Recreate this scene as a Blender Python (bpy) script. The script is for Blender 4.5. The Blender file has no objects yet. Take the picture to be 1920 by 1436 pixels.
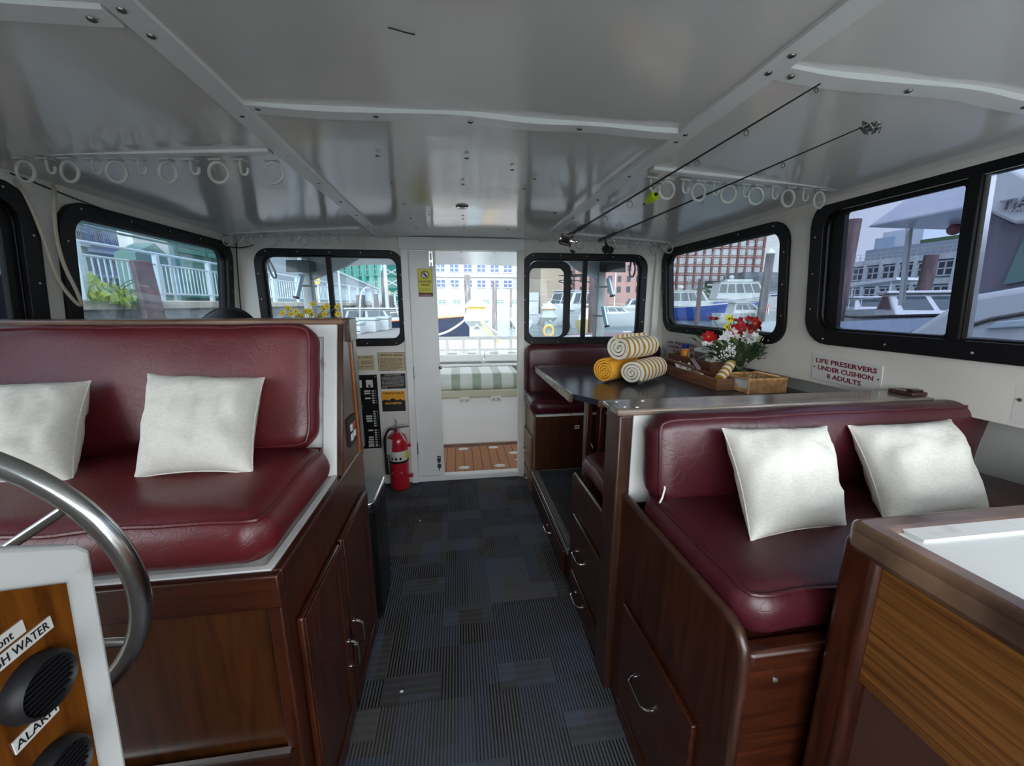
import bpy, bmesh, math, random
from mathutils import Vector, Matrix, Euler, noise
R = math.radians; PI = math.pi
random.seed(7)
sc = bpy.context.scene
COL = sc.collection

# ---------------------------------------------------------------- camera
F_PX, CX, CY, EYE = 724.0, 960.0, 718.0, 1.5
YAW, PIT, ROLL = R(7.9), R(11.6), R(-0.05)
c_f = Vector((math.sin(YAW)*math.cos(PIT), math.cos(YAW)*math.cos(PIT), -math.sin(PIT)))
c_r0 = Vector((math.cos(YAW), -math.sin(YAW), 0.0)); c_u0 = c_r0.cross(c_f)
c_r = c_r0*math.cos(ROLL) + c_u0*math.sin(ROLL); c_u = -c_r0*math.sin(ROLL) + c_u0*math.cos(ROLL)
cam_d = bpy.data.cameras.new('camera'); cam = bpy.data.objects.new('camera', cam_d); COL.objects.link(cam)
cam_d.sensor_width = 36.0; cam_d.lens = F_PX/1920*36.0; cam_d.clip_start = 0.02; cam_d.clip_end = 900
cam.matrix_world = Matrix(((c_r.x, c_u.x, -c_f.x, 0), (c_r.y, c_u.y, -c_f.y, 0), (c_r.z, c_u.z, -c_f.z, EYE), (0, 0, 0, 1)))
sc.camera = cam
EYEV = Vector((0, 0, EYE))
def ray(px, py): return c_f + c_r*((px-CX)/F_PX) - c_u*((py-CY)/F_PX)
def aty(px, py, Y): d = ray(px, py); return EYEV + d*(Y/d.y)      # the point at depth Y seen there
def atx(px, py, X): d = ray(px, py); return EYEV + d*(X/d.x)
def atz(px, py, Z): d = ray(px, py); return EYEV + d*((Z-EYE)/d.z)

# ---------------------------------------------------------------- light
w = bpy.data.worlds.new('sky'); sc.world = w; w.use_nodes = True
nt = w.node_tree; nt.nodes.clear()
o = nt.nodes.new('ShaderNodeOutputWorld'); bg = nt.nodes.new('ShaderNodeBackground')
tc = nt.nodes.new('ShaderNodeTexCoord'); sx = nt.nodes.new('ShaderNodeSeparateXYZ'); cr = nt.nodes.new('ShaderNodeValToRGB')
nt.links.new(tc.outputs['Generated'], sx.inputs[0]); nt.links.new(sx.outputs['Z'], cr.inputs[0])
cr.color_ramp.elements[0].position = 0.0; cr.color_ramp.elements[0].color = (0.93, 0.965, 1.0, 1)
cr.color_ramp.elements[1].position = 0.6; cr.color_ramp.elements[1].color = (0.84, 0.91, 1.0, 1)
nt.links.new(cr.outputs[0], bg.inputs[0]); dp = nt.nodes.new('ShaderNodeVectorMath'); dp.operation = 'DOT_PRODUCT'; dp.inputs[1].default_value = (0.0, -0.92, 0.38)   # bright sky lobe over the bow, added to light the cabin
nt.links.new(tc.outputs['Generated'], dp.inputs[0])
mr = nt.nodes.new('ShaderNodeMapRange'); mr.interpolation_type = 'SMOOTHSTEP'; mr.inputs[1].default_value = 0.1; mr.inputs[2].default_value = 0.95; mr.inputs[3].default_value = 0.85; mr.inputs[4].default_value = 3.3
nt.links.new(dp.outputs['Value'], mr.inputs[0]); nt.links.new(mr.outputs[0], bg.inputs[1])
nt.links.new(bg.outputs[0], o.inputs[0])
sd = bpy.data.lights.new('sun', 'SUN'); sd.energy = 0.6; sd.angle = R(12); sd.color = (1.0, 0.96, 0.9)
sun = bpy.data.objects.new('sun', sd); COL.objects.link(sun); sun.rotation_euler = Euler((R(38), R(-22), 0))
def portal(name, loc, rot, sxx, syy):
    l = bpy.data.lights.new(name, 'AREA'); l.shape = 'RECTANGLE'; l.size = sxx; l.size_y = syy; l.cycles.is_portal = True
    p = bpy.data.objects.new(name, l); COL.objects.link(p); p.location = loc; p.rotation_euler = rot
vs = sc.view_settings; vs.view_transform = 'Standard'; vs.look = 'None'; vs.gamma = 1; vs.use_curve_mapping = False
vs.exposure = 1.58
sc.cycles.use_denoising = True; sc.cycles.max_bounces = 10; sc.cycles.diffuse_bounces = 6; sc.cycles.transparent_max_bounces = 16
sc.cycles.sample_clamp_indirect = 6

# ---------------------------------------------------------------- materials
def mat(name, col, rough=0.5, metal=0.0, spec=0.5, coat=0.0):
    m = bpy.data.materials.new(name); m.use_nodes = True; b = m.node_tree.nodes['Principled BSDF']
    b.inputs['Base Color'].default_value = (*col, 1); b.inputs['Roughness'].default_value = rough
    b.inputs['Metallic'].default_value = metal; b.inputs['Specular IOR Level'].default_value = spec
    b.inputs['Coat Weight'].default_value = coat; b.inputs['Coat Roughness'].default_value = 0.12
    return m
def N(m, t, **k):
    n = m.node_tree.nodes.new(t)
    for a, v in k.items(): setattr(n, a, v)
    return n
def LK(m, a, b): m.node_tree.links.new(a, b)
def bsdf(m): return m.node_tree.nodes['Principled BSDF']
def coords(m, scale=(1, 1, 1), rot=(0, 0, 0), src='Object'):
    t = N(m, 'ShaderNodeTexCoord'); mp = N(m, 'ShaderNodeMapping')
    mp.inputs['Scale'].default_value = scale; mp.inputs['Rotation'].default_value = rot
    LK(m, t.outputs[src], mp.inputs['Vector']); return mp.outputs[0]
def noisy(m, c1, c2, scale=5, detail=4, vec=(1, 1, 1), lo=0.3, hi=0.7, bump=0.0, dist=0.01, rot=(0, 0, 0), distort=0.0):
    v = coords(m, vec, rot); n = N(m, 'ShaderNodeTexNoise'); n.inputs['Scale'].default_value = scale; n.inputs['Detail'].default_value = detail
    n.inputs['Distortion'].default_value = distort
    LK(m, v, n.inputs['Vector']); r = N(m, 'ShaderNodeValToRGB')
    r.color_ramp.elements[0].position = lo; r.color_ramp.elements[0].color = (*c1, 1)
    r.color_ramp.elements[1].position = hi; r.color_ramp.elements[1].color = (*c2, 1)
    LK(m, n.outputs['Fac'], r.inputs[0]); LK(m, r.outputs[0], bsdf(m).inputs['Base Color'])
    if bump:
        b = N(m, 'ShaderNodeBump'); b.inputs['Strength'].default_value = bump; b.inputs['Distance'].default_value = dist
        LK(m, n.outputs['Fac'], b.inputs['Height']); LK(m, b.outputs[0], bsdf(m).inputs['Normal'])
    return m
def wood(name, dark, light, vec, rough=0.34, coat=0.18, scale=6):
    """varnished wood: grain stretched along the axis with the small scale value"""
    m = mat(name, light, rough, 0, 0.5, coat); v = coords(m, vec)
    n = N(m, 'ShaderNodeTexNoise'); n.inputs['Scale'].default_value = scale; n.inputs['Detail'].default_value = 9; n.inputs['Roughness'].default_value = 0.6; n.inputs['Distortion'].default_value = 0.6
    LK(m, v, n.inputs['Vector'])
    n2 = N(m, 'ShaderNodeTexNoise'); n2.inputs['Scale'].default_value = 1.6; n2.inputs['Detail'].default_value = 3
    LK(m, coords(m), n2.inputs['Vector'])
    a = N(m, 'ShaderNodeMath', operation='MULTIPLY_ADD'); a.inputs[1].default_value = 0.75
    s2 = N(m, 'ShaderNodeMath', operation='MULTIPLY'); s2.inputs[1].default_value = 0.28
    LK(m, n2.outputs['Fac'], s2.inputs[0]); LK(m, n.outputs['Fac'], a.inputs[0]); LK(m, s2.outputs[0], a.inputs[2])
    r = N(m, 'ShaderNodeValToRGB'); r.color_ramp.elements[0].position = 0.36; r.color_ramp.elements[0].color = (*dark, 1)
    r.color_ramp.elements[1].position = 0.66; r.color_ramp.elements[1].color = (*light, 1)
    LK(m, a.outputs[0], r.inputs[0]); LK(m, r.outputs[0], bsdf(m).inputs['Base Color'])
    b = N(m, 'ShaderNodeBump'); b.inputs['Strength'].default_value = 0.12; b.inputs['Distance'].default_value = 0.002
    LK(m, n.outputs['Fac'], b.inputs['Height']); LK(m, b.outputs[0], bsdf(m).inputs['Normal'])
    return m
M = {}
# mahogany; grain up (z), along y, along x
MH_D, MH_L = (0.017, 0.0030, 0.0012), (0.066, 0.0150, 0.0042)
M['mah_z'] = wood('mahogany_upright', MH_D, MH_L, (9, 9, 0.7))
M['mah_y'] = wood('mahogany_fore_aft', MH_D, MH_L, (9, 0.7, 9))
M['mah_x'] = wood('mahogany_across', MH_D, MH_L, (0.7, 9, 9))
M['ply_z'] = wood('plywood_front', (0.0260, 0.0068, 0.0016), (0.0780, 0.0234, 0.0052), (7, 7, 0.6), 0.33)
M['teak_y'] = wood('worn_teak', (0.09, 0.04, 0.02), (0.26, 0.14, 0.075), (10, 0.8, 10), 0.4, 0.15)
M['teak_x'] = wood('worn_teak_across', (0.09, 0.04, 0.02), (0.26, 0.14, 0.075), (0.8, 10, 10), 0.4, 0.15)
M['orange_wood'] = wood('bright_varnish', (0.1904, 0.0476, 0.0054), (0.3740, 0.1088, 0.0136), (12, 12, 0.6), 0.25)
M['dash_wood'] = wood('dash_veneer', (0.0748, 0.0204, 0.0020), (0.2040, 0.0646, 0.0068), (10, 14, 1.2), 0.3)
M['rim_wood'] = noisy(mat('stained_rim_wood', (0.3, 0.18, 0.1), 0.3, 0, 0.5, 0.3), (0.0374, 0.0177, 0.0109), (0.2244, 0.1292, 0.0748), 2.6, 9, (1, 1, 1), 0.40, 0.56, 0.1, 0.002)
M['zebra'] = wood('striped_teak', (0.050, 0.016, 0.0035), (0.22, 0.088, 0.020), (3, 0.55, 52), 0.33, 0.3, 3.4)
M['brown_paint'] = mat('brown_paint', (0.06, 0.025, 0.018), 0.45)
M['post_wood'] = wood('weathered_mahogany', (0.0204, 0.0068, 0.0041), (0.0598, 0.0231, 0.0143), (9, 9, 0.8), 0.35)
M['lid_wood'] = noisy(mat('grey_worn_cap', (0.2, 0.15, 0.12), 0.22, 0, 0.6, 0.4), (0.10, 0.06, 0.045), (0.32, 0.27, 0.22), 5, 6, (0.5, 6, 6), 0.35, 0.7)
def leather(name, c1, c2, rough=0.34):
    m = mat(name, c1, rough, 0, 0.55)
    v = coords(m)
    n = N(m, 'ShaderNodeTexNoise'); n.inputs['Scale'].default_value = 3.5; n.inputs['Detail'].default_value = 5; LK(m, v, n.inputs['Vector'])
    r = N(m, 'ShaderNodeValToRGB'); r.color_ramp.elements[0].position = 0.3; r.color_ramp.elements[0].color = (*c1, 1)
    r.color_ramp.elements[1].position = 0.75; r.color_ramp.elements[1].color = (*c2, 1)
    LK(m, n.outputs['Fac'], r.inputs[0]); LK(m, r.outputs[0], bsdf(m).inputs['Base Color'])
    vo = N(m, 'ShaderNodeTexVoronoi', feature='DISTANCE_TO_EDGE'); vo.inputs['Scale'].default_value = 26
    n3 = N(m, 'ShaderNodeTexNoise'); n3.inputs['Scale'].default_value = 9; n3.inputs['Detail'].default_value = 6; LK(m, v, n3.inputs['Vector'])
    mx = N(m, 'ShaderNodeMix', data_type='VECTOR'); mx.inputs[0].default_value = 0.18
    LK(m, v, mx.inputs[4]); LK(m, n3.outputs['Color'], mx.inputs[5]); LK(m, mx.outputs[1], vo.inputs['Vector'])
    p = N(m, 'ShaderNodeMath', operation='MINIMUM'); p.inputs[1].default_value = 0.05; LK(m, vo.outputs['Distance'], p.inputs[0])
    q = N(m, 'ShaderNodeMath', operation='MULTIPLY'); q.inputs[1].default_value = 3; LK(m, p.outputs[0], q.inputs[0])
    s = N(m, 'ShaderNodeMath', operation='MULTIPLY_ADD'); s.inputs[1].default_value = 0.9; LK(m, n3.outputs['Fac'], s.inputs[0]); LK(m, q.outputs[0], s.inputs[2])
    b = N(m, 'ShaderNodeBump'); b.inputs['Strength'].default_value = 0.28; b.inputs['Distance'].default_value = 0.006
    LK(m, s.outputs[0], b.inputs['Height']); LK(m, b.outputs[0], bsdf(m).inputs['Normal'])
    rr = N(m, 'ShaderNodeMapRange'); rr.inputs[3].default_value = rough-0.05; rr.inputs[4].default_value = rough+0.14
    LK(m, n.outputs['Fac'], rr.inputs[0]); LK(m, rr.outputs[0], bsdf(m).inputs['Roughness'])
    return m
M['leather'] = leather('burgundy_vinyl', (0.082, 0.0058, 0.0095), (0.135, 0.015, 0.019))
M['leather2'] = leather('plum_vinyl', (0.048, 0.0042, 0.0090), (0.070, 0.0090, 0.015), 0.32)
M['linen'] = noisy(mat('linen', (0.7, 0.68, 0.58), 0.9, 0, 0.2), (0.66, 0.645, 0.57), (0.78, 0.765, 0.70), 90, 3, (1, 1, 5), 0.3, 0.7, 0.25, 0.002)
M['white'] = noisy(mat('white_gloss_paint', (0.7, 0.7, 0.68), 0.35), (0.70, 0.70, 0.67), (0.82, 0.82, 0.79), 2.2, 5, (1, 1, 1), 0.25, 0.7, 0.05, 0.01)
M['cream'] = noisy(mat('cream_wall_paint', (0.6, 0.57, 0.5), 0.42), (0.62, 0.60, 0.545), (0.74, 0.72, 0.66), 3, 5, (1, 1, 1), 0.3, 0.7, 0.06, 0.01)
M['worn_white'] = noisy(mat('worn_white_paint', (0.66, 0.66, 0.64), 0.45), (0.40, 0.38, 0.35), (0.68, 0.69, 0.67), 14, 8, (1, 1, 1), 0.26, 0.42, 0.15, 0.004)
# ceiling: glossy paint over slightly wavy panels
m = mat('ceiling_gloss_paint', (0.66, 0.645, 0.615), 0.12, 0, 0.8)
v = coords(m); n = N(m, 'ShaderNodeTexNoise'); n.inputs['Scale'].default_value = 1.5; n.inputs['Detail'].default_value = 1.5; LK(m, v, n.inputs['Vector'])
n2 = N(m, 'ShaderNodeTexNoise'); n2.inputs['Scale'].default_value = 60; n2.inputs['Detail'].default_value = 2; LK(m, v, n2.inputs['Vector'])
a = N(m, 'ShaderNodeMath', operation='MULTIPLY_ADD'); a.inputs[1].default_value = 0.006; LK(m, n2.outputs['Fac'], a.inputs[0]); LK(m, n.outputs['Fac'], a.inputs[2])
b = N(m, 'ShaderNodeBump'); b.inputs['Strength'].default_value = 0.13; b.inputs['Distance'].default_value = 0.10
LK(m, a.outputs[0], b.inputs['Height']); LK(m, b.outputs[0], bsdf(m).inputs['Normal']); M['ceiling'] = m
M['trim'] = mat('ceiling_trim_paint', (0.74, 0.74, 0.715), 0.3)
M['black'] = mat('black_frame', (0.006, 0.006, 0.007), 0.45, 0, 0.22)
M['rubber'] = mat('black_plastic', (0.009, 0.009, 0.010), 0.5, 0, 0.3)
M['steel'] = mat('stainless', (0.62, 0.62, 0.60), 0.12, 1.0)
M['brushed'] = noisy(mat('brushed_steel', (0.5, 0.5, 0.5), 0.22, 1.0), (0.40, 0.40, 0.39), (0.66, 0.66, 0.64), 8, 5, (1, 1, 0.2))
M['alu'] = mat('aluminium', (0.6, 0.6, 0.58), 0.35, 0.9)
M['brass'] = mat('pale_brass', (0.62, 0.50, 0.36), 0.25, 1.0)
M['screw'] = mat('screw_metal', (0.16, 0.15, 0.14), 0.35, 0.9)
M['screw_l'] = mat('pale_screw', (0.55, 0.55, 0.53), 0.35, 0.7)
M['plastic'] = mat('white_plastic', (0.62, 0.62, 0.58), 0.3)
M['clear'] = mat('frosted_plastic', (0.66, 0.66, 0.62), 0.25); bsdf(M['clear']).inputs['Transmission Weight'].default_value = 0.35
# carpet tiles
m = mat('carpet_tiles', (0.03, 0.035, 0.05), 0.95, 0, 0.15); tcx = N(m, 'ShaderNodeTexCoord'); sp = N(m, 'ShaderNodeSeparateXYZ'); LK(m, tcx.outputs['Object'], sp.inputs[0])
def mth(m, op, a, b=None, c=None):
    n = N(m, 'ShaderNodeMath', operation=op)
    for i, v in enumerate((a, b, c)):
        if v is None: continue
        if isinstance(v, (int, float)): n.inputs[i].default_value = v
        else: LK(m, v, n.inputs[i])
    return n.outputs[0]
def cell(m, sx_, sy_, ox=0.0, oy=0.0):
    fx = mth(m, 'FLOOR', mth(m, 'MULTIPLY_ADD', sp.outputs[0], 1/sx_, ox)); fy = mth(m, 'FLOOR', mth(m, 'MULTIPLY_ADD', sp.outputs[1], 1/sy_, oy))
    cb = N(m, 'ShaderNodeCombineXYZ'); LK(m, fx, cb.inputs[0]); LK(m, fy, cb.inputs[1]); wn = N(m, 'ShaderNodeTexWhiteNoise'); LK(m, cb.outputs[0], wn.inputs['Vector']); return wn.outputs['Value']
tile = cell(m, 0.46, 0.46, -0.04, 0.3); patch = cell(m, 0.23, 0.115, 0.46, 0.15); patch2 = cell(m, 0.115, 0.20, 0.3, 0.6)
ribx = mth(m, 'SINE', mth(m, 'MULTIPLY', sp.outputs[0], 2*PI/0.0125)); riby = mth(m, 'SINE', mth(m, 'MULTIPLY', sp.outputs[1], 2*PI/0.03))
amp = mth(m, 'GREATER_THAN', patch, 0.35)
rib = mth(m, 'MULTIPLY_ADD', mth(m, 'MULTIPLY', ribx, amp), 0.46, mth(m, 'MULTIPLY', mth(m, 'MULTIPLY', riby, mth(m, 'SUBTRACT', 1, amp)), 0.045))
lvl = mth(m, 'ADD', mth(m, 'MULTIPLY_ADD', tile, 0.30, 0.42), mth(m, 'MULTIPLY_ADD', patch2, 0.22, rib))
fn = N(m, 'ShaderNodeTexNoise'); fn.inputs['Scale'].default_value = 260; fn.inputs['Detail'].default_value = 2; LK(m, tcx.outputs['Object'], fn.inputs['Vector'])
lv2 = mth(m, 'MULTIPLY_ADD', fn.outputs['Fac'], 0.35, lvl)
rp = N(m, 'ShaderNodeValToRGB'); rp.color_ramp.elements[0].position = 0.25; rp.color_ramp.elements[0].color = (0.003, 0.0035, 0.005, 1)
rp.color_ramp.elements[1].position = 1.25/1.3; rp.color_ramp.elements[1].color = (0.105, 0.106, 0.115, 1)
LK(m, lv2, rp.inputs[0])
br = N(m, 'ShaderNodeMix', data_type='RGBA'); br.blend_type = 'MULTIPLY'; br.inputs[0].default_value = 1.0
tr = N(m, 'ShaderNodeValToRGB'); tr.color_ramp.elements[0].color = (1.0, 0.92, 0.80, 1); tr.color_ramp.elements[1].color = (0.82, 0.92, 1.10, 1)
LK(m, patch2, tr.inputs[0]); LK(m, rp.outputs[0], br.inputs[6]); LK(m, tr.outputs[0], br.inputs[7]); LK(m, br.outputs[2], bsdf(m).inputs['Base Color'])
bb = N(m, 'ShaderNodeBump'); bb.inputs['Strength'].default_value = 0.6; bb.inputs['Distance'].default_value = 0.004; LK(m, lv2, bb.inputs['Height']); LK(m, bb.outputs[0], bsdf(m).inputs['Normal'])
M['carpet'] = m
def glass(name, tint, refl=0.10):
    m = bpy.data.materials.new(name); m.use_nodes = True; t = m.node_tree; t.nodes.clear()
    out = t.nodes.new('ShaderNodeOutputMaterial'); tr = t.nodes.new('ShaderNodeBsdfTransparent'); gl = t.nodes.new('ShaderNodeBsdfGlossy')
    tr.inputs[0].default_value = (*tint, 1); gl.inputs['Roughness'].default_value = 0.02
    fr = t.nodes.new('ShaderNodeFresnel'); fr.inputs[0].default_value = 1.45
    mu = t.nodes.new('ShaderNodeMath'); mu.operation = 'MULTIPLY'; mu.inputs[1].default_value = refl*10
    t.links.new(fr.outputs[0], mu.inputs[0]); mx = t.nodes.new('ShaderNodeMixShader')
    t.links.new(mu.outputs[0], mx.inputs[0]); t.links.new(tr.outputs[0], mx.inputs[1]); t.links.new(gl.outputs[0], mx.inputs[2]); t.links.new(mx.outputs[0], out.inputs[0])
    return m
M['glass'] = glass('window_glass', (0.62, 0.66, 0.69), 0.045)
M['glass_d'] = glass('tinted_glass', (0.46, 0.49, 0.57), 0.045)
M['glass_dd'] = glass('dark_glass', (0.50, 0.54, 0.58), 0.06)

# ---------------------------------------------------------------- geometry helpers

class MB:
    def __init__(s): s.v = []; s.f = []
    def add(s, vs, fs):
        k = len(s.v); s.v += [tuple(v) for v in vs]; s.f += [tuple(i+k for i in f) for f in fs]; return s
    def box(s, x0, x1, y0, y1, z0, z1):
        return s.add([(x0,y0,z0),(x1,y0,z0),(x1,y1,z0),(x0,y1,z0),(x0,y0,z1),(x1,y0,z1),(x1,y1,z1),(x0,y1,z1)],
                     [(0,3,2,1),(4,5,6,7),(0,1,5,4),(1,2,6,5),(2,3,7,6),(3,0,4,7)])
    def obox(s, mtx, sx_, sy_, sz_):
        b = MB().box(-sx_/2, sx_/2, -sy_/2, sy_/2, -sz_/2, sz_/2); return s.add([mtx @ Vector(v) for v in b.v], b.f)
    def prism(s, pts, axis, lo, hi):
        n = len(pts)
        def P(a, b, c): return {'x': (c, a, b), 'y': (a, c, b), 'z': (a, b, c)}[axis]
        vs = [P(a, b, lo) for a, b in pts] + [P(a, b, hi) for a, b in pts]
        return s.add(vs, [tuple(range(n))[::-1], tuple(range(n, 2*n))] + [(i, (i+1) % n, n+(i+1) % n, n+i) for i in range(n)])
    def tube(s, pts, r, n=8, closed=False, caps=True):
        pts = [Vector(p) for p in pts]; k = len(pts); rr = r if isinstance(r, (list, tuple)) else [r]*k
        vs = []; up = None
        for i, p in enumerate(pts):
            if closed: d = pts[(i+1) % k] - pts[i-1]
            else: d = pts[min(i+1, k-1)] - pts[max(i-1, 0)]
            d = d.normalized() if d.length > 1e-9 else Vector((0, 0, 1))
            if up is None: up = Vector((0, 0, 1)) if abs(d.z) < 0.9 else Vector((1, 0, 0))
            a = d.cross(up); a = a.normalized() if a.length > 1e-6 else d.orthogonal().normalized(); b_ = a.cross(d).normalized(); up = b_
            for j in range(n): t = 2*PI*j/n; vs.append(p + (a*math.cos(t) + b_*math.sin(t))*rr[i])
        fs = []
        for i in range(k if closed else k-1):
            i2 = (i+1) % k
            for j in range(n): j2 = (j+1) % n; fs.append((i*n+j, i*n+j2, i2*n+j2, i2*n+j))
        if caps and not closed: fs += [tuple(range(n))[::-1], tuple((k-1)*n+j for j in range(n))]
        return s.add(vs, fs)
    def lathe(s, prof, mtx=Matrix(), n=20):
        vs = []; fs = []; k = len(prof)
        for r_, z in prof:
            for j in range(n): t = 2*PI*j/n; vs.append(mtx @ Vector((r_*math.cos(t), r_*math.sin(t), z)))
        for i in range(k-1):
            for j in range(n): j2 = (j+1) % n; fs.append((i*n+j, i*n+j2, (i+1)*n+j2, (i+1)*n+j))
        if prof[0][0] > 1e-4: fs.append(tuple(range(n))[::-1])
        if prof[-1][0] > 1e-4: fs.append(tuple((k-1)*n+j for j in range(n)))
        return s.add(vs, fs)
    def ball(s, c, r, n=10, sq=(1, 1, 1)):
        prof = [(max(1e-5, math.sin(PI*i/n)*r), -math.cos(PI*i/n)*r) for i in range(n+1)]
        return s.lathe(prof, Matrix.Translation(c) @ Matrix.Diagonal((*sq, 1)), n+4)
    def mesh(s, name, m, off=None, smooth=False, ang=40):
        me = bpy.data.meshes.new(name); off = Vector(off) if off else Vector()
        me.from_pydata([Vector(v)-off for v in s.v], [], s.f); me.update(); fix(me); me.materials.append(m)
        if smooth: shade(me, ang)
        return me
def fix(me):
    bm = bmesh.new(); bm.from_mesh(me); bmesh.ops.remove_doubles(bm, verts=bm.verts, dist=1e-6)
    bmesh.ops.recalc_face_normals(bm, faces=bm.faces); bm.to_mesh(me); bm.free()
def shade(me, ang=40):
    me.polygons.foreach_set('use_smooth', [True]*len(me.polygons))
    try: me.set_sharp_from_angle(angle=R(ang))
    except Exception: pass
def props(o, label=None, cat=None, group=None, kind=None):
    for k, v in (('label', label), ('category', cat), ('group', group), ('kind', kind)):
        if v: o[k] = v
    return o
def thing(name, label, cat, loc=(0, 0, 0), group=None):
    o = bpy.data.objects.new(name, None); COL.objects.link(o); o.location = loc; o.empty_display_size = 0.05
    return props(o, label, cat, group)
def wloc(p):
    v = Vector()
    while p: v += p.location; p = p.parent
    return v
def part(name, mb, m, parent=None, smooth=False, ang=40, bevel=0.0, label=None, cat=None, group=None, kind=None, loc=None, seg=2):
    off = wloc(parent) if parent else (Vector(loc) if loc else Vector())
    me = mb.mesh(name, m, off, smooth, ang) if isinstance(mb, MB) else mb
    if not isinstance(mb, MB):
        me.transform(Matrix.Translation(-off)); me.materials.clear(); me.materials.append(m)
        if smooth: shade(me, ang)
    o = bpy.data.objects.new(name, me); COL.objects.link(o)
    if parent: o.parent = parent
    elif loc: o.location = loc
    if bevel:
        b = o.modifiers.new('bevel', 'BEVEL'); b.width = bevel; b.segments = seg; b.limit_method = 'ANGLE'; b.angle_limit = R(35)
        if not smooth: shade(me, 35)
    return props(o, label, cat, group, kind)
def struct(name, mb, m, **k): return part(name, mb, m, kind='structure', **k)
def single(name, mb, m, label, cat, **k): return part(name, mb, m, label=label, cat=cat, **k)
def kids(o): return [c for c in bpy.data.objects if c.parent == o]
def dup(root, loc=None, label=None, group=None, rotz=None, parent=None):
    def cp(o, par):
        c = o.copy(); COL.objects.link(c); c.parent = par
        for ch in kids(o): cp(ch, c)
        return c
    c = cp(root, parent)
    if loc is not None: c.location = loc
    if rotz is not None: c.rotation_euler.z = rotz
    if label: c['label'] = label
    if group: c['group'] = group
    return c
def rrect(x0, x1, y0, y1, r, n=6):
    pts = []
    for cx_, cy_, a0 in ((x1-r, y1-r, 0), (x0+r, y1-r, 90), (x0+r, y0+r, 180), (x1-r, y0+r, 270)):
        for i in range(n+1): a = R(a0+90*i/n); pts.append((cx_+r*math.cos(a), cy_+r*math.sin(a)))
    return pts
def plate(outer, holes, th, mtx):
    """flat panel with holes: local (u, v) outline, thickness th centred"""
    cu = bpy.data.curves.new('c', 'CURVE'); cu.dimensions = '2D'; cu.fill_mode = 'BOTH'; cu.extrude = th/2
    for loop in [outer]+list(holes):
        s = cu.splines.new('POLY'); s.points.add(len(loop)-1)
        for i, (a, b_) in enumerate(loop): s.points[i].co = (a, b_, 0, 1)
        s.use_cyclic_u = True
    ob = bpy.data.objects.new('c', cu); COL.objects.link(ob); bpy.context.view_layer.update()
    me = bpy.data.meshes.new_from_object(ob.evaluated_get(bpy.context.evaluated_depsgraph_get()))
    bpy.data.objects.remove(ob); bpy.data.curves.remove(cu); me.transform(mtx); fix(me); return me
def text_mesh(txt, size, th, mtx, bold=0.0, align='CENTER', sx_=1.0):
    cu = bpy.data.curves.new('t', 'FONT'); cu.body = txt; cu.size = size; cu.extrude = th; cu.offset = bold; cu.align_x = align; cu.align_y = 'CENTER'; cu.resolution_u = 2
    ob = bpy.data.objects.new('t', cu); COL.objects.link(ob); bpy.context.view_layer.update()
    me = bpy.data.meshes.new_from_object(ob.evaluated_get(bpy.context.evaluated_depsgraph_get()))
    bpy.data.objects.remove(ob); bpy.data.curves.remove(cu); me.transform(mtx @ Matrix.Diagonal((sx_, 1, 1, 1))); return me
def text_fit(txt, w_, h, mtx, bold=0.0, th=0.0003):
    me = text_mesh(txt, 1.0, th, Matrix.Identity(4), bold); xs = [v.co.x for v in me.vertices]; ys = [v.co.y for v in me.vertices]
    x0, x1, y0, y1 = min(xs), max(xs), min(ys), max(ys)
    me.transform(mtx @ Matrix.Diagonal((w_/(x1-x0), h/(y1-y0), 1, 1)) @ Matrix.Translation((-(x0+x1)/2, -(y0+y1)/2, 0))); return me
def MU(o, u, v, n=None):
    u = Vector(u).normalized(); v = Vector(v).normalized(); n = u.cross(v) if n is None else Vector(n)
    return Matrix(((u.x, v.x, n.x, o[0]), (u.y, v.y, n.y, o[1]), (u.z, v.z, n.z, o[2]), (0, 0, 0, 1)))
def rbox(sx_, sy_, sz_, r, div=(14, 10, 5), fn=None, mtx=Matrix()):
    """rounded box, optionally reshaped by fn(p, (u, v, w))"""
    mb = MB(); hx, hy, hz = sx_/2, sy_/2, sz_/2; r = min(r, hx*0.98, hy*0.98, hz*0.98)
    def lin(n, h):   # more loops near the edges
        t = [-1+2*i/n for i in range(n+1)]; return [math.copysign(abs(x)**0.75, x) for x in t]
    X, Y, Z = lin(div[0], hx), lin(div[1], hy), lin(div[2], hz)
    def put(u, v, w_):
        p = Vector((u*hx, v*hy, w_*hz)); q = Vector((max(-hx+r, min(hx-r, p.x)), max(-hy+r, min(hy-r, p.y)), max(-hz+r, min(hz-r, p.z))))
        d = p-q; p2 = q + (d.normalized()*r if d.length > 1e-9 else d)
        if fn: p2 = fn(p2, (u, v, w_))
        return mtx @ p2
    def grid(A, B, g):
        vs = [put(*g(a, b_)) for a in A for b_ in B]; nb = len(B)
        mb.add(vs, [(i*nb+j, i*nb+j+1, (i+1)*nb+j+1, (i+1)*nb+j) for i in range(len(A)-1) for j in range(nb-1)])
    for s_ in (-1, 1):
        grid(X, Y, lambda a, b_: (a, b_, s_)); grid(X, Z, lambda a, b_: (a, s_, b_)); grid(Y, Z, lambda a, b_: (s_, a, b_))
    return mb
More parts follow.
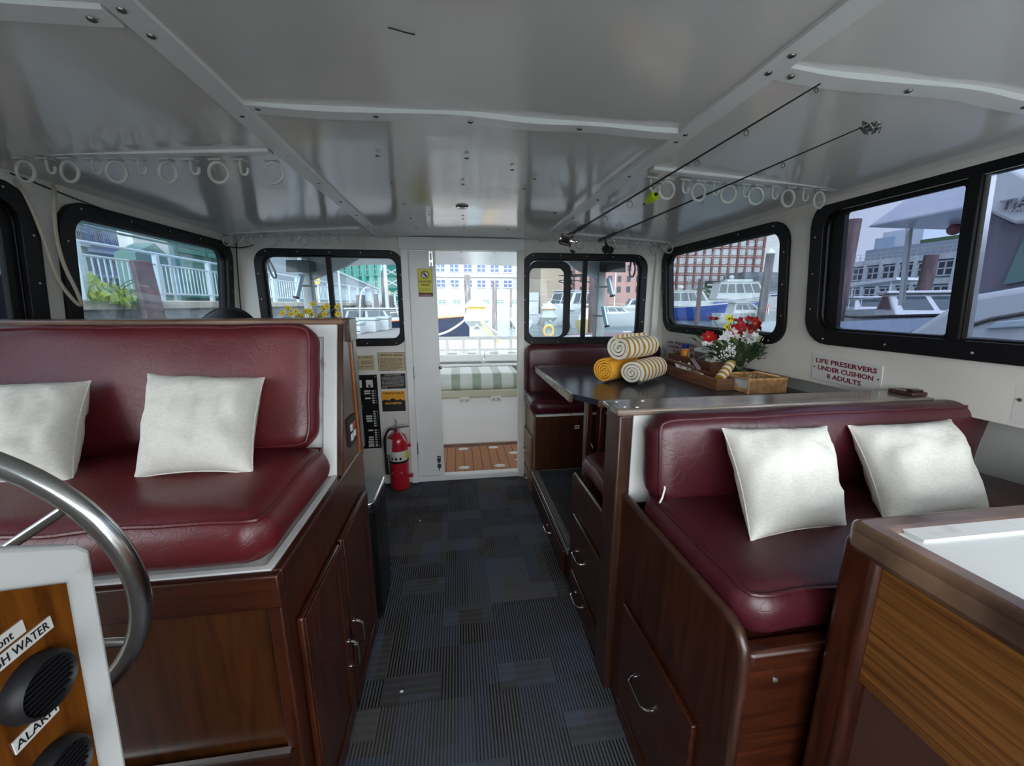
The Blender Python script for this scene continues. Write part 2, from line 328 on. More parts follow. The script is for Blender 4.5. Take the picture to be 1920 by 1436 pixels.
def cushion(name, label, sx_, sy_, sz_, mtx, m, r=0.04, crown=0.02, sag=0.006, seed=0, cat='cushion', group=None, div=(34, 22, 8), taper=None, cr=0.07):
    """upholstered box cushion with a welt round the face (local +z is the face)"""
    hx_, hy_ = sx_/2, sy_/2
    def shape(p, uvw=None):
        dx = max(0, abs(p.x)-(hx_-cr))/cr; dy = max(0, abs(p.y)-(hy_-cr))/cr
        if dx > 0 and dy > 0:
            dx = min(dx, 1); dy = min(dy, 1); p = Vector((math.copysign(hx_-cr+cr*dx*math.sqrt(1-dy*dy/2), p.x), math.copysign(hy_-cr+cr*dy*math.sqrt(1-dx*dx/2), p.y), p.z))
        u = p.x/(sx_/2); v = p.y/(sy_/2); t = max(0.0, (p.z/(sz_/2)+1)/2)
        e = max(0, 1-u*u)**0.6*max(0, 1-v*v)**0.6
        nn = noise.noise(Vector((p.x*5+seed, p.y*5, seed*1.7)))
        q = Vector(p); q.z += t*(crown*e + sag*nn*2); 
        edge = 1 - min(1, abs(p.z)/(sz_/2))
        q.x += math.copysign(0.008*edge, u)*abs(u); q.y += math.copysign(0.008*edge, v)*abs(v)
        wv = 0.004*noise.noise(Vector((p.x*11, p.y*11, seed+4)))
        q.x += wv*abs(u); q.y += wv*abs(v)
        if taper: q = taper(q, u, v)
        return q
    t_ = thing(name, label, cat, mtx.translation, group)
    part('cover', rbox(sx_, sy_, sz_, r, div, lambda p, uvw: shape(p), mtx), m, t_, smooth=True, ang=80)
    k = r*0.30; pts = [shape(Vector((a, b_, sz_/2-r*0.22))) for a, b_ in dense([(-sx_/2+k, -sy_/2+k), (sx_/2-k, -sy_/2+k), (sx_/2-k, sy_/2-k), (-sx_/2+k, sy_/2-k)], 0.012)]
    part('piping', MB().tube([mtx @ p for p in pts], 0.0052, 8, closed=True), m, t_, smooth=True)
    return t_
def dense(loop, step):
    out = []; n = len(loop)
    for i in range(n):
        a = Vector(loop[i]); b_ = Vector(loop[(i+1) % n]); k = max(1, int((b_-a).length/step))
        for j in range(k): out.append(tuple(a.lerp(b_, j/k)))
    return out
def quad_screw(parent, pts, m, nrm=None, r=0.006, name='screw'):
    """small domed screw heads, every one its own part"""
    me = None
    for p in pts:
        if me is None:
            me = bpy.data.meshes.new(name); b_ = MB().lathe([(r, 0), (r*0.9, r*0.3), (r*0.5, r*0.5), (1e-4, r*0.55)], Matrix(), 8)
            me.from_pydata([Vector(v) for v in b_.v], [], b_.f); me.update(); fix(me); me.materials.append(m); shade(me)
        o = bpy.data.objects.new(name, me); COL.objects.link(o); o.parent = parent; o.location = Vector(p) - wloc(parent)
        if nrm is not None: o.rotation_euler = Vector(nrm).to_track_quat('Z', 'Y').to_euler()
# ---------------------------------------------------------------- the cabin shell
AFT = 3.169
LW = MU((-1.65, 0, 1.2), (0, 1, 0), (0.1, 0, 1))      # inner face of the port side, local (y, height over 1.2)
RW = MU((1.76, 0, 1.2), (0, 1, 0), (-0.1, 0, 1))
def on(mtx, u, v, n=0.0): return mtx @ Vector((u, v, n))
def sh(mtx, n): return mtx @ Matrix.Translation((0, 0, n))
WIN = {'L1': (0.42, 1.80, 0.03, 0.735), 'L2': (1.88, 3.115, 0.06, 0.725), 'R1': (1.86, 3.115, 0.075, 0.73), 'R2': (0.42, 1.735, 0.110, 0.776)}
def hole(k, e=0.02): a, b_, c, d = WIN[k]; return rrect(a+e, b_-e, c+e, d-e, 0.10)
fw = rrect(-0.92, 0.34, -0.04, 0.76, 0.08)
outer = [(-1.0, -0.09), (3.2, -0.09), (3.2, 0.80), (-1.0, 0.80)]
struct('wall_left', plate(outer, [fw, hole('L1'), hole('L2')], 0.05, sh(LW, -0.025)), M['cream'])
struct('wall_right', plate(outer, [fw, hole('R1'), hole('R2')], 0.05, sh(RW, 0.025)), M['cream'])
struct('wall_left_lower', MB().box(-1.72, -1.665, -1.0, 3.2, -0.05, 1.11), M['white'])
struct('wall_right_lower', MB().prism([(1.86, -0.05), (1.93, 0.75), (1.93, 1.118), (1.80, 1.118), (1.80, 1.135), (1.99, 1.135), (1.99, 0.75), (1.92, -0.05)], 'y', -1.0, 3.2), M['white'])
AW = MU((0, AFT, 0), (1, 0, 0), (0, 0, 1))             # local z points forward (-y)
door_hole = [(-0.37, 0.045), (0.495, 0.045), (0.485, 1.905), (-0.365, 1.905)]
ALw = (-1.455, -0.400, 1.174, 1.897); ARw = (0.522, 1.580, 1.165, 1.897)
def rr(t, e=0.02, r=0.09): return rrect(t[0]+e, t[1]-e, t[2]+e, t[3]-e, r)
struct('wall_aft', plate([(-1.75, -0.05), (1.98, -0.05), (1.98, 1.11), (1.80, 1.14), (1.74, 2.03), (-1.62, 2.03)], [door_hole, rr(ALw), rr(ARw)], 0.05, sh(AW, -0.025)), M['cream'])
FWM = MU((0, -1.0, 0), (1, 0, 0), (0, 0, 1))
struct('wall_front', plate([(-1.75, -0.05), (1.98, -0.05), (1.98, 2.03), (-1.72, 2.03)], [rrect(-1.60, -0.0, 0.80, 1.96, 0.08), rrect(0.06, 1.72, 0.80, 1.96, 0.08)], 0.05, FWM), M['white'])
struct('floor', MB().box(-1.70, 1.95, -1.0, 3.2, -0.05, 0.0), M['carpet'])
def ceil_z(x): return 2.0 - 0.016*(x-0.06)**2
g = MB(); nx, ny = 40, 44
for lvl_ in (0, 1):
    vs = []
    for i in range(nx+1):
        for j in range(ny+1):
            x = -1.68+3.5*i/nx; y = -1.02+4.22*j/ny
            wv = 0.004*noise.noise(Vector((x*1.3, y*1.6, 3)))*(1-lvl_)
            vs.append((x, y, ceil_z(x)+wv+0.05*lvl_))
    q = len(g.v); g.add(vs, [(i*(ny+1)+j, i*(ny+1)+j+1, (i+1)*(ny+1)+j+1, (i+1)*(ny+1)+j) for i in range(nx) for j in range(ny)])
ceiling = struct('ceiling', g, M['ceiling'], smooth=True)
quad_screw(ceiling, [atz(px, py, 1.992) for px, py in ((168, 183), (708, 291), (875, 296), (735, 343), (805, 402), (868, 410), (757, 382), (868, 345), (770, 409), (780, 427), (870, 427), (952, 430), (960, 318), (983, 354), (1452, 262), (1364, 381), (296, 345), (447, 342), (390, 384), (516, 382), (565, 412), (456, 414), (1235, 432), (1040, 400), (1002, 335), (36, 350))], M['screw'], (0, 0, -1), 0.008)
# small round ceiling fitting
t_ = thing('ceiling_light', 'small round chrome fitting on the ceiling forward of the aft doorway', 'ceiling light', (0.04, 2.17, 1.995))
part('trim_ring', MB().lathe([(0.032, 0.004), (0.034, -0.002), (0.028, -0.006), (0.02, -0.003)], Matrix.Translation((0.04, 2.17, 1.995)), 24), M['steel'], t_, smooth=True)
part('lens', MB().lathe([(0.02, 0.0), (0.012, -0.005), (1e-4, -0.006)], Matrix.Translation((0.04, 2.17, 1.995)), 20), M['plastic'], t_, smooth=True)
# scratch on the ceiling paint
single('ceiling_scratch', MB().tube([atz(px, py, 1.9955) for px, py in ((728, 52), (740, 55), (760, 61), (778, 65))], 0.0012, 5), M['rubber'], 'thin dark scratch mark on the glossy ceiling near the top edge', 'scratch')
# battens on the ceiling
def batten(x0, y0, x1, y1, wd, amp=0.0, zofs=0.0):
    a = Vector((x0, y0, 0)); b_ = Vector((x1, y1, 0)); d = (b_-a); L = d.length; d.normalize(); s = Vector((-d.y, d.x, 0)); n = 48; mb = MB(); vs = []
    for i in range(n+1):
        p = a + d*L*i/n; ww = wd/2
        off = amp*(math.sin(i/n*PI*3.3)+0.4*math.sin(i/n*PI*7))
        for sd_, z in ((-1, 0.01), (1, 0.01), (1, -0.009), (-1, -0.009)):
            q = p + s*(sd_*ww + off); vs.append((q.x, q.y, ceil_z(q.x)+z-zofs-abs(amp)*0.8*math.sin(i/n*PI*2.5)**2))
    fs = []
    for i in range(n):
        for j in range(4): fs.append((i*4+j, i*4+(j+1) % 4, (i+1)*4+(j+1) % 4, (i+1)*4+j))
    return mb.add(vs, fs+[(0, 1, 2, 3), (n*4+3, n*4+2, n*4+1, n*4)])
tr = []
tr.append(struct('trim_1', batten(-0.545, -1.0, -0.545, 3.16, 0.056, 0.006), M['trim']))
tr.append(struct('trim_2', batten(0.675, -1.0, 0.675, 3.16, 0.056, 0.003), M['trim']))
tr.append(struct('trim_3', batten(-0.515, 1.185, 0.645, 1.185, 0.045, 0.006), M['trim']))
tr.append(struct('trim_4', batten(0.705, 0.86, 1.70, 0.86, 0.045, 0.005), M['trim']))
tr.append(struct('trim_5', batten(-1.60, 0.87, -0.575, 0.87, 0.045, 0.002), M['trim']))
def scr(t_, pts): quad_screw(t_, pts, M['screw'], (0, 0, -1), 0.0075)
scr(tr[0], [(-0.545, y, ceil_z(-.545)-0.010) for y in (0.845, 0.91, 1.22, 1.5, 1.8, 2.1, 2.4, 2.7, 3.0)])
scr(tr[1], [(0.675, y, ceil_z(.675)-0.010) for y in (0.80, 0.86, 1.17, 1.22, 1.55, 1.9, 2.3, 2.7, 3.0)])
scr(tr[2], [(x, 1.185, 1.988) for x in (-0.49, -0.2, 0.05, 0.36, 0.62)])
scr(tr[3], [(x, 0.86, ceil_z(x)-0.012) for x in (0.73, 1.03, 1.36, 1.62)])
scr(tr[4], [(x, 0.87, ceil_z(x)-0.012) for x in (-0.61, -1.2)])
# cove trims where the sides meet the ceiling
struct('trim_6', MB().prism([(-1.60, 1.90), (-1.575, 1.90), (-1.54, 1.955), (-1.54, 1.972), (-1.60, 1.972)], 'y', -1.0, AFT-0.001), M['cream'])
struct('trim_7', MB().prism([(1.71, 1.905), (1.688, 1.905), (1.655, 1.955), (1.655, 1.972), (1.71, 1.972)], 'y', -1.0, AFT-0.001), M['cream'])
struct('trim_8', MB().box(-1.655, -1.60, AFT-0.03, AFT-0.001, 1.0, 1.93), M['cream'], bevel=0.008)
struct('trim_9', MB().box(1.64, 1.70, AFT-0.035, AFT-0.001, 1.12, 1.93), M['cream'], bevel=0.008)
# doorway
struct('trim_10', MB().box(-0.425, 0.535, AFT-0.03, AFT-0.001, 1.905, 1.995), M['trim'], bevel=0.003)
struct('trim_11', MB().prism([(-0.425, 0.0), (-0.372, 0.0), (-0.362, 1.905), (-0.415, 1.905)], 'y', AFT-0.022, AFT-0.001), M['white'], bevel=0.003)
struct('trim_12', MB().prism([(0.497, 0.0), (0.545, 0.0), (0.535, 1.905), (0.482, 1.905)], 'y', AFT-0.022, AFT-0.001), M['cream'], bevel=0.003)
struct('trim_13', MB().box(-0.40, 0.53, AFT-0.015, AFT+0.06, 0.0, 0.046), M['white'], bevel=0.006)
d = thing('door_1', None, None, (-0.27, AFT-0.02, 0.05)); d['kind'] = 'structure'
part('door_leaf', MB().prism([(-0.368, 0.052), (-0.150, 0.052), (-0.158, 1.9), (-0.362, 1.9)], 'y', AFT+0.004, AFT+0.034), M['white'], d, bevel=0.003)
for i, z in enumerate((1.84, 0.17)):
    lt = part('latch', MB().box(-0.207, -0.177, AFT-0.002, AFT+0.004, z-0.055, z+0.055).tube([(-0.192, AFT-0.008, z+0.04), (-0.192, AFT-0.008, z-0.075)], 0.005, 8).box(-0.203, -0.181, AFT-0.014, AFT-0.002, z-0.03, z-0.01), M['brushed'], d)
part('door_knob', MB().lathe([(0.014, 0), (0.014, 0.006), (0.006, 0.012), (0.012, 0.022), (0.001, 0.026)], MU((-0.150, AFT-0.002, 0.99), (1, 0, 0), (0, 0, 1)), 14), M['screw'], d, smooth=True)
for z in (1.72, 0.95, 0.3): part('hinge', MB().tube([(-0.366, AFT-0.004, z-0.05), (-0.366, AFT-0.004, z+0.05)], 0.004, 8), M['screw'], d)

def window(num, mtx, inn, t, fwid, gm, mull=(), sash=None, r=0.11, nsc=5, sash2=None):
    """black framed window on the inside of a wall; inn = local z sign that points into the cabin"""
    x0, x1, y0, y1 = t; c = mtx @ Vector(((x0+x1)/2, y0, 0))
    w_ = thing('window_%d' % num, None, None, c); w_['kind'] = 'structure'
    part('window_frame', plate(rrect(x0, x1, y0, y1, r), [rrect(x0+fwid, x1-fwid, y0+fwid, y1-fwid, r*0.62)], 0.02, sh(mtx, inn*0.009)), M['black'], w_, bevel=0.003)
    part('outer_lip', plate(rrect(x0+fwid*0.5, x1-fwid*0.5, y0+fwid*0.5, y1-fwid*0.5, r*0.8), [rrect(x0+fwid+.004, x1-fwid-.004, y0+fwid+.004, y1-fwid-.004, r*0.6)], 0.05, sh(mtx, -inn*0.026)), M['black'], w_)
    for a in mull: part('mullion', MB().obox(sh(mtx, -inn*0.008) @ Matrix.Translation((a, (y0+y1)/2, 0)), 0.035, y1-y0-fwid*1.4, 0.035), M['black'], w_, bevel=0.003)
    part('pane', plate(rrect(x0+fwid*0.6, x1-fwid*0.6, y0+fwid*0.6, y1-fwid*0.6, r*0.7), [], 0.004, sh(mtx, -inn*0.035)), gm, w_)
    pts = []; e = fwid*0.42
    for k in range(nsc):
        f = (k+0.5)/nsc; pts += [(x0+(x1-x0)*(0.08+0.84*k/(nsc-1)), y0+e), (x0+(x1-x0)*(0.08+0.84*k/(nsc-1)), y1-e)]
    for k in range(3): pts += [(x0+e, y0+(y1-y0)*(0.25+0.25*k)), (x1-e, y0+(y1-y0)*(0.25+0.25*k))]
    nr = (mtx.to_3x3() @ Vector((0, 0, inn)))
    quad_screw(w_, [mtx @ Vector((a, b_, inn*0.0195)) for a, b_ in pts], M['screw_l'], nr, 0.0045, 'frame_screw')
    return w_
a, b_, c_, d_ = WIN['L1']; w1 = window(1, LW, 1, (a, b_, c_, d_), 0.065, M['glass_dd'], (1.20,), r=0.13)
part('inner_sash', plate(rrect(1.22, b_-0.07, c_+.065, d_-.065, 0.09), [rrect(1.25, b_-0.11, c_+.10, d_-.105, 0.07)], 0.02, sh(LW, -0.014)), M['black'], w1)
window(2, LW, 1, WIN['L2'], 0.062, M['glass'], r=0.12)
window(3, AW, 1, ALw, 0.052, M['glass'], (-0.945,), r=0.105)
w4 = window(4, AW, 1, ARw, 0.052, M['glass'], (1.045,), r=0.11)
part('sliding_sash', plate(rrect(ARw[0]+0.055, 0.93, ARw[2]+0.055, ARw[3]-0.06, 0.08), [rrect(ARw[0]+0.062, 0.875, ARw[2]+0.062, ARw[3]-0.115, 0.05)], 0.022, sh(AW, -0.02)), M['black'], w4, bevel=0.003)
window(5, RW, -1, WIN['R1'], 0.055, M['glass'], r=0.115)
w6 = window(6, RW, -1, WIN['R2'], 0.066, M['glass_d'], (1.145,), r=0.12)
part('sliding_sash', plate(rrect(1.15, 1.655, 0.158, 0.725, 0.02), [rrect(1.178, 1.594, 0.184, 0.692, 0.012)], 0.022, sh(RW, 0.02)), M['black'], w6, bevel=0.003)
part('sash_track', MB().obox(sh(RW, 0.012) @ Matrix.Translation((1.118, 0.45, 0)), 0.014, 0.56, 0.02), M['brushed'], w6)

# ---------------------------------------------------------------- furniture helpers
def pull(parent, p, d1, out, L=0.10, m=None, name='handle', so=0.028):
    """bent wire cabinet handle from p along d1, standing off along out"""
    p = Vector(p); d1 = Vector(d1).normalized(); out = Vector(out).normalized(); mb = MB()
    a = p-d1*L/2; b_ = p+d1*L/2
    side = d1.cross(out)*0.0
    mb.tube([a, a+out*so*0.5+d1*0.002, a+out*so+d1*0.014, a+out*so+d1*0.03, b_+out*so-d1*0.03, b_+out*so-d1*0.014, b_+out*so*0.5-d1*0.002, b_], 0.0038, 8)
    for q in (a, b_): mb.lathe([(0.007, 0), (0.007, 0.003), (0.004, 0.005)], Matrix.Translation(q) @ out.to_track_quat('Z', 'Y').to_matrix().to_4x4(), 10)
    return part(name, mb, m or M['steel'], parent, smooth=True, label='bent chrome bar handle' if m is None else 'pale brass bar handle')
def slab(x0, x1, y0, y1, z0, z1): return MB().box(x0, x1, y0, y1, z0, z1)

# ---- port settee
lx0, lx1, ly0, ly1, lz = -1.655, -0.42, 0.83, 1.64, 0.905
sb = thing('settee_cabinet', 'large mahogany settee cabinet with two aisle-side cupboard doors', 'cabinet', (-1.0, 1.2, 0))
part('front_panel', slab(lx0, lx1-0.02, ly0+0.012, ly0+0.03, 0.0, lz-0.03), M['ply_z'], sb)
part('side_panel', slab(lx1-0.02, lx1, ly0+0.03, ly1, 0.0, lz-0.012), M['mah_z'], sb, bevel=0.003)
part('back_panel', slab(lx0, lx1-0.02, ly1-0.02, ly1, 0.0, lz-0.03), M['mah_x'], sb)
part('top_board', slab(lx0, lx1-0.01, ly0+0.01, ly1, lz-0.03, lz-0.006), M['white'], sb)
part('front_rail', slab(lx0, lx1+0.004, ly0-0.006, ly0+0.016, lz-0.085, lz), M['mah_x'], sb, bevel=0.004)
part('side_rail', slab(lx1-0.016, lx1+0.006, ly0+0.012, ly1-0.008, lz-0.035, lz+0.002), M['mah_y'], sb, bevel=0.005)
part('corner_stile', slab(lx1-0.03, lx1+0.003, ly0-0.002, ly0+0.045, 0.0, lz-0.03), M['mah_z'], sb, bevel=0.005)
part('white_edging', slab(lx0, lx1-0.018, ly0+0.016, ly0+0.03, lz-0.012, lz+0.003).box(lx1-0.034, lx1-0.0165, ly0+0.0301, 1.36, lz-0.012, lz+0.003), M['worn_white'], sb)
for a, b_, hy in ((0.885, 1.195, 1.172), (1.215, 1.565, 1.245)):
    dr = part('cupboard_door', slab(lx1+0.001, lx1+0.019, a, b_, 0.07, 0.735), M['mah_z'], sb, bevel=0.006)
    part('raised_frame', MB().box(lx1+0.019, lx1+0.024, a+0.002, a+0.052, 0.072, 0.733).box(lx1+0.019, lx1+0.024, b_-0.052, b_-0.002, 0.072, 0.733).box(lx1+0.019, lx1+0.024, a+0.052, b_-0.052, 0.072, 0.13).box(lx1+0.019, lx1+0.024, a+0.052, b_-0.052, 0.675, 0.733), M['mah_z'], dr, bevel=0.002)
    pull(dr, (lx1+0.024, hy, 0.33 if a < 1 else 0.345), (0, 0, 1), (1, 0, 0), 0.10)
part('toe_kick', slab(lx1-0.018, lx1+0.002, ly0+0.04, ly1, 0.0, 0.05), M['rubber'], sb)
# partition behind the port settee, its front leans aft
pt = thing('settee_partition', 'mahogany capped partition with white front behind the long red settee', 'partition', (-1.0, 1.55, lz))
sl = [(1.345, lz), (1.505, 1.425), (1.60, 1.425), (1.60, lz)]
def yz(pts): return [(a, b_) for a, b_ in pts]
part('white_backboard', MB().prism(sl, 'x', lx0+0.002, lx1-0.016), M['worn_white'], pt)
nv = Vector((0, -0.956, 0.294)); lean = Vector((0, 0.294, 0.956))
part('front_moulding', MB().obox(MU(Vector((-0.459, 1.423, 1.168))+nv*0.006, (1, 0, 0), lean), 0.046, 0.53, 0.012).obox(MU(Vector((-1.03, 1.495, 1.402))+nv*0.006, (1, 0, 0), lean), 1.19, 0.046, 0.012), M['worn_white'], pt, bevel=0.003)
part('end_panel', MB().prism([(1.335, lz), (1.50, 1.43), (1.625, 1.43), (1.64, lz)], 'x', lx1-0.016, lx1+0.004), M['mah_z'], pt, bevel=0.004)
part('orange_strip', MB().prism([(1.565, lz+0.002), (1.585, lz+0.002), (1.578, 1.36), (1.560, 1.36)], 'x', lx1+0.004, lx1+0.009), M['orange_wood'], pt)
part('aft_stile', MB().prism([(1.586, lz+0.002), (1.64, lz+0.002), (1.625, 1.43), (1.579, 1.43)], 'x', lx1+0.004, lx1+0.012), M['post_wood'], pt, bevel=0.002)
part('cap_rail', slab(lx0, lx1+0.006, 1.492, 1.635, 1.425, 1.447), M['teak_x'], pt, bevel=0.006)
part('cap_block', slab(lx1-0.012, lx1+0.016, 1.535, 1.64, 1.36, 1.446), M['post_wood'], pt, bevel=0.003)
sp_ = part('switch_panel', MB().box(lx1+0.004, lx1+0.011, 1.432, 1.525, 0.975, 1.082), M['rubber'], pt, label='small black switch panel with white and red buttons')
for k, (yy, zz, mm) in enumerate(((1.460, 1.045, 'plastic'), (1.497, 1.045, 'red'), (1.460, 1.008, 'plastic'), (1.497, 1.012, 'plastic'))):
    if mm == 'red' and 'red' not in M: M['red'] = mat('red_plastic', (0.35, 0.03, 0.03), 0.35)
    part('button', MB().box(lx1+0.011, lx1+0.015, yy-0.012, yy+0.012, zz-0.013, zz+0.013), M[mm], sp_, bevel=0.0015)
cushion('seat_cushion', 'long burgundy vinyl seat cushion on the port settee cabinet', 1.19, 0.485, 0.125, Matrix.Translation((-1.035, 1.082, lz+0.066)), M['leather'], 0.05, 0.022, 0.008, 1)
bc = Vector((-1.06, 1.345, lz)) + lean*0.315 + nv*0.066
cushion('back_cushion', 'long burgundy vinyl back cushion leaning on the white partition', 1.15, 0.42, 0.095, MU(bc, (1, 0, 0), lean), M['leather'], 0.045, 0.014, 0.005, 2)
# footrest step in front of the port settee
st = thing('footrest_step', 'brown footrest step with metal edge below the port settee', 'step', (-0.9, 0.72, 0))
part('tread', slab(-1.60, lx1-0.005, 0.55, ly0-0.001, 0.385, 0.415), M['brown_paint'] if False else M['mah_x'], st, bevel=0.004)
part('riser', slab(-1.60, lx1-0.01, 0.57, 0.59, 0.0, 0.385), M['mah_x'], st)
part('metal_strip', slab(-1.60, lx1-0.02, ly0-0.012, ly0-0.002, 0.415, 0.423), M['alu'], st)

# ---- throw pillows
def pillow(label, TL, TR, BL, BR, th, seed, flip=1, zipper=False):
    TL, TR, BL, BR = map(Vector, (TL, TR, BL, BR)); c = (TL+TR+BL+BR)/4; n = ((TR-TL)+(BR-BL)).cross((TL-BL)+(TR-BR)).normalized()
    p = thing('throw_pillow', label, 'pillow', c, 'cream linen throw pillows'); K = 26; mb = MB()
    def P(u, v, s_):
        e = 0.085; pu = u*(1-e*(1-v*v)*abs(u)**3); pv = v*(1-e*(1-u*u)*abs(v)**3)
        a = (pu+1)/2; b_ = (pv+1)/2
        q = BL.lerp(BR, a).lerp(TL.lerp(TR, a), b_)
        f = (max(0, 1-abs(u)**2.6)*max(0, 1-abs(v)**2.6))**0.55
        wr = noise.noise(Vector((u*2.2+seed, v*2.2, seed)))*0.22 + noise.noise(Vector((u*6+seed, v*5, 9)))*0.14*(0.4+f)
        edge = max(abs(u), abs(v)); pk = 0.05*math.sin(9*u+seed)*math.sin(8*v)*(edge**3)*(1-edge)*4
        return q + n*(s_*th/2*f*(1+wr+pk))
    for s_ in (1, -1):
        vs = []
        for i in range(K+1):
            for j in range(K+1):
                u = math.sin((i/K-0.5)*PI); v = math.sin((j/K-0.5)*PI); vs.append(P(u, v, s_))
        mb.add(vs, [(i*(K+1)+j, i*(K+1)+j+1, (i+1)*(K+1)+j+1, (i+1)*(K+1)+j) for i in range(K) for j in range(K)])
    part('pillow_cover', mb, M['linen'], p, smooth=True, ang=180)
    ed = []
    for i in range(25): ed.append(P(-1+2*i/24, -1, 0))
    for i in range(1, 25): ed.append(P(1, -1+2*i/24, 0))
    for i in range(1, 25): ed.append(P(1-2*i/24, 1, 0))
    for i in range(1, 24): ed.append(P(-1, 1-2*i/24, 0))
    part('seam', MB().tube(ed, 0.0022, 5, closed=True), M['linen'], p, smooth=True)
    if zipper:
        q = P(-1, 0.72, 0); part('zip_pull', MB().tube([q, q+Vector((0.008, -0.01, -0.018))], [0.003, 0.004], 6), M['plastic'], p)
    return p
zs = lz+0.066+0.075
pillow('cream square pillow in the middle of the long port settee', aty(277, 701, 1.27), aty(496, 708, 1.29), atz(252, 897, zs), atz(474, 888, zs), 0.16, 1.3)
pillow('cream pillow cut by the left edge, partly behind the steering wheel', aty(-70, 722, 1.27), aty(170, 714, 1.28), atz(-110, 915, zs), atz(136, 908, zs), 0.16, 4.1)
zr = 0.905
pillow('cream pillow standing on the starboard settee nearer the aisle', aty(1354, 803, 1.03), aty(1550, 799, 1.04), atz(1408, 1016, zr), atz(1588, 988, zr), 0.15, 2.2)
pillow('cream pillow nearest the starboard side, leaning on red cushion', aty(1590, 798, 1.05), aty(1783, 786, 1.06), atz(1660, 985, zr), atz(1858, 962, zr), 0.15, 5.7, zipper=True)

# ---- starboard settee
rx0 = 0.56
rs = thing('settee_cabinet', 'dark mahogany starboard settee cabinet with aisle drawers and rounded corner', 'cabinet', (1.2, 0.9, 0))
part('side_panel', MB().prism([(0.600, 0.0), (1.19, 0.0), (1.19, 0.83), (0.650, 0.83), (0.620, 0.818), (0.605, 0.795), (0.600, 0.765)], 'x', rx0, rx0+0.022), M['mah_z'], rs, bevel=0.004)
part('edge_bullnose', MB().tube([(rx0+0.011, 1.19, 0.832), (rx0+0.011, 0.655, 0.832), (rx0+0.011, 0.625, 0.822), (rx0+0.011, 0.606, 0.798), (rx0+0.011, 0.600, 0.765), (rx0+0.011, 0.600, 0.02)], 0.0125, 10), M['post_wood'], rs, smooth=True)
part('front_panel', slab(rx0+0.022, 1.86, 0.606, 0.626, 0.0, 0.745), M['mah_x'], rs)
part('front_rail', slab(rx0+0.024, 1.90, 0.596, 0.64, 0.735, 0.785), M['mah_x'], rs, bevel=0.010)
part('seat_board', slab(rx0+0.022, 1.90, 0.64, 1.19, 0.755, 0.778), M['mah_x'], rs)
part('back_panel', slab(rx0+0.022, 1.86, 1.17, 1.19, 0.0, 0.755), M['mah_x'], rs)
for z0, z1, hz in ((0.085, 0.475, 0.30), (0.0, 0.07, None)):
    dr = part('drawer_front', slab(rx0-0.016, rx0, 0.695, 1.105, z0+0.003, z1), M['mah_y'], rs, bevel=0.005)
    if hz: pull(dr, (rx0-0.016, 0.93, hz), (0, 1, 0), (-1, 0, 0), 0.11)
part('screw_plug', MB().lathe([(0.006, 0), (0.005, 0.002), (1e-4, 0.003)], MU((0.66, 0.606, 0.70), (1, 0, 0), (0, 0, 1)), 10), M['alu'], rs)
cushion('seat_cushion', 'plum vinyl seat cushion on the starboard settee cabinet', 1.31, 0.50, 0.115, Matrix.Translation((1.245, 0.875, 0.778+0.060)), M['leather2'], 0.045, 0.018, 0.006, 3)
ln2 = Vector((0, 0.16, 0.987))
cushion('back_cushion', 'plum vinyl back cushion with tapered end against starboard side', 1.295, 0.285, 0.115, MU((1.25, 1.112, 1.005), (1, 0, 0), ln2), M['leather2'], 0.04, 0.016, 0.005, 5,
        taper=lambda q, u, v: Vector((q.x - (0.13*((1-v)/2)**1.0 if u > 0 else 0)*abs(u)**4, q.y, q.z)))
single('cushion_cord', MB().tube([(0.632, 1.052, 0.955), (0.627, 1.042, 0.93), (0.618, 1.036, 0.905), (0.605, 1.034, 0.88)], 0.0032, 8), M['plastic'], 'short white cord hanging from the end of the plum back cushion', 'cord', smooth=True)
# partition between starboard settee and dinette
rp = thing('dinette_partition', 'dark wooden partition with grey worn cap between settee and dinette', 'partition', (1.2, 1.25, 0))
part('end_post', MB().prism([(1.195, 0.0), (1.312, 0.0), (1.312, 1.13), (1.195, 1.13)], 'x', 0.532, 0.585), M['post_wood'], rp, bevel=0.008)
part('panel', slab(0.585, 1.90, 1.215, 1.30, 0.0, 1.13), M['mah_x'], rp)
part('white_facing', slab(0.586, 1.90, 1.200, 1.2149, 0.80, 1.128), M['white'], rp)
part('cap', slab(0.52, 1.92, 1.178, 1.325, 1.13, 1.152), M['lid_wood'], rp, bevel=0.006)
quad_screw(rp, [(0.56, 1.22, 1.152), (0.56, 1.29, 1.152), (0.66, 1.29, 1.152), (0.60, 1.21, 1.152)], M['screw_l'], (0, 0, 1), 0.008)
single('wall_bracket', MB().box(1.70, 1.85, 1.20, 1.29, 1.1525, 1.168).box(1.715, 1.76, 1.21, 1.24, 1.168, 1.176), M['post_wood'], 'small weathered wooden block on partition cap by starboard side', 'block', bevel=0.004)

